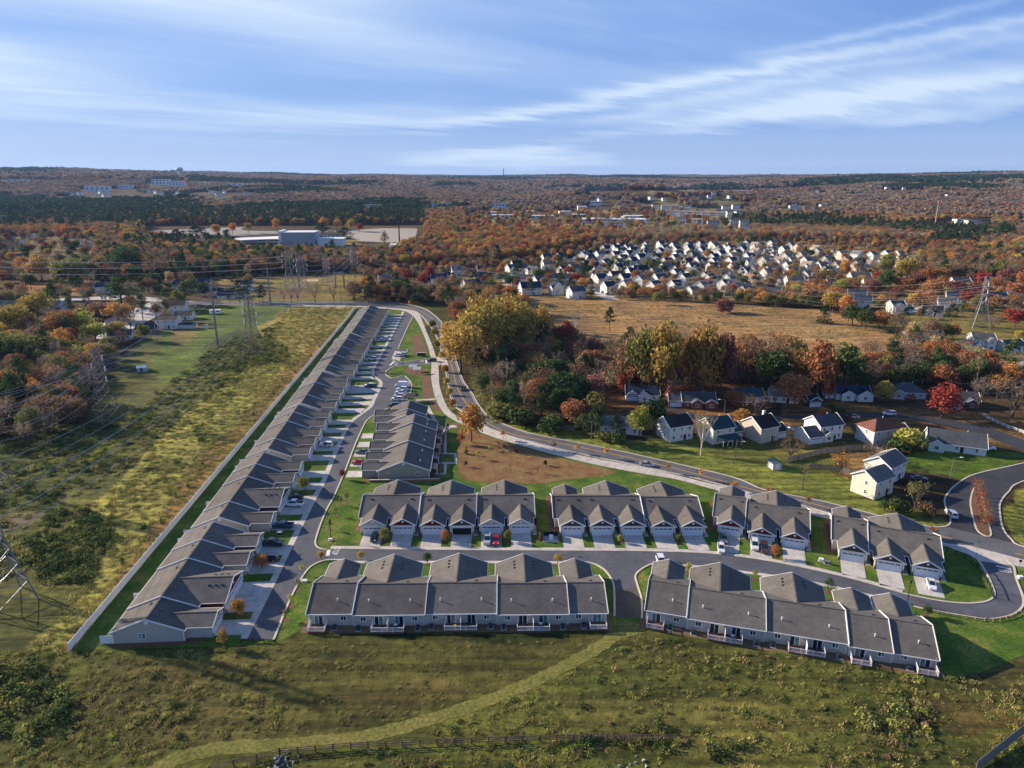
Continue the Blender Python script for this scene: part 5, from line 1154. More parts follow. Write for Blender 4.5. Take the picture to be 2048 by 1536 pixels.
# ---------------------------------------------------------------- pylons, poles, lamps
def lattice(h,b,levels=7,wt=.125,arms=((.62,.30),(.76,.32),(.90,.26)),taper=.16):
    body=MB(); 
    def wdt(t): return b*(1-t/.5*.64) if t<.5 else b*(.36-(t-.5)*.16)
    lv=[0]+[1-(1-i/levels)**1.0 for i in range(1,levels+1)]
    lv=[0,.16,.30,.42,.52,.62,.70,.78,.86,.93,1.0]
    cs=[]
    for t in lv:
        w=max(.5,wdt(t))/2; cs.append([Vector((sx*w,sy*w,t*h)) for sx,sy in ((-1,-1),(1,-1),(1,1),(-1,1))])
    for i in range(len(lv)-1):
        for k in range(4):
            k2=(k+1)%4
            body.beam(cs[i][k],cs[i+1][k],wt*1.5,wt*1.5)
            body.beam(cs[i][k],cs[i+1][k2],wt*.8,wt*.8); body.beam(cs[i][k2],cs[i+1][k],wt*.8,wt*.8)
            if i: body.beam(cs[i][k],cs[i][k2],wt*.8,wt*.8)
    am=[]
    for t,l in arms:
        a=MB(); L=l*b*1.55; z=t*h
        w=max(.5,wdt(t))/2
        for s in (-1,1):
            for yy in (-w,w): a.beam((s*w*.9,yy,z),(s*L,0,z+.15),wt*.9,wt*.9); a.beam((s*w*.9,yy,z+1.5),(s*L,0,z+.25),wt*.9,wt*.9)
            a.beam((s*w*.9,-w,z),(s*(w+L)/2,0,z+.9),wt*.6,wt*.6)
        am.append((a,L,z))
    return body,am
_b,_a=lattice(30,9); LM=_b.mesh('tower_body',M_STEEL); LMR=_b.mesh('tower_body',M_RUST)
ARM=[(a.mesh('crossarm',M_STEEL),a.mesh('crossarm',M_RUST),L,z) for a,L,z in _a]
b=MB(); 
for k in range(7): b.rod((0,0,-.3-k*.3),(0,0,-.54-k*.3),.24,n=6)
b.rod((0,0,0),(0,0,-2.1),.05,n=4); INS=b.mesh('insulator',mat('insulator white',(.75,.76,.78),.3))
def pylon(label,px,py,h,rz,rust=False,sw=1,group=None):
    x,y,z=GT(px,py); s=h/30; e=empty('lattice_pylon',(x,y,z),R(rz),label=label,cat='pylon',group=group); e.scale=(s*sw,s*sw,s)
    link('tower_body',LMR if rust else LM,e); tips=[]
    for am,ar,L,zz in ARM:
        link('crossarm',ar if rust else am,e)
        for sg_ in (-1,1):
            link('insulator',INS,e,(sg_*L,0,zz+.1)); tips.append(Vector((sg_*L*s*sw,0,(zz-2)*s)))
    tips.append(Vector((0,0,30*s)))
    c,sn=math.cos(R(rz)),math.sin(R(rz))
    return [Vector((x+t.x*c-t.y*sn,y+t.x*sn+t.y*c,z+t.z)) for t in tips]
P_near=pylon('steel lattice pylon cut by the left edge beside the dark bushes',12,1205,31,-35)
P_b=pylon('lattice pylon at the left edge behind the nearest one',-14,985,30,-35,True)
P1=pylon('rusty lattice pylon with six white insulators in the left scrub',214,838,28.5,-30,True)
P4=pylon('rusty lattice pylon above the round bramble patch in the meadow',508,716,32,-28,True)
P5=pylon('lattice pylon left of the pair in the corridor',580,577,31,10)
P6=pylon('lattice pylon right-hand of the close pair in the corridor',607,583,29,10)
P7=pylon('lattice pylon between the pair and the farthest right one',655,570,25,-30)
P8=pylon('lattice pylon nearest the crimson maples of the corridor',711,566,31,-40,True)
P9=pylon('small lattice mast among the white houses in the middle',912,562,16,60)
P10=pylon('lattice pylon in the dark hedge above the tan field',1455,600,23,70)
P11=pylon('pale lattice pylon on the open verge at the right',1958,655,31,70,sw=1)
P12=pylon('lattice pylon beyond the right edge of the corridor',2330,700,31,70)
e,h=pole_at('steel_monopole','tall galvanised steel monopole on the green yard left of the meadow',436,692,577,M_STEEL,.62,'power pole')
b=MB()
for k in range(3): b.beam((-2.6,0,h-1-k*3),(2.6,0,h-1-k*3+.4),.16,.16)
b.build('crossarm',M_STEEL,e); MP=[Vector(e.location)+Vector((s*2.5,0,h-1-k*3)) for k in range(3) for s in (-1,1)]
e,h=pole_at('steel_monopole','three-armed steel monopole by the far road, left of the corridor pylons',541,610,538,M_STEEL,.6,'power pole')
b=MB(); 
for k,w in enumerate((2.9,3.6,2.8)): b.beam((-w,0,h-4-k*5),(w,0,h-4-k*5),.2,.2)
b.build('crossarm',M_STEEL,e); MQ=[Vector(e.location)+Vector((s*2.9,0,h-5-k*5)) for k in range(3) for s in (-1,1)]
e,h=pole_at('steel_monopole','curved-arm steel monopole between the close lattice pair',598,575,508,M_STEEL,.75,'power pole')
b=MB()
for k in range(3):
    for s in (-1,1): b.beam((0,0,h-2-k*6),(s*3,0,h-1-k*6),.3,.3); b.beam((s*3,0,h-1-k*6),(s*4.4,0,h+1-k*6),.25,.25)
b.build('crossarm',M_STEEL,e)
x,y,z=GT(680,576); e=empty('steel_h_frame',(x,y,z),R(-20),label='grey two-legged steel gantry in the power line corridor',cat='power pole')
for s in (-1,1): b=MB(); b.rod((s*4.2,0,0),(s*4.2,0,12.4),.6,.55,8); b.build('leg',M_STEEL,e)
b=MB(); b.beam((-5.6,0,12.6),(5.6,0,12.9),.7,.5); b.build('crossbeam',M_STEEL,e)
def cable(p,q,sag,r=.045,label='',m=None,group='power cables'):
    p=Vector(p);q=Vector(q); n=18; pts=[p.lerp(q,i/n)-Vector((0,0,4*sag*(i/n)*(1-i/n))) for i in range(n+1)]
    b=MB(); v=[];f=[]
    d=(q-p).normalized(); a=d.cross(Vector((0,0,1))).normalized(); c=a.cross(d)
    for i,t in enumerate(pts):
        rr=r*max(1,math.hypot(t.x,t.y)/330)
        for k in range(3): an=2*math.pi*k/3; v.append(t+(a*math.cos(an)+c*math.sin(an))*rr)
        if i:
            for k in range(3): A=3*(i-1);B=3*i; f.append((A+k,A+(k+1)%3,B+(k+1)%3,B+k))
    b.add(v,f); o=b.build('power_cable',m or MT['cab']); return tag(o,label,'power cable',group)
MT['cab']=mat('cable aluminium',(.45,.44,.43),.5,.1,1.); MT['cabd']=mat('cable black',(.05,.05,.05),.6,.1,1.)
WH=['upper left','upper right','middle left','middle right','lower left','lower right','top earth']
WH=['lowest left','lowest right','middle left','middle right','upper left','upper right','topmost earth']
def span(A,B,sag,txt,r=.05):
    for i in range(min(len(A),len(B))): cable(A[i],B[i],sag,r,f'{WH[i]} power cable {txt}',group='power cables '+txt)
span(P_b,P1,5,'from the left edge to the rusty pylon in the scrub'); span(P1,[*P8],11,'from the scrub pylon to the far corridor')
off_=Vector((-60,-110,6))
span([p+Vector((-70,-150,3)) for p in P_near],P_near,4,'leaving the nearest pylon to the lower left')
span(P_near,P4,9,'from the nearest pylon to the bramble patch pylon'); span(P4,P6,8,'from the bramble patch pylon to the corridor pair')
span([p+Vector((-90,-170,3)) for p in P_b],P_b,4,'leaving the second left pylon')
B3_=[Vector((*G(-60,1000),0))+Vector((dx,0,zz)) for zz in (20,24,28) for dx in (-3,3)]; span(B3_,MP,7,'from the left edge to the green yard monopole')
span(MP,MQ,4,'from the yard monopole to the far road monopole')
span([Vector((*G(-300,590),0))+Vector((0,0,zz)) for zz in (22,22,27,27,32,32)],P5,6,'crossing the left woods to the corridor')
span(P8[:6],P9[:6],5,'above the crimson maples',.04); span(P9[:6],P10[:6],9,'in front of the dense estate',.04); span(P10,P11,9,'over the hedge of the tan field',.04); span(P11,P12,5,'leaving the right pylon',.04)
span(P6,P8,2,'between the corridor pylons')
# timber utility poles with a transformer each
UP=[]
for a,b_,tp,l,tr in [(1604,979,925,'timber utility pole with a grey transformer on the green roadside bank',1),(981,812,771,'timber utility pole by the bend in front of the dark trees',1),(1183,880,838,'timber utility pole among the dark roadside pines',0),(1948,790,735,'weathered timber pole right of the peach-coloured tree',0),(946,745,722,'short timber pole by the golden tree above the bend',0),(881,740,722,'slim dark pole at the entrance drive corner',0),(683,612,572,'thin timber pole by the far road in front of the purple thicket',0),(1549,625,603,'timber pole at the far edge of the tan field',0),(1598,615,598,'timber pole by the hedge of the tan field',0)]:
    e,h=pole_at('utility_pole',l,a,b_,tp,M_POLE,.19,'utility pole'); b=MB(); b.beam((-1.3,0,h-.7),(1.3,0,h-.7),.13,.16); b.build('crossarm',M_POLE,e)
    if tr: b=MB(); b.rod((.42,0,h-2.9),(.42,0,h-1.7),.3,n=10); b.build('transformer',M_STEEL,e)
    UP.append(Vector(e.location)+Vector((0,0,h-.6)))
for (i,j,l) in ((1,2,'from the bend pole to the pine pole'),(2,0,'from the pine pole to the bank pole'),(4,1,'down the bend from the golden tree')):
    for k,s in enumerate((-1.1,0,1.1)): cable(UP[i]+Vector((s,0,.1)),UP[j]+Vector((s,0,.1)),1.5,.035,f'{["left","middle","right"][k]} black roadside wire {l}',MT['cabd'],'roadside wires')
# street lamps
def lamp(px,py,h,label,kind='post',rz=0):
    x,y,z=GT(px,py); e=empty('street_lamp',(x,y,z),R(rz),label=label,cat='street lamp')
    b=MB(); b.rod((0,0,0),(0,0,h),.10 if kind=='post' else .12,.07,8); b.rod((0,0,0),(0,0,.5),.2,.16,8); b.build('post',M_METAL if kind=='post' else M_STEEL,e)
    if kind=='post':
        b=MB(); b.rod((0,0,h),(0,0,h+.55),.17,.26,8); b.rod((0,0,h+.55),(0,0,h+.85),.34,.06,8); b.build('lantern',M_METAL,e)
    else:
        b=MB(); b.beam((0,0,h-.1),(2.2,0,h+.15),.09,.09); b.build('arm',M_STEEL,e); b=MB(); b.box(1.9,2.8,-.18,.18,h+.05,h+.22); b.build('lamp_head',M_TRIM,e)
lamp(1814,1207,5.0,'black lantern post at the kerb above the right end of the angled row'); lamp(662,1076,4.6,'black lantern post beside the stop line on the corner lawn'); lamp(806,731,5,'black lantern post beside the entrance drive'); lamp(833,793,5,'black lantern post on the lawn strip behind the parked vans')
lamp(1900,958,7,'curved-arm street lamp on the bright corner lawn','arm'); lamp(1448,834,7,'curved-arm street lamp behind the cul-de-sac houses','arm',180); lamp(1470,918,6,'pale curved-arm lamp on the grass behind the teal-roofed house','arm'); lamp(2015,598,8,'curved-arm street lamp near the small cedar row at the right edge','arm')
# ---------------------------------------------------------------- trees
def leafmesh(name,seed,blobs,nleaf,ls,mats,mi=None,flat=.0,inward=.25):
    rs=np.random.RandomState(seed); V=[];MI=[]
    for bi,(c,r) in enumerate(blobs):
        n=max(3,int(nleaf*(r[0] if isinstance(r,tuple) else r)**2))
        d=rs.normal(size=(n,3)); d/=np.linalg.norm(d,axis=1)[:,None]
        rr=np.array(r if isinstance(r,tuple) else (r,r,r*.8))
        p=np.array(c)+d*rr*(1-inward*rs.rand(n,1)**2)
        nrm=d+rs.normal(size=(n,3))*.75+np.array([0,0,flat]); nrm/=np.linalg.norm(nrm,axis=1)[:,None]
        t=np.cross(nrm,rs.normal(size=(n,3))); t/=np.linalg.norm(t,axis=1)[:,None]; b=np.cross(nrm,t)
        s=ls*rs.uniform(.6,1.35,(n,1)); 
        q=np.stack([p-t*s-b*s*.6,p+t*s*.9-b*s*.55,p+t*s+b*s*.6,p-t*s*.85+b*s*.65],1)
        V.append(q.reshape(-1,3)); MI+= [0 if mi is None else mi[bi]]*n
    V=np.concatenate(V); nf=len(V)//4
    return V,np.arange(nf*4).reshape(-1,4),MI
def trunkmesh(seed,h,r,top,spread,nb=5):
    b=MB(); rs=random.Random(seed); lean=Vector((rs.uniform(-.04,.04)*h,rs.uniform(-.04,.04)*h,top)); fork=lean*.45
    b.rod((0,0,-.3),fork,r,r*.75,6); b.rod(fork,lean,r*.7,r*.3,5)
    for k in range(nb):
        a=k*2.4+rs.uniform(-.4,.4); s=fork.lerp(lean,rs.uniform(0,.7)); e=s+Vector((math.cos(a)*spread*rs.uniform(.5,.9),math.sin(a)*spread*rs.uniform(.5,.9),h*rs.uniform(.12,.3))); b.rod(s,e,r*.38,r*.12,4)
    return b
def blobs_round(seed,W,z0,z1,n,rb):
    rs=np.random.RandomState(seed); out=[]
    c=(z0+z1)/2; hz=(z1-z0)/2; k=0
    while len(out)<n:
        d=rs.normal(size=3); d/=np.linalg.norm(d)
        if d[2]<-.75: continue
        f=rs.uniform(.55,1.0) if k%4 else rs.uniform(.0,.5); k+=1
        r=rb*rs.uniform(.7,1.3)
        out.append(((d[0]*(W/2-r*.6)*f*(1.0 if d[2]<.3 else .95),d[1]*(W/2-r*.6)*f,c+d[2]*(hz-r*.5)*f),(r,r,r*.8)))
    return out
def bare(seed,h,W,n=9,tw=130):
    b=MB(); rs=random.Random(seed); q=[]; ends=[]
    f=Vector((0,0,h*.25)); b.rod((0,0,-.3),f,.26*h/12,.2*h/12,6)
    for k in range(n):
        a=k*2.4+rs.uniform(-.3,.3); up=rs.uniform(.45,1); s=f*rs.uniform(.7,1.15)
        m=s+Vector((math.cos(a)*W*.22*(1.2-up*.6),math.sin(a)*W*.22*(1.2-up*.6),h*.28)); e=Vector((math.cos(a)*W*.46*(1.15-up*.7),math.sin(a)*W*.46*(1.15-up*.7),h*(.5+.48*up)))
        b.rod(s,m,.13*h/12,.08*h/12,4); b.rod(m,e,.08*h/12,.03,4)
        for j in range(6):
            t=rs.uniform(.1,1); s2=m.lerp(e,t); e2=s2+Vector((rs.uniform(-1,1)*W*.16,rs.uniform(-1,1)*W*.16,h*rs.uniform(.04,.18))); b.rod(s2,e2,.035,.015,3); ends.append((s2,e2))
        ends.append((m,e))
    V=[];rn=np.random.RandomState(seed)
    for s2,e2 in ends:
        for j in range(max(2,int(tw/len(ends)*3))):
            p=s2.lerp(e2,rs.random()); d=Vector(rn.normal(size=3)); d.z=abs(d.z); d.normalize(); L=rs.uniform(.5,1.3)*h/12; w=.035*h/12*rs.uniform(.7,1.6); sd=d.cross(Vector(rn.normal(size=3))).normalized()*w
            V+=[tuple(p-sd),tuple(p+sd),tuple(p+d*L+sd*.5),tuple(p+d*L-sd*.5)]
    return b,V
SHP={}
def arr_mesh(name,V,m,extra=None,mats=None,MI=None):
    V=np.asarray(V,float).reshape(-1,3); F=np.arange(len(V)).reshape(-1,4)
    me=bpy.data.meshes.new(name); nv=len(V)
    if extra is not None:
        v2=extra.v; f2=extra.f
        me.from_pydata([tuple(x) for x in V]+v2,[],[tuple(x) for x in F]+[tuple(i+nv for i in f) for f in f2])
        mi=([0]*len(F) if MI is None else MI)+[len(mats)-1]*len(f2)
        me.polygons.foreach_set('material_index',mi)
    else:
        me.vertices.add(nv); me.vertices.foreach_set('co',V.ravel()); me.loops.add(nv); me.loops.foreach_set('vertex_index',np.arange(nv,dtype=np.int32)); me.polygons.add(len(F)); me.polygons.foreach_set('loop_start',np.arange(0,nv,4,dtype=np.int32)); me.update(calc_edges=True)
        if MI is not None: pass
    for q in (mats or [m]): me.materials.append(q)
    if extra is None and MI is not None: me.polygons.foreach_set('material_index',MI)
    me.update(); return me
# unit trees are 10 m high
def shape(kind,v):
    s=hash((kind,v))%1000 if False else (sum(map(ord,kind))*7+v*131)%9973
    if kind=='round': B=blobs_round(s,9.4,1.3,10,38,1.6); V,_,_=leafmesh('',s,B,21,.25,None); T=trunkmesh(s,10,.26,6.5,3)
    elif kind=='oval': B=blobs_round(s,5.8,1.0,10,30,1.25); V,_,_=leafmesh('',s,B,19,.26,None); T=trunkmesh(s,10,.2,7,1.6)
    elif kind=='spread': B=blobs_round(s,11.5,1.2,10,64,1.5); V,_,_=leafmesh('',s,B,19,.23,None); T=trunkmesh(s,10,.34,7,4.2,8)
    elif kind=='sapling': B=blobs_round(s,4.0,2.6,10,9,1.25); V,_,_=leafmesh('',s,B,11,.32,None,inward=.9); T=trunkmesh(s,10,.13,8,1.2,4)
    elif kind=='cone':
        B=[]; rs=np.random.RandomState(s)
        for k in range(30):
            t=rs.rand()**1.2; z=.7+t*9; R_=(1-t)*2.1+.15; a=rs.rand()*6.28; B.append(((math.cos(a)*R_*.6,math.sin(a)*R_*.6,z),(.55+R_*.28,.55+R_*.28,.9)))
        V,_,_=leafmesh('',s,B,36,.19,None); T=trunkmesh(s,10,.18,8,.6,2)
    elif kind=='pine':
        B=[]; rs=np.random.RandomState(s)
        for k in range(26):
            t=rs.rand(); z=4.0+t*6; R_=2.7*(1-t**1.6)+.3; a=rs.rand()*6.28; f=rs.uniform(.3,1); B.append(((math.cos(a)*R_*f,math.sin(a)*R_*f,z),(1.0,1.0,.55)))
        V,_,_=leafmesh('',s,B,34,.2,None,flat=.6); T=trunkmesh(s,10,.2,9,2,7)
    elif kind=='bare':
        T,V=bare(s,10,8.5 if v%2 else 6.5,9,150)
    elif kind=='hazy':   # last brown leaves on a twiggy crown
        T,V0=bare(s,10,8.5,9,100); B=blobs_round(s,8.2,3,10,16,1.5); V1,_,_=leafmesh('',s,B,6,.22,None,inward=.95); V=np.concatenate([np.array(V0).reshape(-1,3),V1])
    elif kind=='bush': B=blobs_round(s,13,.2,9.5,16,2.8); V,_,_=leafmesh('',s,B,9,.55,None); T=trunkmesh(s,6,.2,4,2,3)
    return np.array(V).reshape(-1,3),T
def get(kind,v):
    k=(kind,v)
    if k not in SHP:
        V,T=shape(kind,v); SHP[k]=(arr_mesh('crown',V,FM['rust']),T.mesh('trunk',M_BARKP if kind=='bare' and v==2 else M_BARK),V,T)
    return SHP[k]
NT=[0]
def tree(x,y,z,h,kind,col,label,wr=1.,group=None,cat='tree',v=None,name=None):
    v=rnd.randrange(3) if v is None else v
    c,t,_,_=get(kind,v); s=h/10
    e=empty(name or dict(pine='pine_tree',cone='conifer',bare='bare_tree',bush='shrub',sapling='young_tree').get(kind,'broadleaf_tree'),(x,y,z),rnd.uniform(0,6.28),label=label,cat=cat,group=group)
    sw=s*wr*rnd.uniform(.95,1.05); e.scale=(sw,sw,s)
    o=link('crown',c,e); o.material_slots[0].link='OBJECT'; o.material_slots[0].material=FM[col]
    link('trunk',t,e); NT[0]+=1; TREES.append((x,y,h*wr*.42)); return e
TREES=[]
DW=dict(round=.9,oval=.56,spread=1.15,sapling=.42,cone=.44,pine=.56,bare=.8,hazy=.85,bush=1.35)
def TP(px,py,top,wpx,kind,col,label,**k):
    x,y,z=GT(px,py); dd=math.sqrt(x*x+y*y+H*H); h=(py-top)*dd/1430*1.03; w=wpx*dd/1430
    return tree(x,y,z,h,kind,col,label,wr=max(.45,min(2.2,w/(h*DW[kind]))),**k)
for a in [
 (922,747,645,92,'round','gold','big gold-olive tree overhanging the inside of the road bend'),(967,705,590,100,'spread','gold','tall golden tree, farthest left of the gold group above the bend'),
 (1016,694,592,112,'spread','gold','broad gold tree in the middle of the gold group'),(950,722,612,92,'round','gold','gold tree in the front of the gold group, right of the big gold-olive one'),(988,714,602,92,'spread','gold','gold tree in the front middle of the gold group'),(1048,704,606,80,'round','gold','gold tree in the front right of the gold group'),(900,704,640,52,'round','gold','gold tree leaning over the road at the bend'),
 (1077,684,610,68,'round','gold','golden tree at the right end of the gold group, in front of the tan field'),
 (1042,698,640,56,'round','gold','smaller golden tree over the cottage roof'),(1062,737,702,64,'round','gold','bright yellow low tree between the dark conifers'),(1098,716,674,42,'oval','orange','orange-gold tree right of the bright yellow low one'),
 (1134,702,642,46,'round','red','salmon-red tree left of the purple bare wood'),(985,745,697,34,'cone','pine','dark conifer leftmost of the trio by the bend'),(1008,748,700,34,'cone','pine','dark conifer, middle of the trio by the bend'),(1032,742,702,36,'pine','pine','dark pine, rightmost of the trio by the bend'),
 (1012,794,724,52,'bare','grey','tall bare tree behind the bend pole'),(1049,812,757,46,'bare','tan','pale forked sycamore in front of the purple-brown crown'),(1080,804,730,78,'hazy','brown','purple-brown twiggy tree left of the round dark evergreen'),
 (1133,817,742,104,'round','pine','large round dark evergreen left of the pink tree'),(1128,765,718,80,'spread','pine','dark spreading evergreen behind the round one'),(1190,812,741,40,'oval','pink','pink-red tree beside the upper drive'),(1215,798,739,42,'hazy','tan','tan half-bare tree right of the pink one'),(1244,790,745,26,'oval','red','narrow red tree left of the navy-roofed ranch'),
 (1219,663,617,24,'pine','pine','lone pine standing at the lower edge of the tan field'),(1152,664,622,40,'bare','grey','grey bare tree at the left lower edge of the tan field'),
 (1282,792,654,68,'round','olive','tall olive-gold tree at the left of the big wood'),(1330,800,643,84,'round','bronze','tallest gold-brown tree in the middle of the big wood'),(1380,792,660,52,'round','rust','dark rust tree in the middle of the big wood'),(1402,800,648,72,'round','bronze','bronze-brown tree at the right of the tallest gold one'),(1440,795,662,60,'round','maroon','maroon tree towards the right of the big wood'),(1476,790,672,46,'hazy','rust','rusty twiggy tree against the tan field edge'),(1255,780,668,50,'round','brown','brown tree at the left shoulder of the big wood'),
 (1343,806,742,34,'cone','pink','peach feathery conifer between navy ranch and brick ranch'),(1191,878,812,34,'pine','pine','tall pine, left of the roadside pine clump'),(1232,886,831,36,'pine','pine','pine in the middle of the roadside clump'),(1166,870,828,36,'pine','green','bushy pine at the left foot of the roadside clump'),(1240,890,862,42,'bush','dkweed','dark bush at the right foot of the roadside pines'),(1205,882,862,44,'bush','olive','olive bush under the roadside pines'),
 (1279,872,809,52,'round','lime','yellow-green tree beside the roadside pines'),(1306,868,791,50,'oval','pine','tall dark evergreen behind the yellow-green tree'),(1402,910,823,64,'bare','tan','tall pale bare birch clump on the grass bank',),
 (943,884,806,62,'round','orange','large orange-brown half-bare tree on the bare red bank'),(1000,835,800,60,'bush','olive','olive thicket at the bend in front of the dark trees'),(1045,850,815,70,'bush','dkweed','dark thicket along the bank left of the roadside pines'),(1100,862,830,60,'bush','dkweed','low dark thicket near the roadside fence'),(965,790,742,30,'oval','green','narrow green tree next to the bend pole'),
 (1588,817,748,64,'round','rust','big russet round tree beside the charcoal garage'),(1632,800,689,74,'round','rust','tall orange tree at the right end of the big wood'),(1656,800,749,34,'oval','red','narrow scarlet tree left of the twin-gabled ranch'),(1549,813,772,34,'bare','tan','bare white tree by the hidden teal roof'),(1512,834,790,58,'hazy','brown','brown-pink twiggy tree left of the bare white one'),(1472,815,780,46,'round','rust','rust tree right of the brick ranch'),(1480,843,818,46,'bush','orange','low orange tree behind the teal-roofed house'),
 (1767,806,765,40,'round','gold','drooping bronze tree between the two ranch houses'),(1885,780,736,54,'round','rust','round russet tree above the crimson one'),(1882,836,776,66,'round','red','large crimson tree at the cul-de-sac'),(1954,829,761,52,'bare','grey','grey bare tree by the brick garage'),(1992,802,755,36,'hazy','orange','peach half-bare tree near the timber pole'),(1962,734,703,60,'round','gold','bronze low tree below the white garage house'),(2024,836,775,84,'bare','grey','wide bare tree at the right edge by the board fence'),
 (1661,829,807,26,'oval','green','green shrub-like tree at the left of the hedge trio'),(1679,833,815,26,'oval','green','green shrub-like tree in the middle of the hedge trio'),(1696,843,822,20,'cone','maroon','dark maroon cone at the right of the hedge trio'),(1645,834,815,28,'bush','rust','rust bush on the cul-de-sac verge'),
 (1716,874,850,32,'round','olive','olive tree left of the red-roofed house'),(1735,876,858,30,'bush','brown','brown bush at the corner of the red-roofed house'),(1820,898,861,58,'bush','lime','bright green willow-like bush by the long white ranch'),(1795,905,880,40,'bush','green','green bush left of the bright one by the long ranch'),(1745,918,890,60,'hazy','brown','brown twiggy bush in the fenced yard'),(1580,918,879,76,'bare','brown','wide bare tree above the small shed'),(1681,949,907,56,'hazy','orange','orange half-bare tree inside the board fence'),
 (1828,1022,966,52,'hazy','olive','olive twiggy tree at the junction corner'),(1795,1028,1000,44,'bush','dkweed','dark bush by the yellow sign'),(1768,1022,1002,22,'oval','green','small green shrub at the left of the junction corner'),(1850,1030,1006,34,'bush','brown','brown bush at the right of the junction corner'),
 (1648,647,609,30,'cone','pine','lone dark cedar standing in the tan field'),(1704,651,612,42,'round','green','dark green clump tree at the right tip of the tan field'),(1730,660,622,40,'round','dkweed','dark tree right of the tan field tip'),(1616,613,571,30,'oval','rust','russet tree in the hedge above the tan field'),(1445,625,598,40,'bush','maroon','dark brown bush in front of the small lattice pylon'),
 (246,618,566,54,'pine','green','large green pine in the middle of the left street'),(340,608,573,30,'pine','green','pine left of the pair behind the white gable'),(373,608,569,48,'pine','green','broad pine right of the pair behind the white gable'),(261,614,592,22,'oval','red','small crimson tree at the foot of the street pine'),(199,636,608,46,'round','orange','orange tree in front of the blue house'),(238,642,609,52,'round','orange','orange tree right of the blue house'),
 (76,644,592,64,'round','gold','big yellow tree between the teal-roofed houses'),(15,676,621,80,'round','gold','gold tree at the left edge of the picture'),(126,680,627,56,'round','rust','rust tree below the dark teal-roofed house'),(165,674,627,42,'oval','lime','yellow tree below the blue house'),(193,684,648,46,'round','lime','yellow rounded tree in the left woods'),(232,676,646,42,'round','gold','yellow tree over the hidden white house'),(217,704,677,42,'round','olive','olive tree at the edge of the left woods'),
 (32,730,674,104,'spread','olive','wide olive-green tree far left above the bare wood'),(161,728,695,34,'oval','lime','narrow lime tree in the left woods'),(32,815,759,68,'bush','green','bright green shrub tree at the left edge near the cables'),(85,790,745,46,'round','rust','rust tree right of the bright green shrub tree'),(0,800,750,60,'round','orange','orange tree cut by the left edge'),
 (85,564,520,58,'round','gold','bronze-gold round tree above the left street'),(147,574,523,70,'round','olive','large olive round tree beside the bronze-gold one'),(253,550,501,64,'spread','green','wide dark green tree behind the left street'),(369,566,513,28,'pine','pine','tall green pine behind the white teal-roofed house'),(310,562,525,50,'hazy','brown','brown twiggy tree right of the wide dark green one'),
 (395,486,456,40,'pine','pine','dark pine clump left of the arena'),(434,471,450,18,'round','orange','small orange tree, leftmost by the arena car park'),(465,469,447,16,'oval','orange','small orange tree, second by the arena car park'),(497,467,446,14,'oval','gold','small olive-gold tree, third by the arena car park'),(554,465,439,16,'oval','orange','taller orange tree behind the arena'),(648,460,436,20,'round','orange','orange tree right of the arena'),(675,460,440,20,'round','orange','tan-orange tree left of the pale lot'),(702,462,438,16,'oval','gold','pale gold tree at the corner of the pale lot'),(719,465,447,18,'round','red','small red tree at the pale lot'),(645,476,449,36,'pine','pine','dark pine right of the arena, left one'),(690,484,458,32,'pine','pine','dark pine right of the arena, right one'),(770,494,464,24,'cone','olive','yellow-green conifer by the mobile phone mast'),
 (252,474,452,22,'round','gold','top tree of the golden row far left'),(259,481,459,24,'round','gold','second tree of the golden row far left'),(266,488,466,24,'round','gold','third tree of the golden row far left'),(274,496,474,24,'round','gold','lowest tree of the golden row far left'),
 (813,566,536,28,'round','red','crimson maple right of the leftmost white gable'),(861,566,533,24,'round','red','crimson maple above the navy-roofed house'),(846,574,547,30,'round','red','crimson maple left of the navy-roofed house'),(971,552,531,18,'round','red','upper crimson maple beside the house column'),(973,572,549,20,'round','red','lower crimson maple beside the house column'),
 (1113,526,511,20,'round','red','small crimson maple at the left head of the estate'),(1137,553,532,24,'round','red','crimson street tree, first of three in the estate'),(1153,566,546,26,'round','red','crimson street tree, second of three in the estate'),(1167,574,557,24,'round','rust','rust street tree, third of three in the estate'),(1159,542,523,22,'round','rust','brown round tree in the estate turning'),(1118,541,528,16,'round','pine','small dark tree in the estate turning'),(1079,560,542,12,'oval','pine','small dark cedar by the orange-roofed houses'),(1090,560,539,10,'cone','brown','narrow brown conifer by the orange-roofed houses'),(1034,578,556,20,'round','maroon','crimson tree behind the largest navy-roofed house'),(1185,548,517,14,'oval','orange','narrow orange tree at the estate edge'),(1193,558,538,10,'cone','orange','small orange tree below the narrow one at the estate edge'),(1334,524,503,20,'oval','orange','orange oval tree among the navy roofs'),(1416,532,514,16,'oval','red','bright red tree in the estate middle'),(1582,560,538,18,'round','orange','orange tree left of the tan-roofed estate houses'),(1685,552,518,16,'oval','orange','tall orange tree at the right of the estate'),(1590,590,568,26,'round','lime','lime tree above the hedge of the field'),(1680,590,560,28,'round','lime','lime green tree above the navy-roofed pair'),(1770,582,545,32,'round','green','dark green tree right of the two-gabled house'),(1812,560,520,46,'round','gold','golden tree in front of the far right woods'),(1775,545,512,34,'round','olive','olive tree above the right estate edge'),
 (2029,653,622,38,'round','red','large crimson tree on the verge at the right edge')]:
    TP(*a)
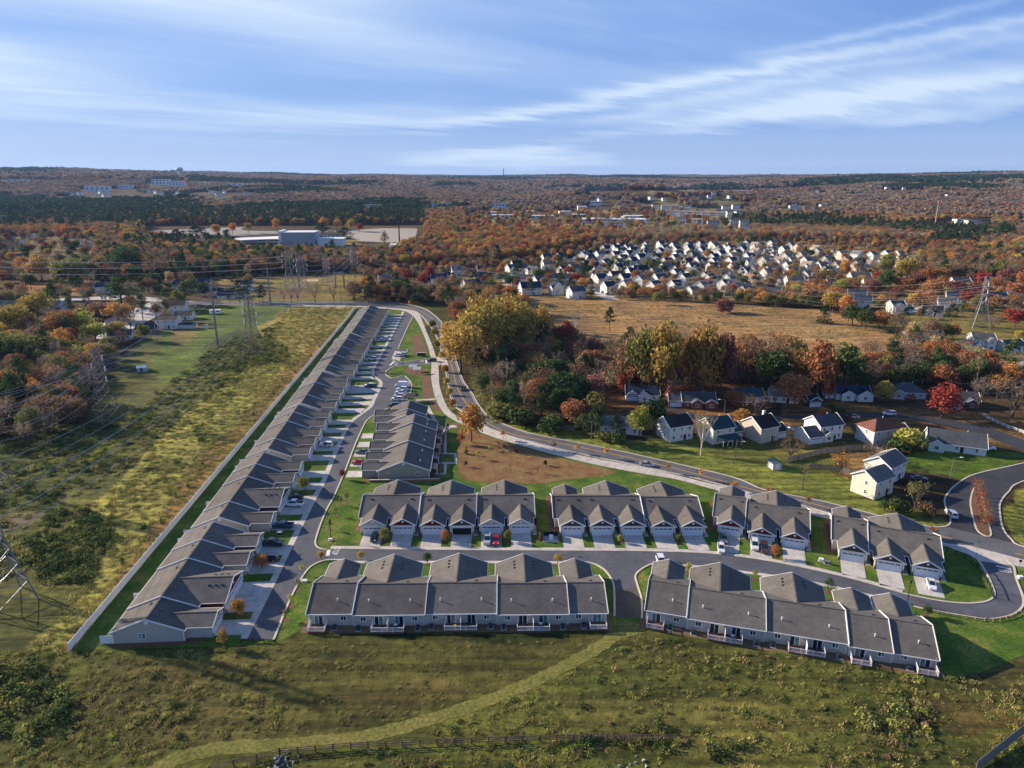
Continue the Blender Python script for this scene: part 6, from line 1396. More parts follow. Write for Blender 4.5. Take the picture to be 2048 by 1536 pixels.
# saplings and small garden trees
SAP=[(1006,880,'orange'),(1108,902,'brown'),(1154,907,'orange'),(1213,916,'orange'),(1335,946,'orange'),(1403,960,'orange'),(1468,983,'orange'),(1537,995,'rust'),(1615,1015,'rust'),(1694,1033,'rust'),(1771,1053,'rust'),(1865,1075,'rust')]
for i,(a,b,c) in enumerate(SAP): TP(a,b,b-24,17,'sapling',c,f'small {c} verge sapling between path and main road, {ordn[i]} from the bend',group='saplings on the main road verge')
for i,(a,b,c) in enumerate([(706,604,'gold'),(731,603,'gold'),(756,604,'orange'),(777,604,'orange'),(797,607,'orange'),(820,610,'orange')]): TP(a,b,b-10,8,'oval',c,f'small {c} tree on the far kerb of the main road, {ordn[i]} from the left',group='small trees along the far kerb')
for i,(a,b,c) in enumerate([(869,672,'gold'),(874,695,'olive'),(884,718,'gold'),(890,745,'orange'),(893,770,'gold'),(899,790,'gold'),(905,812,'orange'),(866,655,'olive')]): TP(a,b,b-16,15,'bush',c,f'low {c} shrub on the verge between path and bend, {ordn[i]} in order of depth',group='shrubs on the bend verge',cat='shrub')
for a in [(933,908,890,12,'cone','green','small green cone shrub on the bare red bank'),(956,918,897,14,'sapling','lime','lime sapling on the bare red bank'),(982,902,888,12,'sapling','lime','small lime sapling near the big orange-brown tree'),(923,888,862,16,'oval','orange','orange oval shrub at the left edge of the bank'),(932,934,920,8,'oval','green','small dark shrub on the lower left of the bank'),(1090,931,919,9,'bush','dkweed','round dark shrub in the middle of the bank'),(1020,940,920,14,'bare','tan','twiggy sapling low on the bank, left one'),(1075,946,926,16,'bare','tan','twiggy sapling low on the bank, right one'),(1031,905,896,9,'bush','maroon','dark red shrub on the bank'),(1009,896,888,8,'bush','maroon','small maroon shrub on the bank above the red one'),
 (832,1002,0,0,0,0,0)][:10]: TP(*a,cat='shrub' if 'shrub' in a[6] else 'tree')
for a in [(686,958,936,14,'oval','maroon','dark red ornamental tree at the street beside the retaining wall'),(524,1136,1108,30,'round','orange','orange round tree on the lawn between two near left driveways'),(609,984,952,30,'round','olive','olive round tree on the lawn behind the black sedan'),(480,1233,1196,30,'round','orange','orange tree on the lawn by the widest near driveway'),(447,1292,1255,18,'oval','gold','golden sapling at the corner of the nearest gable end'),
 (643,1120,1098,16,'oval','gold','small gold tree at the street corner left'),(722,1120,1100,16,'oval','gold','small gold tree behind the first double wing'),(855,1126,1103,20,'round','green','small green tree behind the second double wing'),(1115,1127,1106,18,'oval','gold','small gold tree behind the third double wing'),
 (770,1083,1052,24,'round','olive','olive-brown tree on the lawn right of the first garage'),(891,1083,1057,20,'round','orange','orange-brown tree on the lawn before the open garage'),(1015,1083,1058,17,'round','olive','olive tree on the lawn right of the red parked car'),(1080,1080,1064,8,'cone','rust','tiny rust shrub right of the sixth garage'),(1240,1085,1068,12,'round','lime','small lime tree on the five-garage row lawn'),(1358,1082,1066,13,'round','olive','round olive shrub left of the last five-garage drive'),(1551,1115,1088,18,'oval','orange','orange tree between the second and third garage drives'),(1375,1146,1122,15,'oval','lime','lime sapling right of the first angled garage wing'),(1657,1184,1158,20,'pine','green','small green pine between the angled garage wings'),(1510,1160,1138,14,'sapling','lime','thin lime sapling behind the second angled wing'),(1852,1232,1210,16,'oval','green','small dark evergreen by the timber guard rail'),(808,1243,0,0,0,0,0)][:20]: TP(*a)
for i,(a,b,c) in enumerate([(694,1004,'olive'),(682,1010,'olive'),(671,1032,'olive'),(660,1060,'olive'),(668,1018,'gold')][:4]): TP(a,b,b-22,13,'sapling',c,f'thin {c} sapling on the corner lawn, {ordn[i]} from the back',group='saplings on the corner lawn')
for i,(a,b) in enumerate([(596,1180),(583,1212),(572,1240),(606,1150)]): TP(a,b,b-24,15,'sapling','lime' if i%2 else 'olive',f'thin green sapling left of the near row, {ordn[i]} from the street corner',group='saplings left of the near row')
for i,t in enumerate([(763,663,'red'),(748,692,'red'),(720,741,'rust'),(717,775,'gold'),(651,897,'red'),(704,812,'rust')]): TP(t[0],t[1],t[1]-12,8,'sapling',t[2],f'tiny {t[2]} tree on a left-row front lawn, {ordn[i]} from the far end',group='tiny front lawn trees')
for i in range(10):
    t=i/9; TP(1949+t*24+rnd.uniform(-2,2),992+t*72,958+t*76,24,'hazy','rust' if i%3 else 'red',f'small twiggy russet tree in the median island, {ordn[i]} from its far tip',group='trees in the median island')
for i,(a,b) in enumerate([(323,1047),(291,1058),(245,1128),(286,1062),(352,995),(376,975),(405,930),(509,845),(507,830),(525,815),(548,790),(560,775),(566,763),(590,745),(622,712),(640,695),(646,690),(668,668)]): TP(a,b,b-13*max(.5,(b-600)/480),7*max(.5,(b-600)/480)+2,'cone','green',f'knee-high green seedling outside the white fence, {ordn[i]} away from the camera' if i<4 else f'small green seedling outside the white fence, {ordn[i]} away from the camera',group='seedlings along the white fence',cat='shrub')
for i,a in enumerate([(1745,588),(1760,573),(1806,584),(1832,577),(1852,566),(1862,592),(1884,584),(1840,606),(1856,612),(1912,592),(1950,596),(1968,610),(1985,622),(1962,575),(2008,570),(2030,596),(2042,575),(1790,604),(1878,566),(2020,622),(1936,612),(1994,585)]): TP(a[0],a[1],a[1]-27,34,'round',rnd.choice(['maroon','red','rust','rust','maroon']),f'dark red maple among the right-hand white houses, {ordn[i]} of the group',group='dark red maples among the right-hand houses')
# trees that fill the nearest woods, one by one
def inany(px,py,polys): 
    return any(bool(inpoly(np.array([px]),np.array([py]),p)[0]) for p in polys)
WOODS=[('big wood beyond the bend',[(1235,735),(1500,740),(1700,765),(1700,785),(1240,790)],['brown','rust','brown','rust','brown','green','bronze'],30,(17,23)),
 ('purple bare wood above the bend',[(1110,712),(1235,720),(1240,785),(1120,760)],['grey','brown','brown','grey'],10,(9,13)),
 ('grey wood right of the tan field',[(1735,715),(1850,705),(1960,728),(1900,775),(1710,785)],['grey','tan','brown','olive','rust','grey'],22,(9,13)),
 ('left woods below the street',[(-20,690),(180,690),(270,700),(200,750),(150,820),(90,880),(-20,890)],['grey','brown','maroon','olive','rust','grey'],24,(9,13)),
 ('hedge above the tan field',[(1240,600),(1450,603),(1640,612),(1640,618),(1450,612),(1240,608)],['green','olive','dkweed','brown','pine'],18,(7,10)),
 ('purple thicket at the far kerb',[(700,582),(790,582),(800,600),(700,598)],['maroon','brown','maroon'],9,(7,9)),
 ('grey thicket at the far kerb',[(800,585),(900,598),(910,622),(870,622),(800,605)],['grey','dkweed','grey','green'],10,(8,11)),
 ('dark trees behind the cul-de-sac',[(1680,775),(1860,765),(1960,775),(1900,790),(1680,790)],['pine','green','dkweed','brown'],8,(9,12))]
for nm,poly,cols,n,(h0,h1) in WOODS:
    P_=[];tr=0; xa,xb=min(p[0] for p in poly),max(p[0] for p in poly); ya,yb=min(p[1] for p in poly),max(p[1] for p in poly)
    while len(P_)<n and tr<4000:
        tr+=1; a,b=rnd.uniform(xa,xb),rnd.uniform(ya,yb)
        if not inany(a,b,[poly]): continue
        x,y,z=GT(a,b)
        if any((x-u)**2+(y-v)**2<(5.5)**2 for u,v,_,_ in P_): continue
        P_.append((x,y,a,b))
    P_.sort(key=lambda q:q[2])
    for i,(x,y,a,b) in enumerate(P_):
        c=rnd.choice(cols); k={'grey':'bare','tan':'bare','brown':'hazy','pine':'pine'}.get(c,rnd.choice(['round','hazy','round']) if c in('maroon','rust') else 'round')
        tree(x,y,0,rnd.uniform(h0,h1),k,c,f'{ {"grey":"bare grey","tan":"bare tan","dkweed":"dark green"}.get(c,c)} tree, {ordn[i]} from the left in the {nm}',group='trees of the '+nm)
# ---------------------------------------------------------------- massed woods and ground cover
def scatter(name,P,rot,scl,idx,objs,label,tint=None):
    n=len(P); me=bpy.data.meshes.new(name); me.vertices.add(n); me.vertices.foreach_set('co',np.asarray(P,np.float32).ravel())
    for nm,ty,ar in (('rz','FLOAT',rot),('sc','FLOAT',scl),('ix','INT',idx)):
        a=me.attributes.new(nm,ty,'POINT'); a.data.foreach_set('value',np.asarray(ar,np.float32 if ty=='FLOAT' else np.int32))
    o=bpy.data.objects.new(name,me); COL.objects.link(o); tag(o,kind='stuff')
    o['label']=label
    pc=bpy.data.collections.new(name+' kinds')
    for k,q in enumerate(objs): 
        q.name=f'{chr(97+k//26)}{chr(97+k%26)}_{name}_kind'; pc.objects.link(q)
    g=bpy.data.node_groups.new(name,'GeometryNodeTree'); g.interface.new_socket('Geometry',in_out='INPUT',socket_type='NodeSocketGeometry'); g.interface.new_socket('Geometry',in_out='OUTPUT',socket_type='NodeSocketGeometry')
    N=g.nodes;L=g.links; gi=N.new('NodeGroupInput');go=N.new('NodeGroupOutput'); ip=N.new('GeometryNodeInstanceOnPoints'); ci=N.new('GeometryNodeCollectionInfo'); ci.inputs['Collection'].default_value=pc; ci.inputs['Separate Children'].default_value=True; ci.inputs['Reset Children'].default_value=True
    mp=N.new('GeometryNodeMeshToPoints')
    def at(nm,ty):
        a=N.new('GeometryNodeInputNamedAttribute'); a.data_type=ty; a.inputs[0].default_value=nm; return [s for s in a.outputs if s.enabled][0]
    cx=N.new('ShaderNodeCombineXYZ'); L.new(at('rz','FLOAT'),cx.inputs[2])
    L.new(gi.outputs[0],mp.inputs[0]); L.new(mp.outputs[0],ip.inputs['Points']); L.new(ci.outputs[0],ip.inputs['Instance']); ip.inputs['Pick Instance'].default_value=True
    L.new(at('ix','INT'),ip.inputs['Instance Index']); L.new(cx.outputs[0],ip.inputs['Rotation']); L.new(at('sc','FLOAT'),ip.inputs['Scale']); L.new(ip.outputs[0],go.inputs[0])
    md=o.modifiers.new('scatter','NODES'); md.node_group=g; return o
def proto(kind,v,col,lod=1.):
    _,_,V,T=get(kind,v); V=V.reshape(-1,4,3)
    if lod<1: k=np.random.RandomState(v).rand(len(V))<lod; V=V[k]
    me=arr_mesh('tree',V.reshape(-1,3),None,extra=T,mats=[FM[col],M_BARK]); return bpy.data.objects.new('p',me)
KINDS=[('round',0,'gold'),('round',1,'orange'),('round',2,'rust'),('round',0,'rust'),('round',1,'brown'),('round',2,'olive'),('round',0,'green'),('round',1,'red'),('round',2,'maroon'),
 ('hazy',0,'brown'),('hazy',1,'rust'),('hazy',2,'tan'),('bare',0,'grey'),('bare',1,'grey'),('bare',1,'tan'),('pine',0,'pine'),('pine',1,'green'),('oval',0,'orange'),('oval',1,'tan'),('spread',0,'brown')]
PROT=[proto(*k) for k in KINDS]
EXC=[[(-900,1600),(-900,1000),(0,900),(110,890),(170,830),(195,760),(235,722),(290,700),(340,645),(440,606),(560,606),(880,606),(915,650),(950,740),(1000,838),(1100,874),(1250,897),(1460,945),(2000,1060),(3000,1300),(3000,1700)],
 [(1010,580),(1240,596),(1450,604),(1640,616),(1720,645),(1790,672),(1790,735),(1700,745),(1620,742),(1480,728),(1260,712),(1120,700),(1090,672),(1035,620)],
 [(425,552),(640,545),(780,545),(780,575),(700,604),(425,604)],
 [(-50,596),(60,590),(340,583),(440,600),(440,612),(330,640),(345,700),(220,712),(60,705),(-50,700)],[(-50,560),(500,555),(500,604),(-50,600)],
 [(720,540),(1000,530),(1180,488),(1500,480),(1860,488),(1860,560),(1690,614),(1240,600),(1000,592),(720,592)],[(1690,560),(2400,560),(2400,690),(1930,690),(1700,640)],[(1850,680),(2400,690),(2400,800),(1960,740)],
 [(290,452),(850,450),(850,490),(720,512),(480,508),(460,488),(290,480)],[(930,424),(1330,424),(1330,474),(1180,470),(930,462)],[(1300,412),(1505,416),(1505,474),(1310,474)],[(1150,382),(1400,378),(1410,388),(1280,396),(1140,392)],[(1860,442),(1985,442),(1985,462),(1860,462)],[(0,472),(190,472),(210,500),(120,558),(0,558)],
 [(1200,775),(2200,775),(2400,1100),(1880,1060),(1450,960),(1150,890),(1200,860)],[(930,740),(960,750),(1010,838),(1200,880),(1400,958),(960,850)],[(745,480),(800,478),(800,512),(745,512)],
 [(140,378),(290,380),(290,394),(150,394)],[(285,360),(385,360),(385,378),(285,378)],[(430,384),(520,384),(520,398),(430,398)]]
def forest():
    rs=np.random.RandomState(5); 
    def grid(r0,r1,sp,amin=-44,amax=44):
        X=np.arange(-r1,r1,sp); Y=np.arange(0,r1,sp*.9); X,Y=np.meshgrid(X,Y); X=X+rs.uniform(-.48,.48,X.shape)*sp; Y=Y+rs.uniform(-.48,.48,Y.shape)*sp; X=X.ravel();Y=Y.ravel()
        r=np.hypot(X,Y); a=np.degrees(np.arctan2(X,Y)); k=(r>=r0)&(r<r1)&(a>amin)&(a<amax); return X[k],Y[k]
    X1,Y1=grid(230,760,7.4); X2,Y2=grid(760,1750,9.0); X=np.r_[X1,X2];Y=np.r_[Y1,Y2]
    Z=hgt(X,Y); px,py=PXv(X,Y,Z); r=np.hypot(X,Y)
    ex=np.zeros(len(X),bool)
    for p in EXC: ex|=inpoly(px,py,p)
    # thin wood among scattered houses
    thin=inpoly(px,py,[(1300,412),(1505,416),(1505,474),(1310,474)])|inpoly(px,py,EXC[9])|inpoly(px,py,EXC[3])|inpoly(px,py,EXC[4])|inpoly(px,py,EXC[6])|inpoly(px,py,EXC[9])|inpoly(px,py,EXC[13])
    keep=~ex|(thin&(rs.rand(len(X))<.16))|(inpoly(px,py,EXC[5])&(py>560)&(px>1240)&(rs.rand(len(X))<.30))|(inpoly(px,py,EXC[5])&(rs.rand(len(X))<.36))
    keep&=~inpoly(px,py,[(-900,1600),(-900,1000),(0,900),(110,890),(170,830),(195,760),(235,722),(340,645),(560,606),(880,606),(915,650),(950,740),(1000,838),(1100,874),(1250,897),(1460,945),(2000,1060),(3000,1300),(3000,1700)])|(r>430)
    # stay off houses, single trees and roads
    ob=np.array([(o.location.x,o.location.y) for o in COL.objects if o.parent is None and o.type=='EMPTY' and o.get('category') in('house','building','pylon','power pole')]+[(x,y) for x,y in HPOS])
    for hx,hy in ob:
        keep&=((X-hx)**2+(Y-hy)**2>(10.5 if math.hypot(hx,hy)<1000 else 14)**2)
    for tx,ty,tr in TREES: keep&=((X-tx)**2+(Y-ty)**2>max(3.5,tr*.8)**2)
    X,Y,Z,px,py,r=[q[keep] for q in (X,Y,Z,px,py,r)]; n=len(X)
    n1=fbm(X,Y,70,60);n2=fbm(X,Y,25,61);n3=fbm(X,Y,160,62); u=rs.rand(n)
    W_d=np.array([.05,.07,.12,.10,.16,.07,.05,.01,.02,.14,.08,.07,.08,.08,.05,.03,.03,.05,.04,.08])
    def pick(w,m): 
        w=np.array(w,float); w/=w.sum(); return np.searchsorted(np.cumsum(w),u[m]).clip(0,len(w)-1)
    ix=pick(W_d,np.ones(n,bool))
    def setz(m,w): ix[m]=pick(w,m)
    pineW=[0,0,0,0,.05,.05,.3,0,0,.05,0,0,.05,0,0,.8,.5,0,0,0]
    setz(n1>.55,[.04,.16,.24,.2,.2,.04,0,.02,.02,.15,.12,.05,.05,0,0,0,0,.1,0,.1])
    setz(n1<-.32,[0,0,.05,.05,.2,.12,.08,0,.03,.2,.05,.15,.25,.2,.15,.05,.05,0,.05,.2])
    setz((n2>.5)&(u<.8),[.3,.3,.1,.1,0,.25,0,0,0,0,0,0,0,0,0,0,0,.2,.1,0])
    setz((n3<-.34)&(u<.62),pineW)
    setz(inpoly(px,py,[(180,432),(560,424),(840,405),(850,449),(560,454),(300,463),(180,455)])&(u>.38),pineW)
    setz(inpoly(px,py,[(0,425),(180,432),(200,458),(0,465)])&(u<.6),pineW)
    setz(inpoly(px,py,[(860,440),(1300,456),(1300,480),(1100,510),(900,540),(760,500)]),[.14,.22,.22,.18,.1,.1,.03,.05,.03,.12,.12,.04,.04,0,0,0,.02,.15,.03,.08])
    setz(inpoly(px,py,[(1280,456),(1700,465),(1900,480),(1860,492),(1500,482),(1180,490)]),[.02,.05,.05,.04,.1,.03,0,.03,0,.12,.08,.3,.15,.2,.4,0,0,.05,.3,.05])
    setz(inpoly(px,py,[(1700,640),(2000,650),(2048,790),(1700,790)]),[0,.03,.1,.1,.12,.1,.06,.02,.05,.2,.1,.1,.3,.3,.2,.06,.06,0,.05,.1])
    setz(inpoly(px,py,[(-800,560),(700,540),(700,500),(-800,500)]),[.12,.06,.06,.06,.14,.24,.16,.01,.02,.12,.05,.06,.12,.12,.03,.06,.16,.06,.04,.12])
    setz(inpoly(px,py,[(1100,640),(1760,640),(1760,800),(1100,800)]),[.03,.05,.12,.1,.2,.08,.05,.03,.12,.25,.1,.03,.15,.1,.05,.03,.05,0,0,.15])
    setz(inpoly(px,py,[(-800,590),(330,600),(330,880),(-800,1000)]),[.12,.04,.04,.05,.16,.22,.14,.01,.02,.25,.05,.08,.28,.22,.06,.04,.12,.02,0,.12])
    setz(inpoly(px,py,[(935,725),(1060,735),(1250,770),(1250,890),(1100,872),(1000,838)]),[.03,.02,.05,.05,.15,.12,.3,0,.02,.15,.03,.03,.12,.08,.02,.2,.2,0,0,.1])
    h=rs.uniform(.85,1.45,n)*np.where(r<430,.9,1.05); h=np.where(np.isin(ix,[15,16]),h*1.25,h)
    estate=inpoly(px,py,EXC[5])|inpoly(px,py,EXC[6]); h=np.where(estate,h*.7,h)
    sc=h
    scatter('forest',np.stack([X,Y,Z],1),rs.uniform(0,6.28,n),sc,ix,PROT,'mixed autumn woods of orange, brown, bare grey and pine trees beyond the houses')
    # distant groves: patches of many crowns
    objs=[]
    pal=[['rust','brown','grey','brown'],['brown','grey','tan','grey'],['pine','pine','green','brown'],['grey','brown','grey','olive'],['orange','rust','brown','brown'],['olive','green','pine','brown'],['tan','grey','brown','grey'],['rust','maroon','brown','grey']]
    for k,p in enumerate(pal):
        for s in range(2):
            r3=np.random.RandomState(k*7+s); B=[];mi=[]
            for t in range(13):
                cx,cy=r3.uniform(-19,19,2); w=r3.uniform(4,6.2); m=r3.randint(4); hh=r3.uniform(7,13)*(1.2 if p[m]=='pine' else 1)
                for j in range(4): B.append(((cx+r3.uniform(-2.4,2.4),cy+r3.uniform(-2.4,2.4),hh-3+r3.uniform(-1.5,1.5)),(w*.62,w*.62,w*.55))); mi.append(m)
            V,F_,MI=leafmesh('',k*9+s,B,3.3,1.05,None,mi,inward=.1)
            me=arr_mesh('grove',V,None,mats=[FM[c] for c in p],MI=MI); objs.append(bpy.data.objects.new('p',me))
    parts=[]
    for r0,r1,sp,s in ((1720,3600,25,1.),(3600,9500,46,1.9)):
        X,Y=grid(r0,r1,sp,-42,42); Z=hgt(X,Y); parts.append((X,Y,Z,np.full(len(X),s)))
    X,Y,Z,S_=[np.concatenate([p[i] for p in parts]) for i in range(4)]
    px,py=PXv(X,Y,Z); ex=np.zeros(len(X),bool)
    for p in EXC: ex|=inpoly(px,py,p)
    fb=np.array([(o.location.x,o.location.y) for o in COL.objects if o.parent is None and o.get('category') in('house','building','water tower') and o.location.y>1700])
    for hx,hy in fb: ex|=((X-hx)/44)**2+((Y-hy+60)/95)**2<1
    n3=fbm(X,Y,420,64); n4=fbm(X,Y,130,65); r_=np.hypot(X,Y)
    clear=(fbm(X,Y,190,66)>.56)
    k=~ex&~clear; X,Y,Z,S_,n3,n4,r_,px,py=[q[k] for q in (X,Y,Z,S_,n3,n4,r_,px,py)]; n=len(X); u=rs.rand(n)
    t=np.where(n3>.5,np.where(u<.5,0,4),np.where(n3<-.25,np.where(u<.75,2,5),np.where(n4>.3,np.where(u<.5,7,0),np.where(n4<-.05,np.where(u<.5,1,3),6))))
    t=np.where(u>.93,rs.randint(0,8,n),t)
    t=np.where(inpoly(px,py,[(180,425),(560,418),(860,405),(850,449),(560,454),(300,463),(180,455)])&(rs.rand(n)<.7),2,t)
    ix=t*2+rs.randint(0,2,n)
    scatter('far_woods',np.stack([X,Y,Z-1.0*S_],1),rs.uniform(0,6.28,n),S_*rs.uniform(.85,1.2,n),ix,objs,'rolling far woods in muted rust, grey and dark pine green up to the horizon')
forest()
# ---------------------------------------------------------------- ground cover
def cover():
    rs=np.random.RandomState(9)
    def tuft(seed,n,h,w,col,lean=.5,bw=.05):
        r=np.random.RandomState(seed); V=[]
        for k in range(n):
            a=r.rand()*6.28; p=np.array([*(r.normal(size=2)*w*.35),0]); d=np.array([math.cos(a)*lean*r.rand(),math.sin(a)*lean*r.rand(),1.0])*h*r.uniform(.5,1); sd=np.array([-math.sin(a),math.cos(a),0])*bw*r.uniform(.7,1.5)
            V+=[p-sd,p+sd,p+d+sd*.4,p+d-sd*.4]
        return arr_mesh('t',np.array(V),FM[col])
    def clump(seed,n,h,w,col,ls):
        r=np.random.RandomState(seed); B=[((*(r.normal(size=2)*w*.28),h*r.uniform(.25,.6)),(w*.3,w*.3,h*.4)) for _ in range(5)]
        V,_,_=leafmesh('',seed,B,n/5/(w*.3)**2,ls,None,flat=.4); return arr_mesh('t',V,FM[col])
    O=lambda me: bpy.data.objects.new('p',me)
    objs=[O(tuft(1,46,.62,1.5,'straw',1.3,.07)),O(tuft(2,46,.55,1.6,'weed',1.3,.07)),O(tuft(3,50,.5,1.4,'wlime',1.2,.06)),O(clump(4,90,.8,2.0,'weed',.14)),O(clump(5,110,1.5,2.6,'dkweed',.17)),O(clump(6,90,.8,2.0,'wolive',.15)),O(tuft(7,50,.5,1.5,'wbrown',1.0,.05)),O(clump(8,110,1.0,2.2,'wgreen',.16)),O(tuft(9,40,.9,1.2,'tan',.6,.04)),O(clump(10,80,.8,1.8,'wlime',.13)),O(clump(11,90,.8,1.8,'wbrown',.13))]
    def region(poly,dens,w,smin,smax,seed):
        r=np.random.RandomState(seed); g=[G(*p) for p in poly]; xa,xb=min(p[0] for p in g),max(p[0] for p in g); ya,yb=min(p[1] for p in g),max(p[1] for p in g)
        n=int((xb-xa)*(yb-ya)*dens); X=r.uniform(xa,xb,n);Y=r.uniform(ya,yb,n); px,py=PXv(X+fbm(X,Y,9,70)*2,Y+fbm(X,Y,9,71)*2); k=inpoly(px,py,poly); X,Y,px,py=X[k],Y[k],px[k],py[k]
        dn=fbm(X,Y,7,72+seed)*.5+.6; k=(r.rand(len(X))<dn)&(px>-120)&(px<2170)&(py<1600); X,Y=X[k],Y[k]
        w=np.array(w,float);w/=w.sum(); m=fbm(X,Y,11,90+seed)*.23; ix=np.searchsorted(np.cumsum(w),np.clip(r.rand(len(X))+m,0,.999)).clip(0,len(w)-1)
        return X,Y,ix,smin+(smax-smin)*r.rand(len(X))**1.6
    RG=[]
    #           straw weed lime cw dkw olive brown green tan limeclump rust
    M=[(560,620),(700,616),(640,690),(560,800),(430,960),(330,1080),(180,1270),(60,1420),(-300,1700),(-300,1500),(60,1300),(230,1080),(100,1040),(260,960),(390,800),(520,705)]
    RG.append(region(M,.42,[.42,.30,.20,.02,0,.0,.04,0,.02,.01,0],.6,1.15,1))
    RG.append(region([(700,630),(560,800),(330,1080),(150,1300),(110,1310),(240,1130),(420,900),(560,750),(650,665)],.25,[.5,.2,.1,0,0,0,.2,0,.1,0,0],.5,1.0,2))
    RG.append(region([(-400,1000),(100,850),(240,840),(300,800),(400,720),(560,640),(540,720),(400,800),(270,930),(110,1020),(80,1130),(-300,1320)],.34,[.12,.25,.12,.1,.12,.12,.06,.12,.02,.06,.0],.7,1.3,3))
    RG.append(region([(55,1120),(90,1030),(180,1010),(225,1090),(170,1170),(70,1170)],.55,[.05,.1,0,.15,.25,.15,.0,.2,0,.08,.0],.7,1.5,4))
    RG.append(region([(400,712),(470,672),(580,695),(565,725),(470,745),(405,742)],.45,[.05,.15,0,.15,.25,.15,.05,.15,0,.05,.0],.6,1.2,5))
    RG.append(region([(-400,1290),(140,1300),(560,1300),(560,1480),(420,1500),(300,1536),(250,1700),(-400,1700)],1.1,[.26,.34,.16,.03,.015,.04,.12,.01,.03,.01,.0],.25,.85,6))
    RG.append(region([(560,1285),(1215,1280),(1120,1330),(1000,1380),(850,1430),(700,1465),(560,1480)],.5,[.25,.35,.15,.0,.0,.02,.15,.01,.06,.0,.0],.25,.55,7))
    RG.append(region([(1250,1275),(1500,1290),(1880,1365),(2300,1330),(2300,1700),(300,1700),(430,1512),(700,1492),(860,1452),(1000,1404),(1130,1348),(1220,1295)],0.8,[.22,.40,.16,.025,.01,.03,.10,.015,.03,.012,.003],.25,.85,8))
    RG.append(region([(1700,1430),(1760,1410),(1860,1420),(1880,1480),(1780,1510),(1720,1480)],.5,[0,.05,0,.1,.1,.1,.35,.05,.1,.25,.1],.9,1.7,9))
    RG.append(region([(1250,1462),(1520,1450),(1560,1500),(1200,1510),(1000,1490)],.4,[0,.15,0,.2,.2,.15,.05,.25,.0,.0,.0],.6,1.2,10))
    RG.append(region([(0,1330),(110,1340),(120,1440),(60,1490),(-200,1480),(-200,1340)],.5,[0,.15,0,.2,.25,.1,.05,.15,.0,.2,.02],1.0,1.9,11))
    RG.append(region([(1040,605),(1450,612),(1640,625),(1740,660),(1700,700),(1480,665),(1260,655)],.10,[.4,.1,0,.0,0,.0,.3,0,.4,0,.05],.6,1.0,12))
    RG.append(region([(940,760),(990,790),(1010,845),(985,845),(955,800)],.7,[.2,.2,.1,.1,.1,.1,.2,0,.1,0,.05],.8,1.5,13))
    RG.append(region([(250,1060),(300,1020),(420,860),(520,720),(560,660),(480,700),(380,830),(290,930),(180,1010),(200,1100)],.16,[.2,.3,.1,.1,.05,.1,.1,.05,0,.05,.0],.6,1.1,14))
    X=np.concatenate([q[0] for q in RG]);Y=np.concatenate([q[1] for q in RG]);ix=np.concatenate([q[2] for q in RG]);sc=np.concatenate([q[3] for q in RG])
    # keep off the mown path
    pp=np.array(smooth(W_([(300,1545),(345,1522),(420,1500),(500,1492),(560,1490),(640,1484),(700,1478),(780,1462),(850,1441),(930,1417),(1000,1392),(1060,1366),(1120,1338),(1175,1308),(1212,1285),(1245,1262)]),3))
    d=np.min((X[:,None]-pp[None,:,0])**2+(Y[:,None]-pp[None,:,1])**2,axis=1); k=d>2.0**2
    cpx=inpoly(*PXv(X,Y),COMM); k&=~cpx
    X,Y,ix,sc=X[k],Y[k],ix[k],sc[k]
    print('cover',len(X))
    scatter('undergrowth',np.stack([X,Y,0*X],1),rs.uniform(0,6.28,len(X)),sc,ix,objs,'rough grass tussocks, weeds and brambles on the meadow and the foreground slope')
cover()
# ---------------------------------------------------------------- vehicles
CARM={}
def carmat(n,c): 
    if n not in CARM:
        m=mat('car paint '+n,c,.28,.03,.5,spec=.6); m.node_tree.nodes['Principled BSDF'].inputs['Coat Weight'].default_value=.6; CARM[n]=m
    return CARM[n]
CC=dict(white=(.75,.76,.78),black=(.012,.012,.014),red=(.42,.012,.02),silver=(.38,.40,.42),blue=(.02,.06,.12),navy=(.015,.022,.05),grey=(.09,.105,.13),brown=(.08,.03,.025),sky=(.05,.2,.5))
TYRE=mat('tyre rubber',(.015,.015,.016),.8); RIM=mat('wheel rim',(.35,.36,.38),.35,metal=.5); LAMPW=mat('headlamp glass',(.7,.72,.75),.15); LAMPR=mat('tail lamp',(.4,.01,.01),.25)
def loft(st,nm,m,par):
    "stations: (x, halfwidth low, halfwidth high, z low, z high, crown)"
    b=MB(); v=[];f=[]
    for x,wl,wh,zl,zh in st: v+=[(x,-wl,zl),(x,-wl*1.0,zl+(zh-zl)*.55),(x,-wh,zh),(x,wh,zh),(x,wl,zl+(zh-zl)*.55),(x,wl,zl)]
    n=6
    for i in range(len(st)-1):
        for k in range(n): a=i*n+k;c=i*n+(k+1)%n; f.append((a,c,c+n,a+n))
    f.append(tuple(range(n-1,-1,-1))); f.append(tuple(range((len(st)-1)*n,len(st)*n))); b.add(v,f)
    o=b.build(nm,m,par)
    return o
CT={}
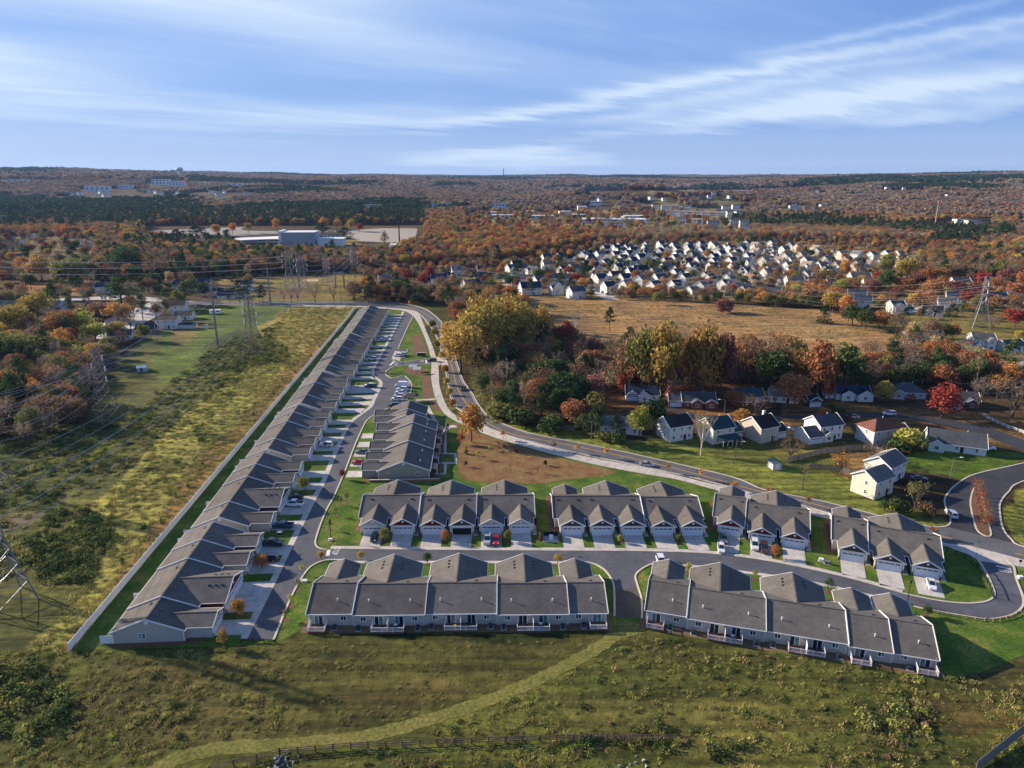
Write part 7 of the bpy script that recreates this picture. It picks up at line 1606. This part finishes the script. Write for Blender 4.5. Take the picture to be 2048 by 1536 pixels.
def cartype(kind,colour):
    k=(kind,colour)
    if k in CT: return copy_tree(CT[k])
    e=empty('parked_car'); m=carmat(colour,CC[colour])
    if kind=='sedan': L,Wd,hb=4.7,.9,.92; body=[(-2.35,.78,.7,.35,.72),(-2.25,.86,.78,.26,.88),(-1.2,.9,.82,.2,.96),(0,.9,.83,.2,.95),(1.0,.9,.82,.2,.93),(2.1,.86,.76,.26,.78),(2.35,.72,.62,.36,.62)]; cab=[(-1.75,.78,.62,.9,.96),(-.95,.8,.6,.9,1.42),(.15,.8,.6,.9,1.45),(1.15,.76,.66,.88,.95)]
    elif kind=='suv': L,Wd,hb=4.8,.95,1.05; body=[(-2.4,.85,.8,.45,.95),(-2.3,.92,.86,.32,1.08),(-1,.95,.88,.26,1.12),(.6,.95,.88,.26,1.1),(1.2,.94,.86,.26,1.05),(2.2,.9,.8,.34,.95),(2.4,.78,.7,.45,.78)]; cab=[(-2.25,.84,.74,1.04,1.2),(-2.0,.85,.7,1.04,1.72),(.2,.85,.7,1.04,1.76),(1.15,.8,.72,1.02,1.1)]
    elif kind=='pickup': L,Wd,hb=5.7,1.0,1.1; body=[(-2.85,.92,.9,.5,1.12),(-2.8,.97,.94,.42,1.2),(-.9,.98,.94,.36,1.2),(1.2,.98,.92,.36,1.2),(2.6,.95,.86,.42,1.12),(2.85,.84,.78,.5,.95)]; cab=[(-.95,.9,.78,1.16,1.5),(-.85,.9,.76,1.16,1.88),(.55,.9,.76,1.16,1.9),(1.4,.85,.78,1.14,1.24)]
    else: L,Wd,hb=5.6,1.0,1.2; body=[(-2.8,.95,.92,.4,2.3),(-2.7,1.0,.9,.3,2.45),(0,1.0,.9,.28,2.5),(1.2,1.0,.88,.28,2.42),(1.75,.98,.8,.28,1.5),(2.6,.92,.8,.34,1.1),(2.8,.8,.72,.45,.9)]; cab=None
    loft(body,'body',m,e)
    if cab:
        loft(cab,'cabin_glass',M_GLASS,e)
        (x0,_,w0,_,z0),(x1,_,w1,_,z1),(x2,_,w2,_,z2),(x3,_,w3,_,z3)=cab
        b=MB(); b.add([(x1-.02,-w1-.02,z1+.015),(x1-.02,w1+.02,z1+.015),(x2+.02,w2+.02,z2+.015),(x2+.02,-w2-.02,z2+.015),(x1-.02,-w1-.02,z1-.05),(x1-.02,w1+.02,z1-.05),(x2+.02,w2+.02,z2-.05),(x2+.02,-w2-.02,z2-.05)],[(3,2,1,0),(4,5,6,7),(0,1,5,4),(1,2,6,5),(2,3,7,6),(3,0,4,7)]); b.build('roof',m,e)
        b=MB()
        for s in (-1,1):
            b.beam((x3,s*w3*1.02,z3-.04),(x2,s*(w2+.01),z2),.07,.07); b.beam((x0,s*w0*1.02,z0-.04),(x1,s*(w1+.01),z1),.09,.09); xm=(x1+x2)/2; b.beam((xm,s*(w1+.12),z0-.05),(xm,s*(w1+.01),z1),.07,.07)
        b.build('pillar',m,e)
    else:
        b=MB(); b.box(1.5,1.9,-.78,.78,1.5,2.1); b.box(-.6,1.1,-.96,.96,1.5,2.0); b.build('cabin_glass',M_GLASS,e)
    if kind=='pickup':
        b=MB(); b.box(-2.7,-1.1,-.8,.8,1.16,1.205); b.build('cargo_bed',M_DARK,e)
        for s in (-1,1): b=MB(); b.box(-2.8,-1.0,s*.88-.06,s*.88+.06,1.2,1.32); b.build('bed_side',m,e)
        b=MB(); b.box(-2.82,-2.74,-.9,.9,1.2,1.32); b.build('tailgate',m,e)
    r=.36 if kind in('pickup','suv') else .33
    for sx in (-L*.30,L*.31):
        for s in (-1,1):
            b=MB(); b.rod((0,s*(Wd-.2),r),(0,s*(Wd+.02),r),r,n=12); w=b.build('wheel',TYRE,e); w.location=(sx,0,0)
            b=MB(); b.rod((0,s*(Wd+.0),r),(0,s*(Wd+.035),r),r*.6,n=10); b.build('rim',RIM,w)
    for s in (-1,1):
        b=MB(); b.box(L/2-.22,L/2-.03,s*.6-.17,s*.6+.17,.62,.78); b.build('headlight',LAMPW,e)
        b=MB(); b.box(-L/2-.01,-L/2+.12,s*.66-.14,s*.66+.14,.74,.94); b.build('tail_light',LAMPR,e)
    CT[k]=e; return e
def car(px,py,kind,col,head,label,grp='cars on the driveways',z=.09):
    x,y,zz=GT(px,py); o=cartype(kind,col); o.location=(x,y,zz+z); o.rotation_euler=(0,0,R(head)); tag(o,label,'van' if kind=='van' else ('pickup truck' if kind=='pickup' else 'car'),grp); return o
for a in [(591,998,'sedan','black',176,'black car on a left-row driveway, directly behind the white pickup'),(588,1012,'pickup','white',176,'white pickup with open bed on a left-row driveway'),(566,1056,'pickup','blue',176,'dark teal-blue pickup on a left-row driveway'),(546,1091,'pickup','black',-4,'black crew-cab pickup nearest the camera on the left row'),(538,1121,'suv','navy',176,'dark blue car half hidden by the orange lawn tree'),(652,893,'suv','white',176,'white sport utility on the drive by the burgundy double gable'),
 (725,907,'sedan','grey',176,'slate-blue sedan at the centre row garages'),(718,928,'sedan','red',176,'red sedan at the centre row garages'),(739,774,'suv','white',176,'white car on a drive where the left-row street widens'),(744,775,'suv','navy',176,'dark navy car behind the white one where the street widens'),(769,680,'suv','white',176,'white car far up the left row'),(745,720,'suv','white',176,'white utility car on a left-row drive opposite the entrance'),
 (750,1078,'sedan','black',-95,'black car with red tail lamps before the first garage of the middle row'),(975,1084,'suv','silver',-93,'silver utility car before the fifth garage of the middle row'),(993,1084,'sedan','red',-93,'bright red car before the fifth garage of the middle row'),(1442,1100,'sedan','white',-103,'white sedan at the foot of a drive, in front of the grey car'),(1447,1081,'sedan','grey',-103,'grey car close to the burgundy-gabled garage'),(1509,1095,'suv','white',-105,'white utility car left on the second burgundy-gabled drive'),(1528,1101,'suv','brown',-105,'maroon-brown utility car right on the second burgundy-gabled drive'),(1862,1173,'sedan','white',-112,'white sedan on the last drive by the end lawn'),(1322,1128,'suv','white',-90,'white car peeking over the first angled garage wing'),
 (1902,1032,'suv','white',80,'white utility car driving on the dark side road'),(1818,799,'suv','red',150,'red car by the hip-roofed house'),(1778,830,'suv','white',172,'white car parked at the kerb above the red-brown roof'),(1706,836,'sedan','silver',160,'silver car at the kerb beside the maroon cone shrub'),(1588,861,'sedan','blue',120,'blue car by the beige house drive'),(1837,960,'sedan','navy',-8,'dark car on the drive behind the white two-storey house'),(1975,898,'sedan','white',-20,'white car at the end of the long white ranch'),(2033,744,'suv','white',-20,'white car on the far right street'),(2012,700,'sedan','sky',10,'bright blue car beside the right-edge house'),(1997,692,'sedan','sky',20,'pale blue car behind the bright blue one'),(1935,703,'suv','black',80,'dark car at the foot of the pale drive by the right pylon'),(175,591,'sedan','silver',4,'silver car on the drive of the grey porch house'),(14,577,'sedan','white',2,'white car at the far left edge'),(1620,600,'sedan','white',0,'white car by the field hedge')]: car(*a)
for i,(a,b,k,c) in enumerate([(803,774,'van','white'),(804,781,'suv','white'),(802,787,'sedan','white'),(798,795,'suv','silver'),(794,801,'suv','white'),(789,813,'suv','navy'),(805,711,'suv','white'),(796,713,'suv','white')]): car(a,b,k,c,R(0)+176,['large white window van at the far end of the parking bays','white utility car right beside the window van','white sedan in the middle of the parking bays','silver minivan in the parking bays','white car just behind the navy one in the parking bays','navy car nearest the camera in the parking bays','white car at the mail kiosk bay, right one','white car at the mail kiosk bay, left one'][i],'cars in the parking bays')
car(864,723,'suv','black',178,'dark utility car leaving by the entrance drive','cars on the roads',.12); car(927,780,'sedan','black',-98,'dark car driving down the bend of the main road','cars on the roads',.07); car(1293,932,'sedan','silver',-15,'silver sedan on the main road above the path','cars on the roads',.07)
for i,(a,b) in enumerate([(1010,556),(1030,552),(1186,576),(1196,582),(1215,590),(1256,586),(1265,596),(1170,574),(1238,588),(1205,586)]): car(a,b,'suv',['silver','white','black','white','silver','white','black','navy','red','grey'][i],rnd.uniform(0,180),f'{["silver","white","black","white","silver","white","black","navy","red","grey"][i]} car on an estate street, {ordn[i]} of the scattered ones','cars in the estate')
# ---------------------------------------------------------------- small things
def thing(name,label,cat,px,py,rz=0,group=None,z=0): x,y,zz=GT(px,py); return empty(name,(x,y,zz+z),R(rz),label=label,cat=cat,group=group)
# split rail fence at the foot of the slope
def railfence(name,pts,label,h=1.3,sp=2.8,rails=(.45,.85,1.2),m=None,board=False,cat='fence'):
    m=m or M_POLE; P=resamp([G(*p) for p in pts],step=sp); e=empty(name,(P[0][0],P[0][1],0),0,label=label,cat=cat); o=P[0]
    for i,p in enumerate(P):
        b=MB(); b.box(-.08,.08,-.08,.08,0,h+.08); q=b.build('post',m,e); q.location=(p[0]-o[0],p[1]-o[1],0)
        if i<len(P)-1:
            d=P[i+1]-p; L=np.hypot(*d); a=math.atan2(d[1],d[0])
            if board:
                nb=int(L/.42); 
                for k in range(nb):
                    if 'fb' not in MT: b=MB(); b.box(0,.38,-.02,.02,.05,1.75); MT['fb']=b.mesh('board',M_WOOD)
                    link('board',MT['fb'],e,(p[0]-o[0]+d[0]*k/nb,p[1]-o[1]+d[1]*k/nb,rnd.uniform(-.04,.04)),a)
            else:
                for z in rails:
                    b=MB(); b.beam((0,0,z),(L,0,z+rnd.uniform(-.03,.03)),.06,.13); link('rail',b.mesh('rail',m),e,(p[0]-o[0],p[1]-o[1],0),a)
    return e
railfence('rail_fence',[(560,1510),(700,1498),(860,1491),(1020,1485),(1180,1481),(1350,1482)],'dark post and rail fence along the foot of the mown path')
railfence('rail_fence',[(420,1545),(480,1530),(560,1510)],'short curved piece of dark rail fence at the bottom left')
railfence('guard_rail',[(483,1284),(551,1286)],'low dark rail barrier across the near end of the left street',h=.9,sp=2.2,rails=(.7,.4),m=M_METAL,cat='barrier')
railfence('timber_guard_rail',[(1858,1224),(1913,1234),(1965,1242),(1991,1242),(2020,1236),(2042,1224)],'row of short timber posts with rail around the bottom right street bend',h=.75,sp=1.7,rails=(.5,),m=mat('pale timber',(.36,.25,.15)),cat='barrier')
railfence('metal_fence',[(1893,1102),(1930,1118),(1958,1140),(1978,1172),(1986,1196)],'thin dark metal fence along the rim of the end lawn',h=1.2,sp=2.0,rails=(.3,1.15),m=M_METAL)
railfence('board_fence',[(1575,925),(1640,908),(1700,900),(1745,900),(1778,914)],'grey board fence closing the far side of the fenced yard',sp=2.5,h=1.8,board=True)
railfence('board_fence',[(1620,936),(1680,944),(1740,958)],'grey board fence on the near side of the fenced yard',sp=2.5,h=1.8,board=True)
railfence('board_fence',[(1122,858),(1150,862)],'short grey board fence left of the roadside pines',sp=2.5,h=1.8,board=True)
railfence('garden_fence',[(1965,832),(2010,855),(2048,868)],'pale rail fence at the right edge by the wide bare tree',h=1.2,sp=2.6,m=M_TRIM)
railfence('garden_fence',[(1106,588),(1140,588)],'white panel fence in front of the twin-gabled house',h=1.6,sp=2.4,rails=(.4,.8,1.2,1.5),m=M_TRIM)
x0,y0=G(1950,1545); x1,y1=G(2060,1462)
e=empty('garden_wall',(x0,y0,0),math.atan2(y1-y0,x1-x0),label='grey board wall rising at the bottom right corner of the picture',cat='wall'); L=math.hypot(x1-x0,y1-y0); nb=int(L/.5)
for k in range(nb): link('board',MT['fb'],e,(k*L/nb,0,.6*k/nb),0,(1.3,2,1.25))
# junction boxes, hydrants, signs, kiosks
def box_thing(name,label,cat,px,py,w,d,h,m,rz=0,lid=None,group=None):
    e=thing(name,label,cat,px,py,rz,group,.02); b=MB(); b.box(-w/2,w/2,-d/2,d/2,.0,h); b.build('housing',m,e); b=MB(); b.box(-w/2-.05,w/2+.05,-d/2-.05,d/2+.05,h+.002,h+.07); b.build('lid',lid or m,e); b=MB(); b.box(-w/2-.12,w/2+.12,-d/2-.12,d/2+.12,-.02,.06); b.build('pad',M_CONC,e)
MBX=mat('box green',(.09,.13,.09),.6); 
box_thing('utility_box','dark utility box on the lawn between near left driveways','utility box',560,1070,1.1,.9,.9,M_METAL,0,M_TRIM)
box_thing('utility_box','white utility box beside the lantern on the corner lawn','utility box',661,1081,.9,.5,.5,M_TRIM,10)
box_thing('utility_box','pale utility box left of the four-garage gap lawn','utility box',1642,1122,1.0,.8,.6,M_TRIM,-20)
box_thing('utility_box','grey utility box right of the pale one on the gap lawn','utility box',1654,1128,1.2,.7,.7,M_STEEL,-20)
box_thing('utility_box','small white meter box on the lawn left of the near row','utility box',609,1163,1.1,.6,.35,M_TRIM,0)
box_thing('utility_box','pale utility box on the grass at the right street bend','utility box',2040,1157,1.0,.7,.6,M_TRIM,0)
e=thing('equipment_pad','fenced equipment enclosure with a white box between two middle rows','utility enclosure',1102,1078,0,z=.02)
b=MB(); b.box(-2.1,2.1,-1.7,1.7,0,.1); b.build('pad',M_CONC,e)
for xx in (-1.9,1.9):
    b=MB(); b.box(xx-.05,xx+.05,-1.5,1.6,.1,1.3); b.build('screen',M_METAL,e)
b=MB(); b.box(-1.9,1.9,1.5,1.6,.1,1.3); b.build('screen',M_METAL,e)
b=MB(); b.box(-.5,.5,-.4,.3,.1,1.1); b.build('cabinet',M_TRIM,e)
e=thing('fire_hydrant','yellow fire hydrant at the street corner','fire hydrant',672,1089,0,z=.02); my=mat('hydrant yellow',(.75,.45,.03),.5)
b=MB(); b.rod((0,0,0),(0,0,.6),.16,.14,8); b.rod((0,0,.6),(0,0,.78),.17,.05,8); b.build('barrel',my,e); b=MB(); b.rod((-.25,0,.45),(.25,0,.45),.07,.07,6); b.build('nozzle',my,e)
def sign(px,py,label,kind,rz=0,h=2.3,z=0.02):
    e=thing('road_sign',label,'road sign',px,py,rz,z=z); b=MB(); b.rod((0,0,0),(0,0,h),.04,.04,6); b.build('post',M_STEEL,e); b=MB()
    if kind=='stop':
        v=[(.38*math.cos(math.pi/8+k*math.pi/4),-.03,h-.3+.38*math.sin(math.pi/8+k*math.pi/4)) for k in range(8)]; v2=[(a,.0-.005,c) for a,_,c in v]; b.add(v+v2,[tuple(range(8)),tuple(range(15,7,-1))]+[(i+8,(i+1)%8+8,(i+1)%8,i) for i in range(8)]); b.build('plate',LAMPR,e)
    elif kind=='yellow':
        b.add([(0,-.03,h+.5),(-.55,-.03,h-.05),(0,-.03,h-.6),(.55,-.03,h-.05),(0,.01,h+.5),(-.55,.01,h-.05),(0,.01,h-.6),(.55,.01,h-.05)],[(0,1,2,3),(7,6,5,4),(0,4,5,1),(1,5,6,2),(2,6,7,3),(3,7,4,0)]); b.build('plate',mat('sign yellow',(.85,.62,.0),.5),e)
    else: b.box(-.5,.5,-.03,.03,h-.1,h+.15); b.build('plate',mat('sign green',(.02,.25,.14),.5),e)
sign(1779,1031,'bright yellow warning sign in front of the dark corner bush','yellow',20,2.6); sign(1786,1034,'second yellow warning sign right beside the first','yellow',60,2.2); sign(2038,1137,'red stop sign on the right side of the street mouth','stop',-20); sign(1951,1118,'slim post with a green street name plate at the crossing','green',10,4.6); sign(649,1077,'white post with a street sign on the corner lawn','green',0,3)
e=thing('entrance_sign','low white-framed entrance sign on stone base between mulch bed and drive','sign',843,712,2,z=.02); b=MB(); b.box(-2.6,2.6,-.3,.3,0,.5); b.build('base',M_STONE,e); b=MB(); b.box(-2.2,2.2,-.15,.15,.5,1.6); b.build('board',M_METAL,e); b=MB(); b.box(-2.4,2.4,-.2,.2,1.602,1.75); b.box(-2.4,-2.2,-.2,.2,.5,1.6); b.box(2.2,2.4,-.2,.2,.5,1.6); b.build('frame',M_TRIM,e)
for i,(a,b_,l) in enumerate([(826,742,'pale-roofed kiosk, left of the pair on the mulched island'),(834,747,'pale-roofed kiosk, right of the pair on the mulched island')]):
    e=thing('kiosk',l,'kiosk',a,b_,0,z=.03)
    for sx in (-1.4,1.4):
        for sy in (-1,1): b=MB(); b.box(sx-.08,sx+.08,sy-.08,sy+.08,0,2.2); b.build('post',M_TRIM,e)
    b=MB(); b.slab([(-1.9,-1.5,2.2),(1.9,-1.5,2.2),(1.9,1.5,2.9),(-1.9,1.5,2.9)],.12); b.build('roof',mat('kiosk roof',(.40,.44,.46),.5),e)
# shed, camper, carport and small yard things
e=thing('garden_shed','small grey garden shed with dark roof on the green bank','shed',1549,936,8); b=MB(); b.prism([(-1.5,0),(1.5,0),(1.5,2.2),(0,2.9),(-1.5,2.2)],-1.7,1.7,'y'); b.build('wall',M_SIDB,e); b=MB(); b.slab([(-1.7,-1.9,2.2),(0,-1.9,3.05),(0,1.9,3.05),(-1.7,1.9,2.2)],.08); b.slab([(0,-1.9,3.05),(1.7,-1.9,2.2),(1.7,1.9,2.2),(0,1.9,3.05)],.08); b.build('roof',RC['teal'],e); b=MB(); b.box(-.7,.7,-1.76,-1.7,.1,2.0); b.build('door',M_TRIM,e)
e=thing('camper_trailer','white camper trailer parked on grass left of the steel monopole','trailer',431,628,24); b=MB(); b.box(-3.6,3.6,-1.2,1.2,.6,2.9); b.build('body',M_TRIM,e); b=MB(); b.box(-2.2,-1,-1.24,-1.2,1.6,2.3); b.box(.5,2.2,-1.24,-1.2,1.6,2.3); b.build('window',M_GLASS,e)
for s in (-1,1): b=MB(); b.rod((.3*s,-1.1,.35),(.3*s,1.1,.35),.35,n=10); b.build('wheel',TYRE,e)
e=thing('carport','long cream-walled shed with dark roof beside the white houses','shed',374,656,2); b=MB(); b.box(-6,6,-1.6,1.6,0,2.3); b.build('wall',M_SIDC,e); b=MB(); b.slab([(-6.3,-1.9,2.4),(6.3,-1.9,2.4),(6.3,2.2,3.1),(-6.3,2.2,3.1)],.1); b.build('roof',RC['navy'],e)
e=thing('garden_shed','tiny white shed at the edge of the green yard','shed',413,656,8); b=MB(); b.box(-1,1,-1,1,0,2); b.build('wall',M_TRIM,e); b=MB(); b.box(-1.15,1.15,-1.15,1.15,2.003,2.15); b.build('roof',RC['grey'],e)
e=thing('garden_shed','small white-blue shed alone in the left scrub','shed',285,742,14); b=MB(); b.prism([(-1.6,0),(1.6,0),(1.6,2),(0,2.7),(-1.6,2)],-2.0,2.0,'x'); b.build('wall',M_SIDB,e); b=MB(); b.slab([(-2.2,-1.8,2),(2.2,-1.8,2),(2.2,0,2.85),(-2.2,0,2.85)],.08); b.slab([(-2.2,0,2.85),(2.2,0,2.85),(2.2,1.8,2),(-2.2,1.8,2)],.08); b.build('roof',M_TRIM,e); b=MB(); b.box(-.5,.5,-1.66,-1.6,.1,1.8); b.build('door',RC['navy'],e)
e=thing('picnic_shelter','pale timber shelter at the foot of the corridor pylons','shelter',622,569,0); b=MB(); b.slab([(-7,-3,3),(7,-3,3),(6,3,4),(-6,3,4)],.2); b.build('roof',mat('pale roof',(.62,.45,.28)),e)
for s in (-6,6): b=MB(); b.box(s-.2,s+.2,-2.5,-2.2,0,3); b.build('post',M_TRIM,e)
# patio furniture on the decks
def chair_set(root,x,y,label,col,grp='patio chairs'):
    e=empty('patio_chair',L2W(root,x,y,.43),root.rotation_euler[2]+rnd.uniform(-.6,.6),label=label,cat='chair',group=grp)
    b=MB(); b.box(-.25,.25,-.25,.25,.36,.42); b.build('seat',col,e); b=MB(); b.box(-.25,.25,.2,.26,.42,.9); b.build('backrest',col,e)
    for sx in (-.22,.22):
        for sy in (-.22,.22): b=MB(); b.box(sx-.02,sx+.02,sy-.02,sy+.02,0,.36); b.build('leg',M_METAL,e)
mc=mat('chair yellow',(.8,.55,.02),.5)
xx=0
for root,un,nm in ((A1,[(7.8,1),(14.9,2),(14.9,2),(14.9,2),(9.2,1)],'left near row'),(A2,[(7.6,1),(7.8,1),(15.2,2),(15.4,2),(8.2,1)],'angled near row')):
    x=0
    for i,(w,k) in enumerate(un):
        if k==2:
            c=x+w/2; q={1:'right',2:'middle',3:'left'}[i] if nm[0]=='l' else {2:'right',3:'left'}[i]
            chair_set(root,c-2.6,15.4,f'dark patio chair, right half of the {q} double deck, {nm}',M_METAL); chair_set(root,c+1.2,15.5,f'{"yellow" if (nm[0]=="l" and i==2) else "dark"} patio chair, left half of the {q} double deck, {nm}',mc if (nm[0]=='l' and i==2) else M_METAL)
            e=empty('patio_table',L2W(root,c-1.5,15.3,.43),0,label=f'small round patio table on the {q} double deck, {nm}',cat='table',group='patio tables'); b=MB(); b.rod((0,0,.66),(0,0,.7),.42,n=12); b.build('table_top',M_TRIM if i%2 else M_METAL,e); b=MB(); b.rod((0,0,0),(0,0,.66),.05,n=6); b.build('leg',M_METAL,e)
        x+=w
# rock outlets in the foreground
for (a,b_,l) in [(560,1528,'pile of pale rocks round a dark drain mouth at the bottom of the slope'),(1268,1534,'small heap of pale rocks at the bottom edge')]:
    e=thing('rock_pile',l,'rocks',a,b_)
    for k in range(26 if a<700 else 12):
        r=rnd.uniform(.12,.34); q=MB(); 
        v=[Vector((rnd.gauss(0,1),rnd.gauss(0,1),rnd.gauss(0,1))).normalized()*r*rnd.uniform(.8,1.2) for _ in range(10)]
        import bmesh
        bm=bmesh.new(); [bm.verts.new(p) for p in v]; bmesh.ops.convex_hull(bm,input=bm.verts[:]); me=bpy.data.meshes.new('rock'); bm.to_mesh(me); bm.free(); me.materials.append(mat('pale rock',(.36,.37,.40),.9,.25,2.))
        link('rock',me,e,(rnd.gauss(0,1.0),rnd.gauss(0,1.0),r*.5))
    if a<700: q=MB(); q.rod((0,.6,.3),(0,-.5,.3),.45,.45,12); q.build('pipe',M_METAL,e)
# mulch rings under lawn trees
MR=[]
for o in list(COL.objects):
    if o.parent is None and o.name.startswith(('young_tree','broadleaf_tree','conifer','pine_tree')) and o.location.length<470:
        px_,py_=PXv(o.location.x,o.location.y)
        if inpoly(np.array([px_]),np.array([py_]),COMM)[0] and py_>960: MR.append((o.location.x,o.location.y))
for x,y in MR:
    n=14; p=[(x+math.cos(k*6.283/n)*rnd.uniform(.65,.95),y+math.sin(k*6.283/n)*rnd.uniform(.65,.95)) for k in range(n)]; sheet('mulch_ring',p,.045,M_MULCH)
# haze
hb=MB(); hb.box(-15000,15000,-1500,19500,-30,H+135); hz=hb.build('haze',mat('hz',(1,1,1))); hz.data.materials.clear()
hm=bpy.data.materials.new('haze'); hm.use_nodes=True; N=hm.node_tree.nodes; N.remove(N['Principled BSDF']); pv=N.new('ShaderNodeVolumePrincipled'); pv.inputs['Color'].default_value=(.34,.56,1.0,1); pv.inputs['Density'].default_value=.000030; pv.inputs['Anisotropy'].default_value=.2; hm.node_tree.links.new(pv.outputs[0],N['Material Output'].inputs['Volume'])
hz.data.materials.append(hm); tag(hz,kind='stuff')

# storm drains and manhole covers in the streets
for i,(a,b_,l) in enumerate([(1427,1124,'iron drain grate in the street above the second angled wing'),(1855,1207,'iron drain grate in the street below the last driveway'),(1505,1132,'round manhole cover in the street right of the first drain grate'),(600,1110,'round manhole cover in the left street near the corner'),(1160,1114,'round manhole cover in the street above the asphalt stub'),(560,1205,'round manhole cover in the near left street')]):
    e=thing('drain_cover' if 'grate' in l else 'manhole_cover',l,'drain' if 'grate' in l else 'manhole',a,b_,-12,z=.062); b=MB()
    if 'grate' in l:
        b.box(-.7,.7,-.28,.28,.0,.012); b.build('frame',M_METAL,e); b=MB(); [b.box(-.6+k*.2,-.5+k*.2,-.22,.22,.013,.025) for k in range(6)]; b.build('bars',M_STEEL,e)
    else: b.rod((0,0,0),(0,0,.014),.38,.38,16); b.build('lid',M_METAL,e)

import re as _re
fx=0; far=[o for o in COL.objects if o.name.startswith('far_house')]
for o in far: o['_x']=PXv(o.location.x,o.location.y,o.location.z)[0]
far.sort(key=lambda o:float(o['_x']))
for i,o in enumerate(far): o['label']=f'small white far house in the autumn woods, {ordn[i]} from the left of all such houses'; del o['_x']
for o in COL.objects:
    l=o.get('label')
    if l and len(_re.findall(r"[A-Za-z0-9][A-Za-z0-9'-]*",l))>16: print('LONG',o.name,l)
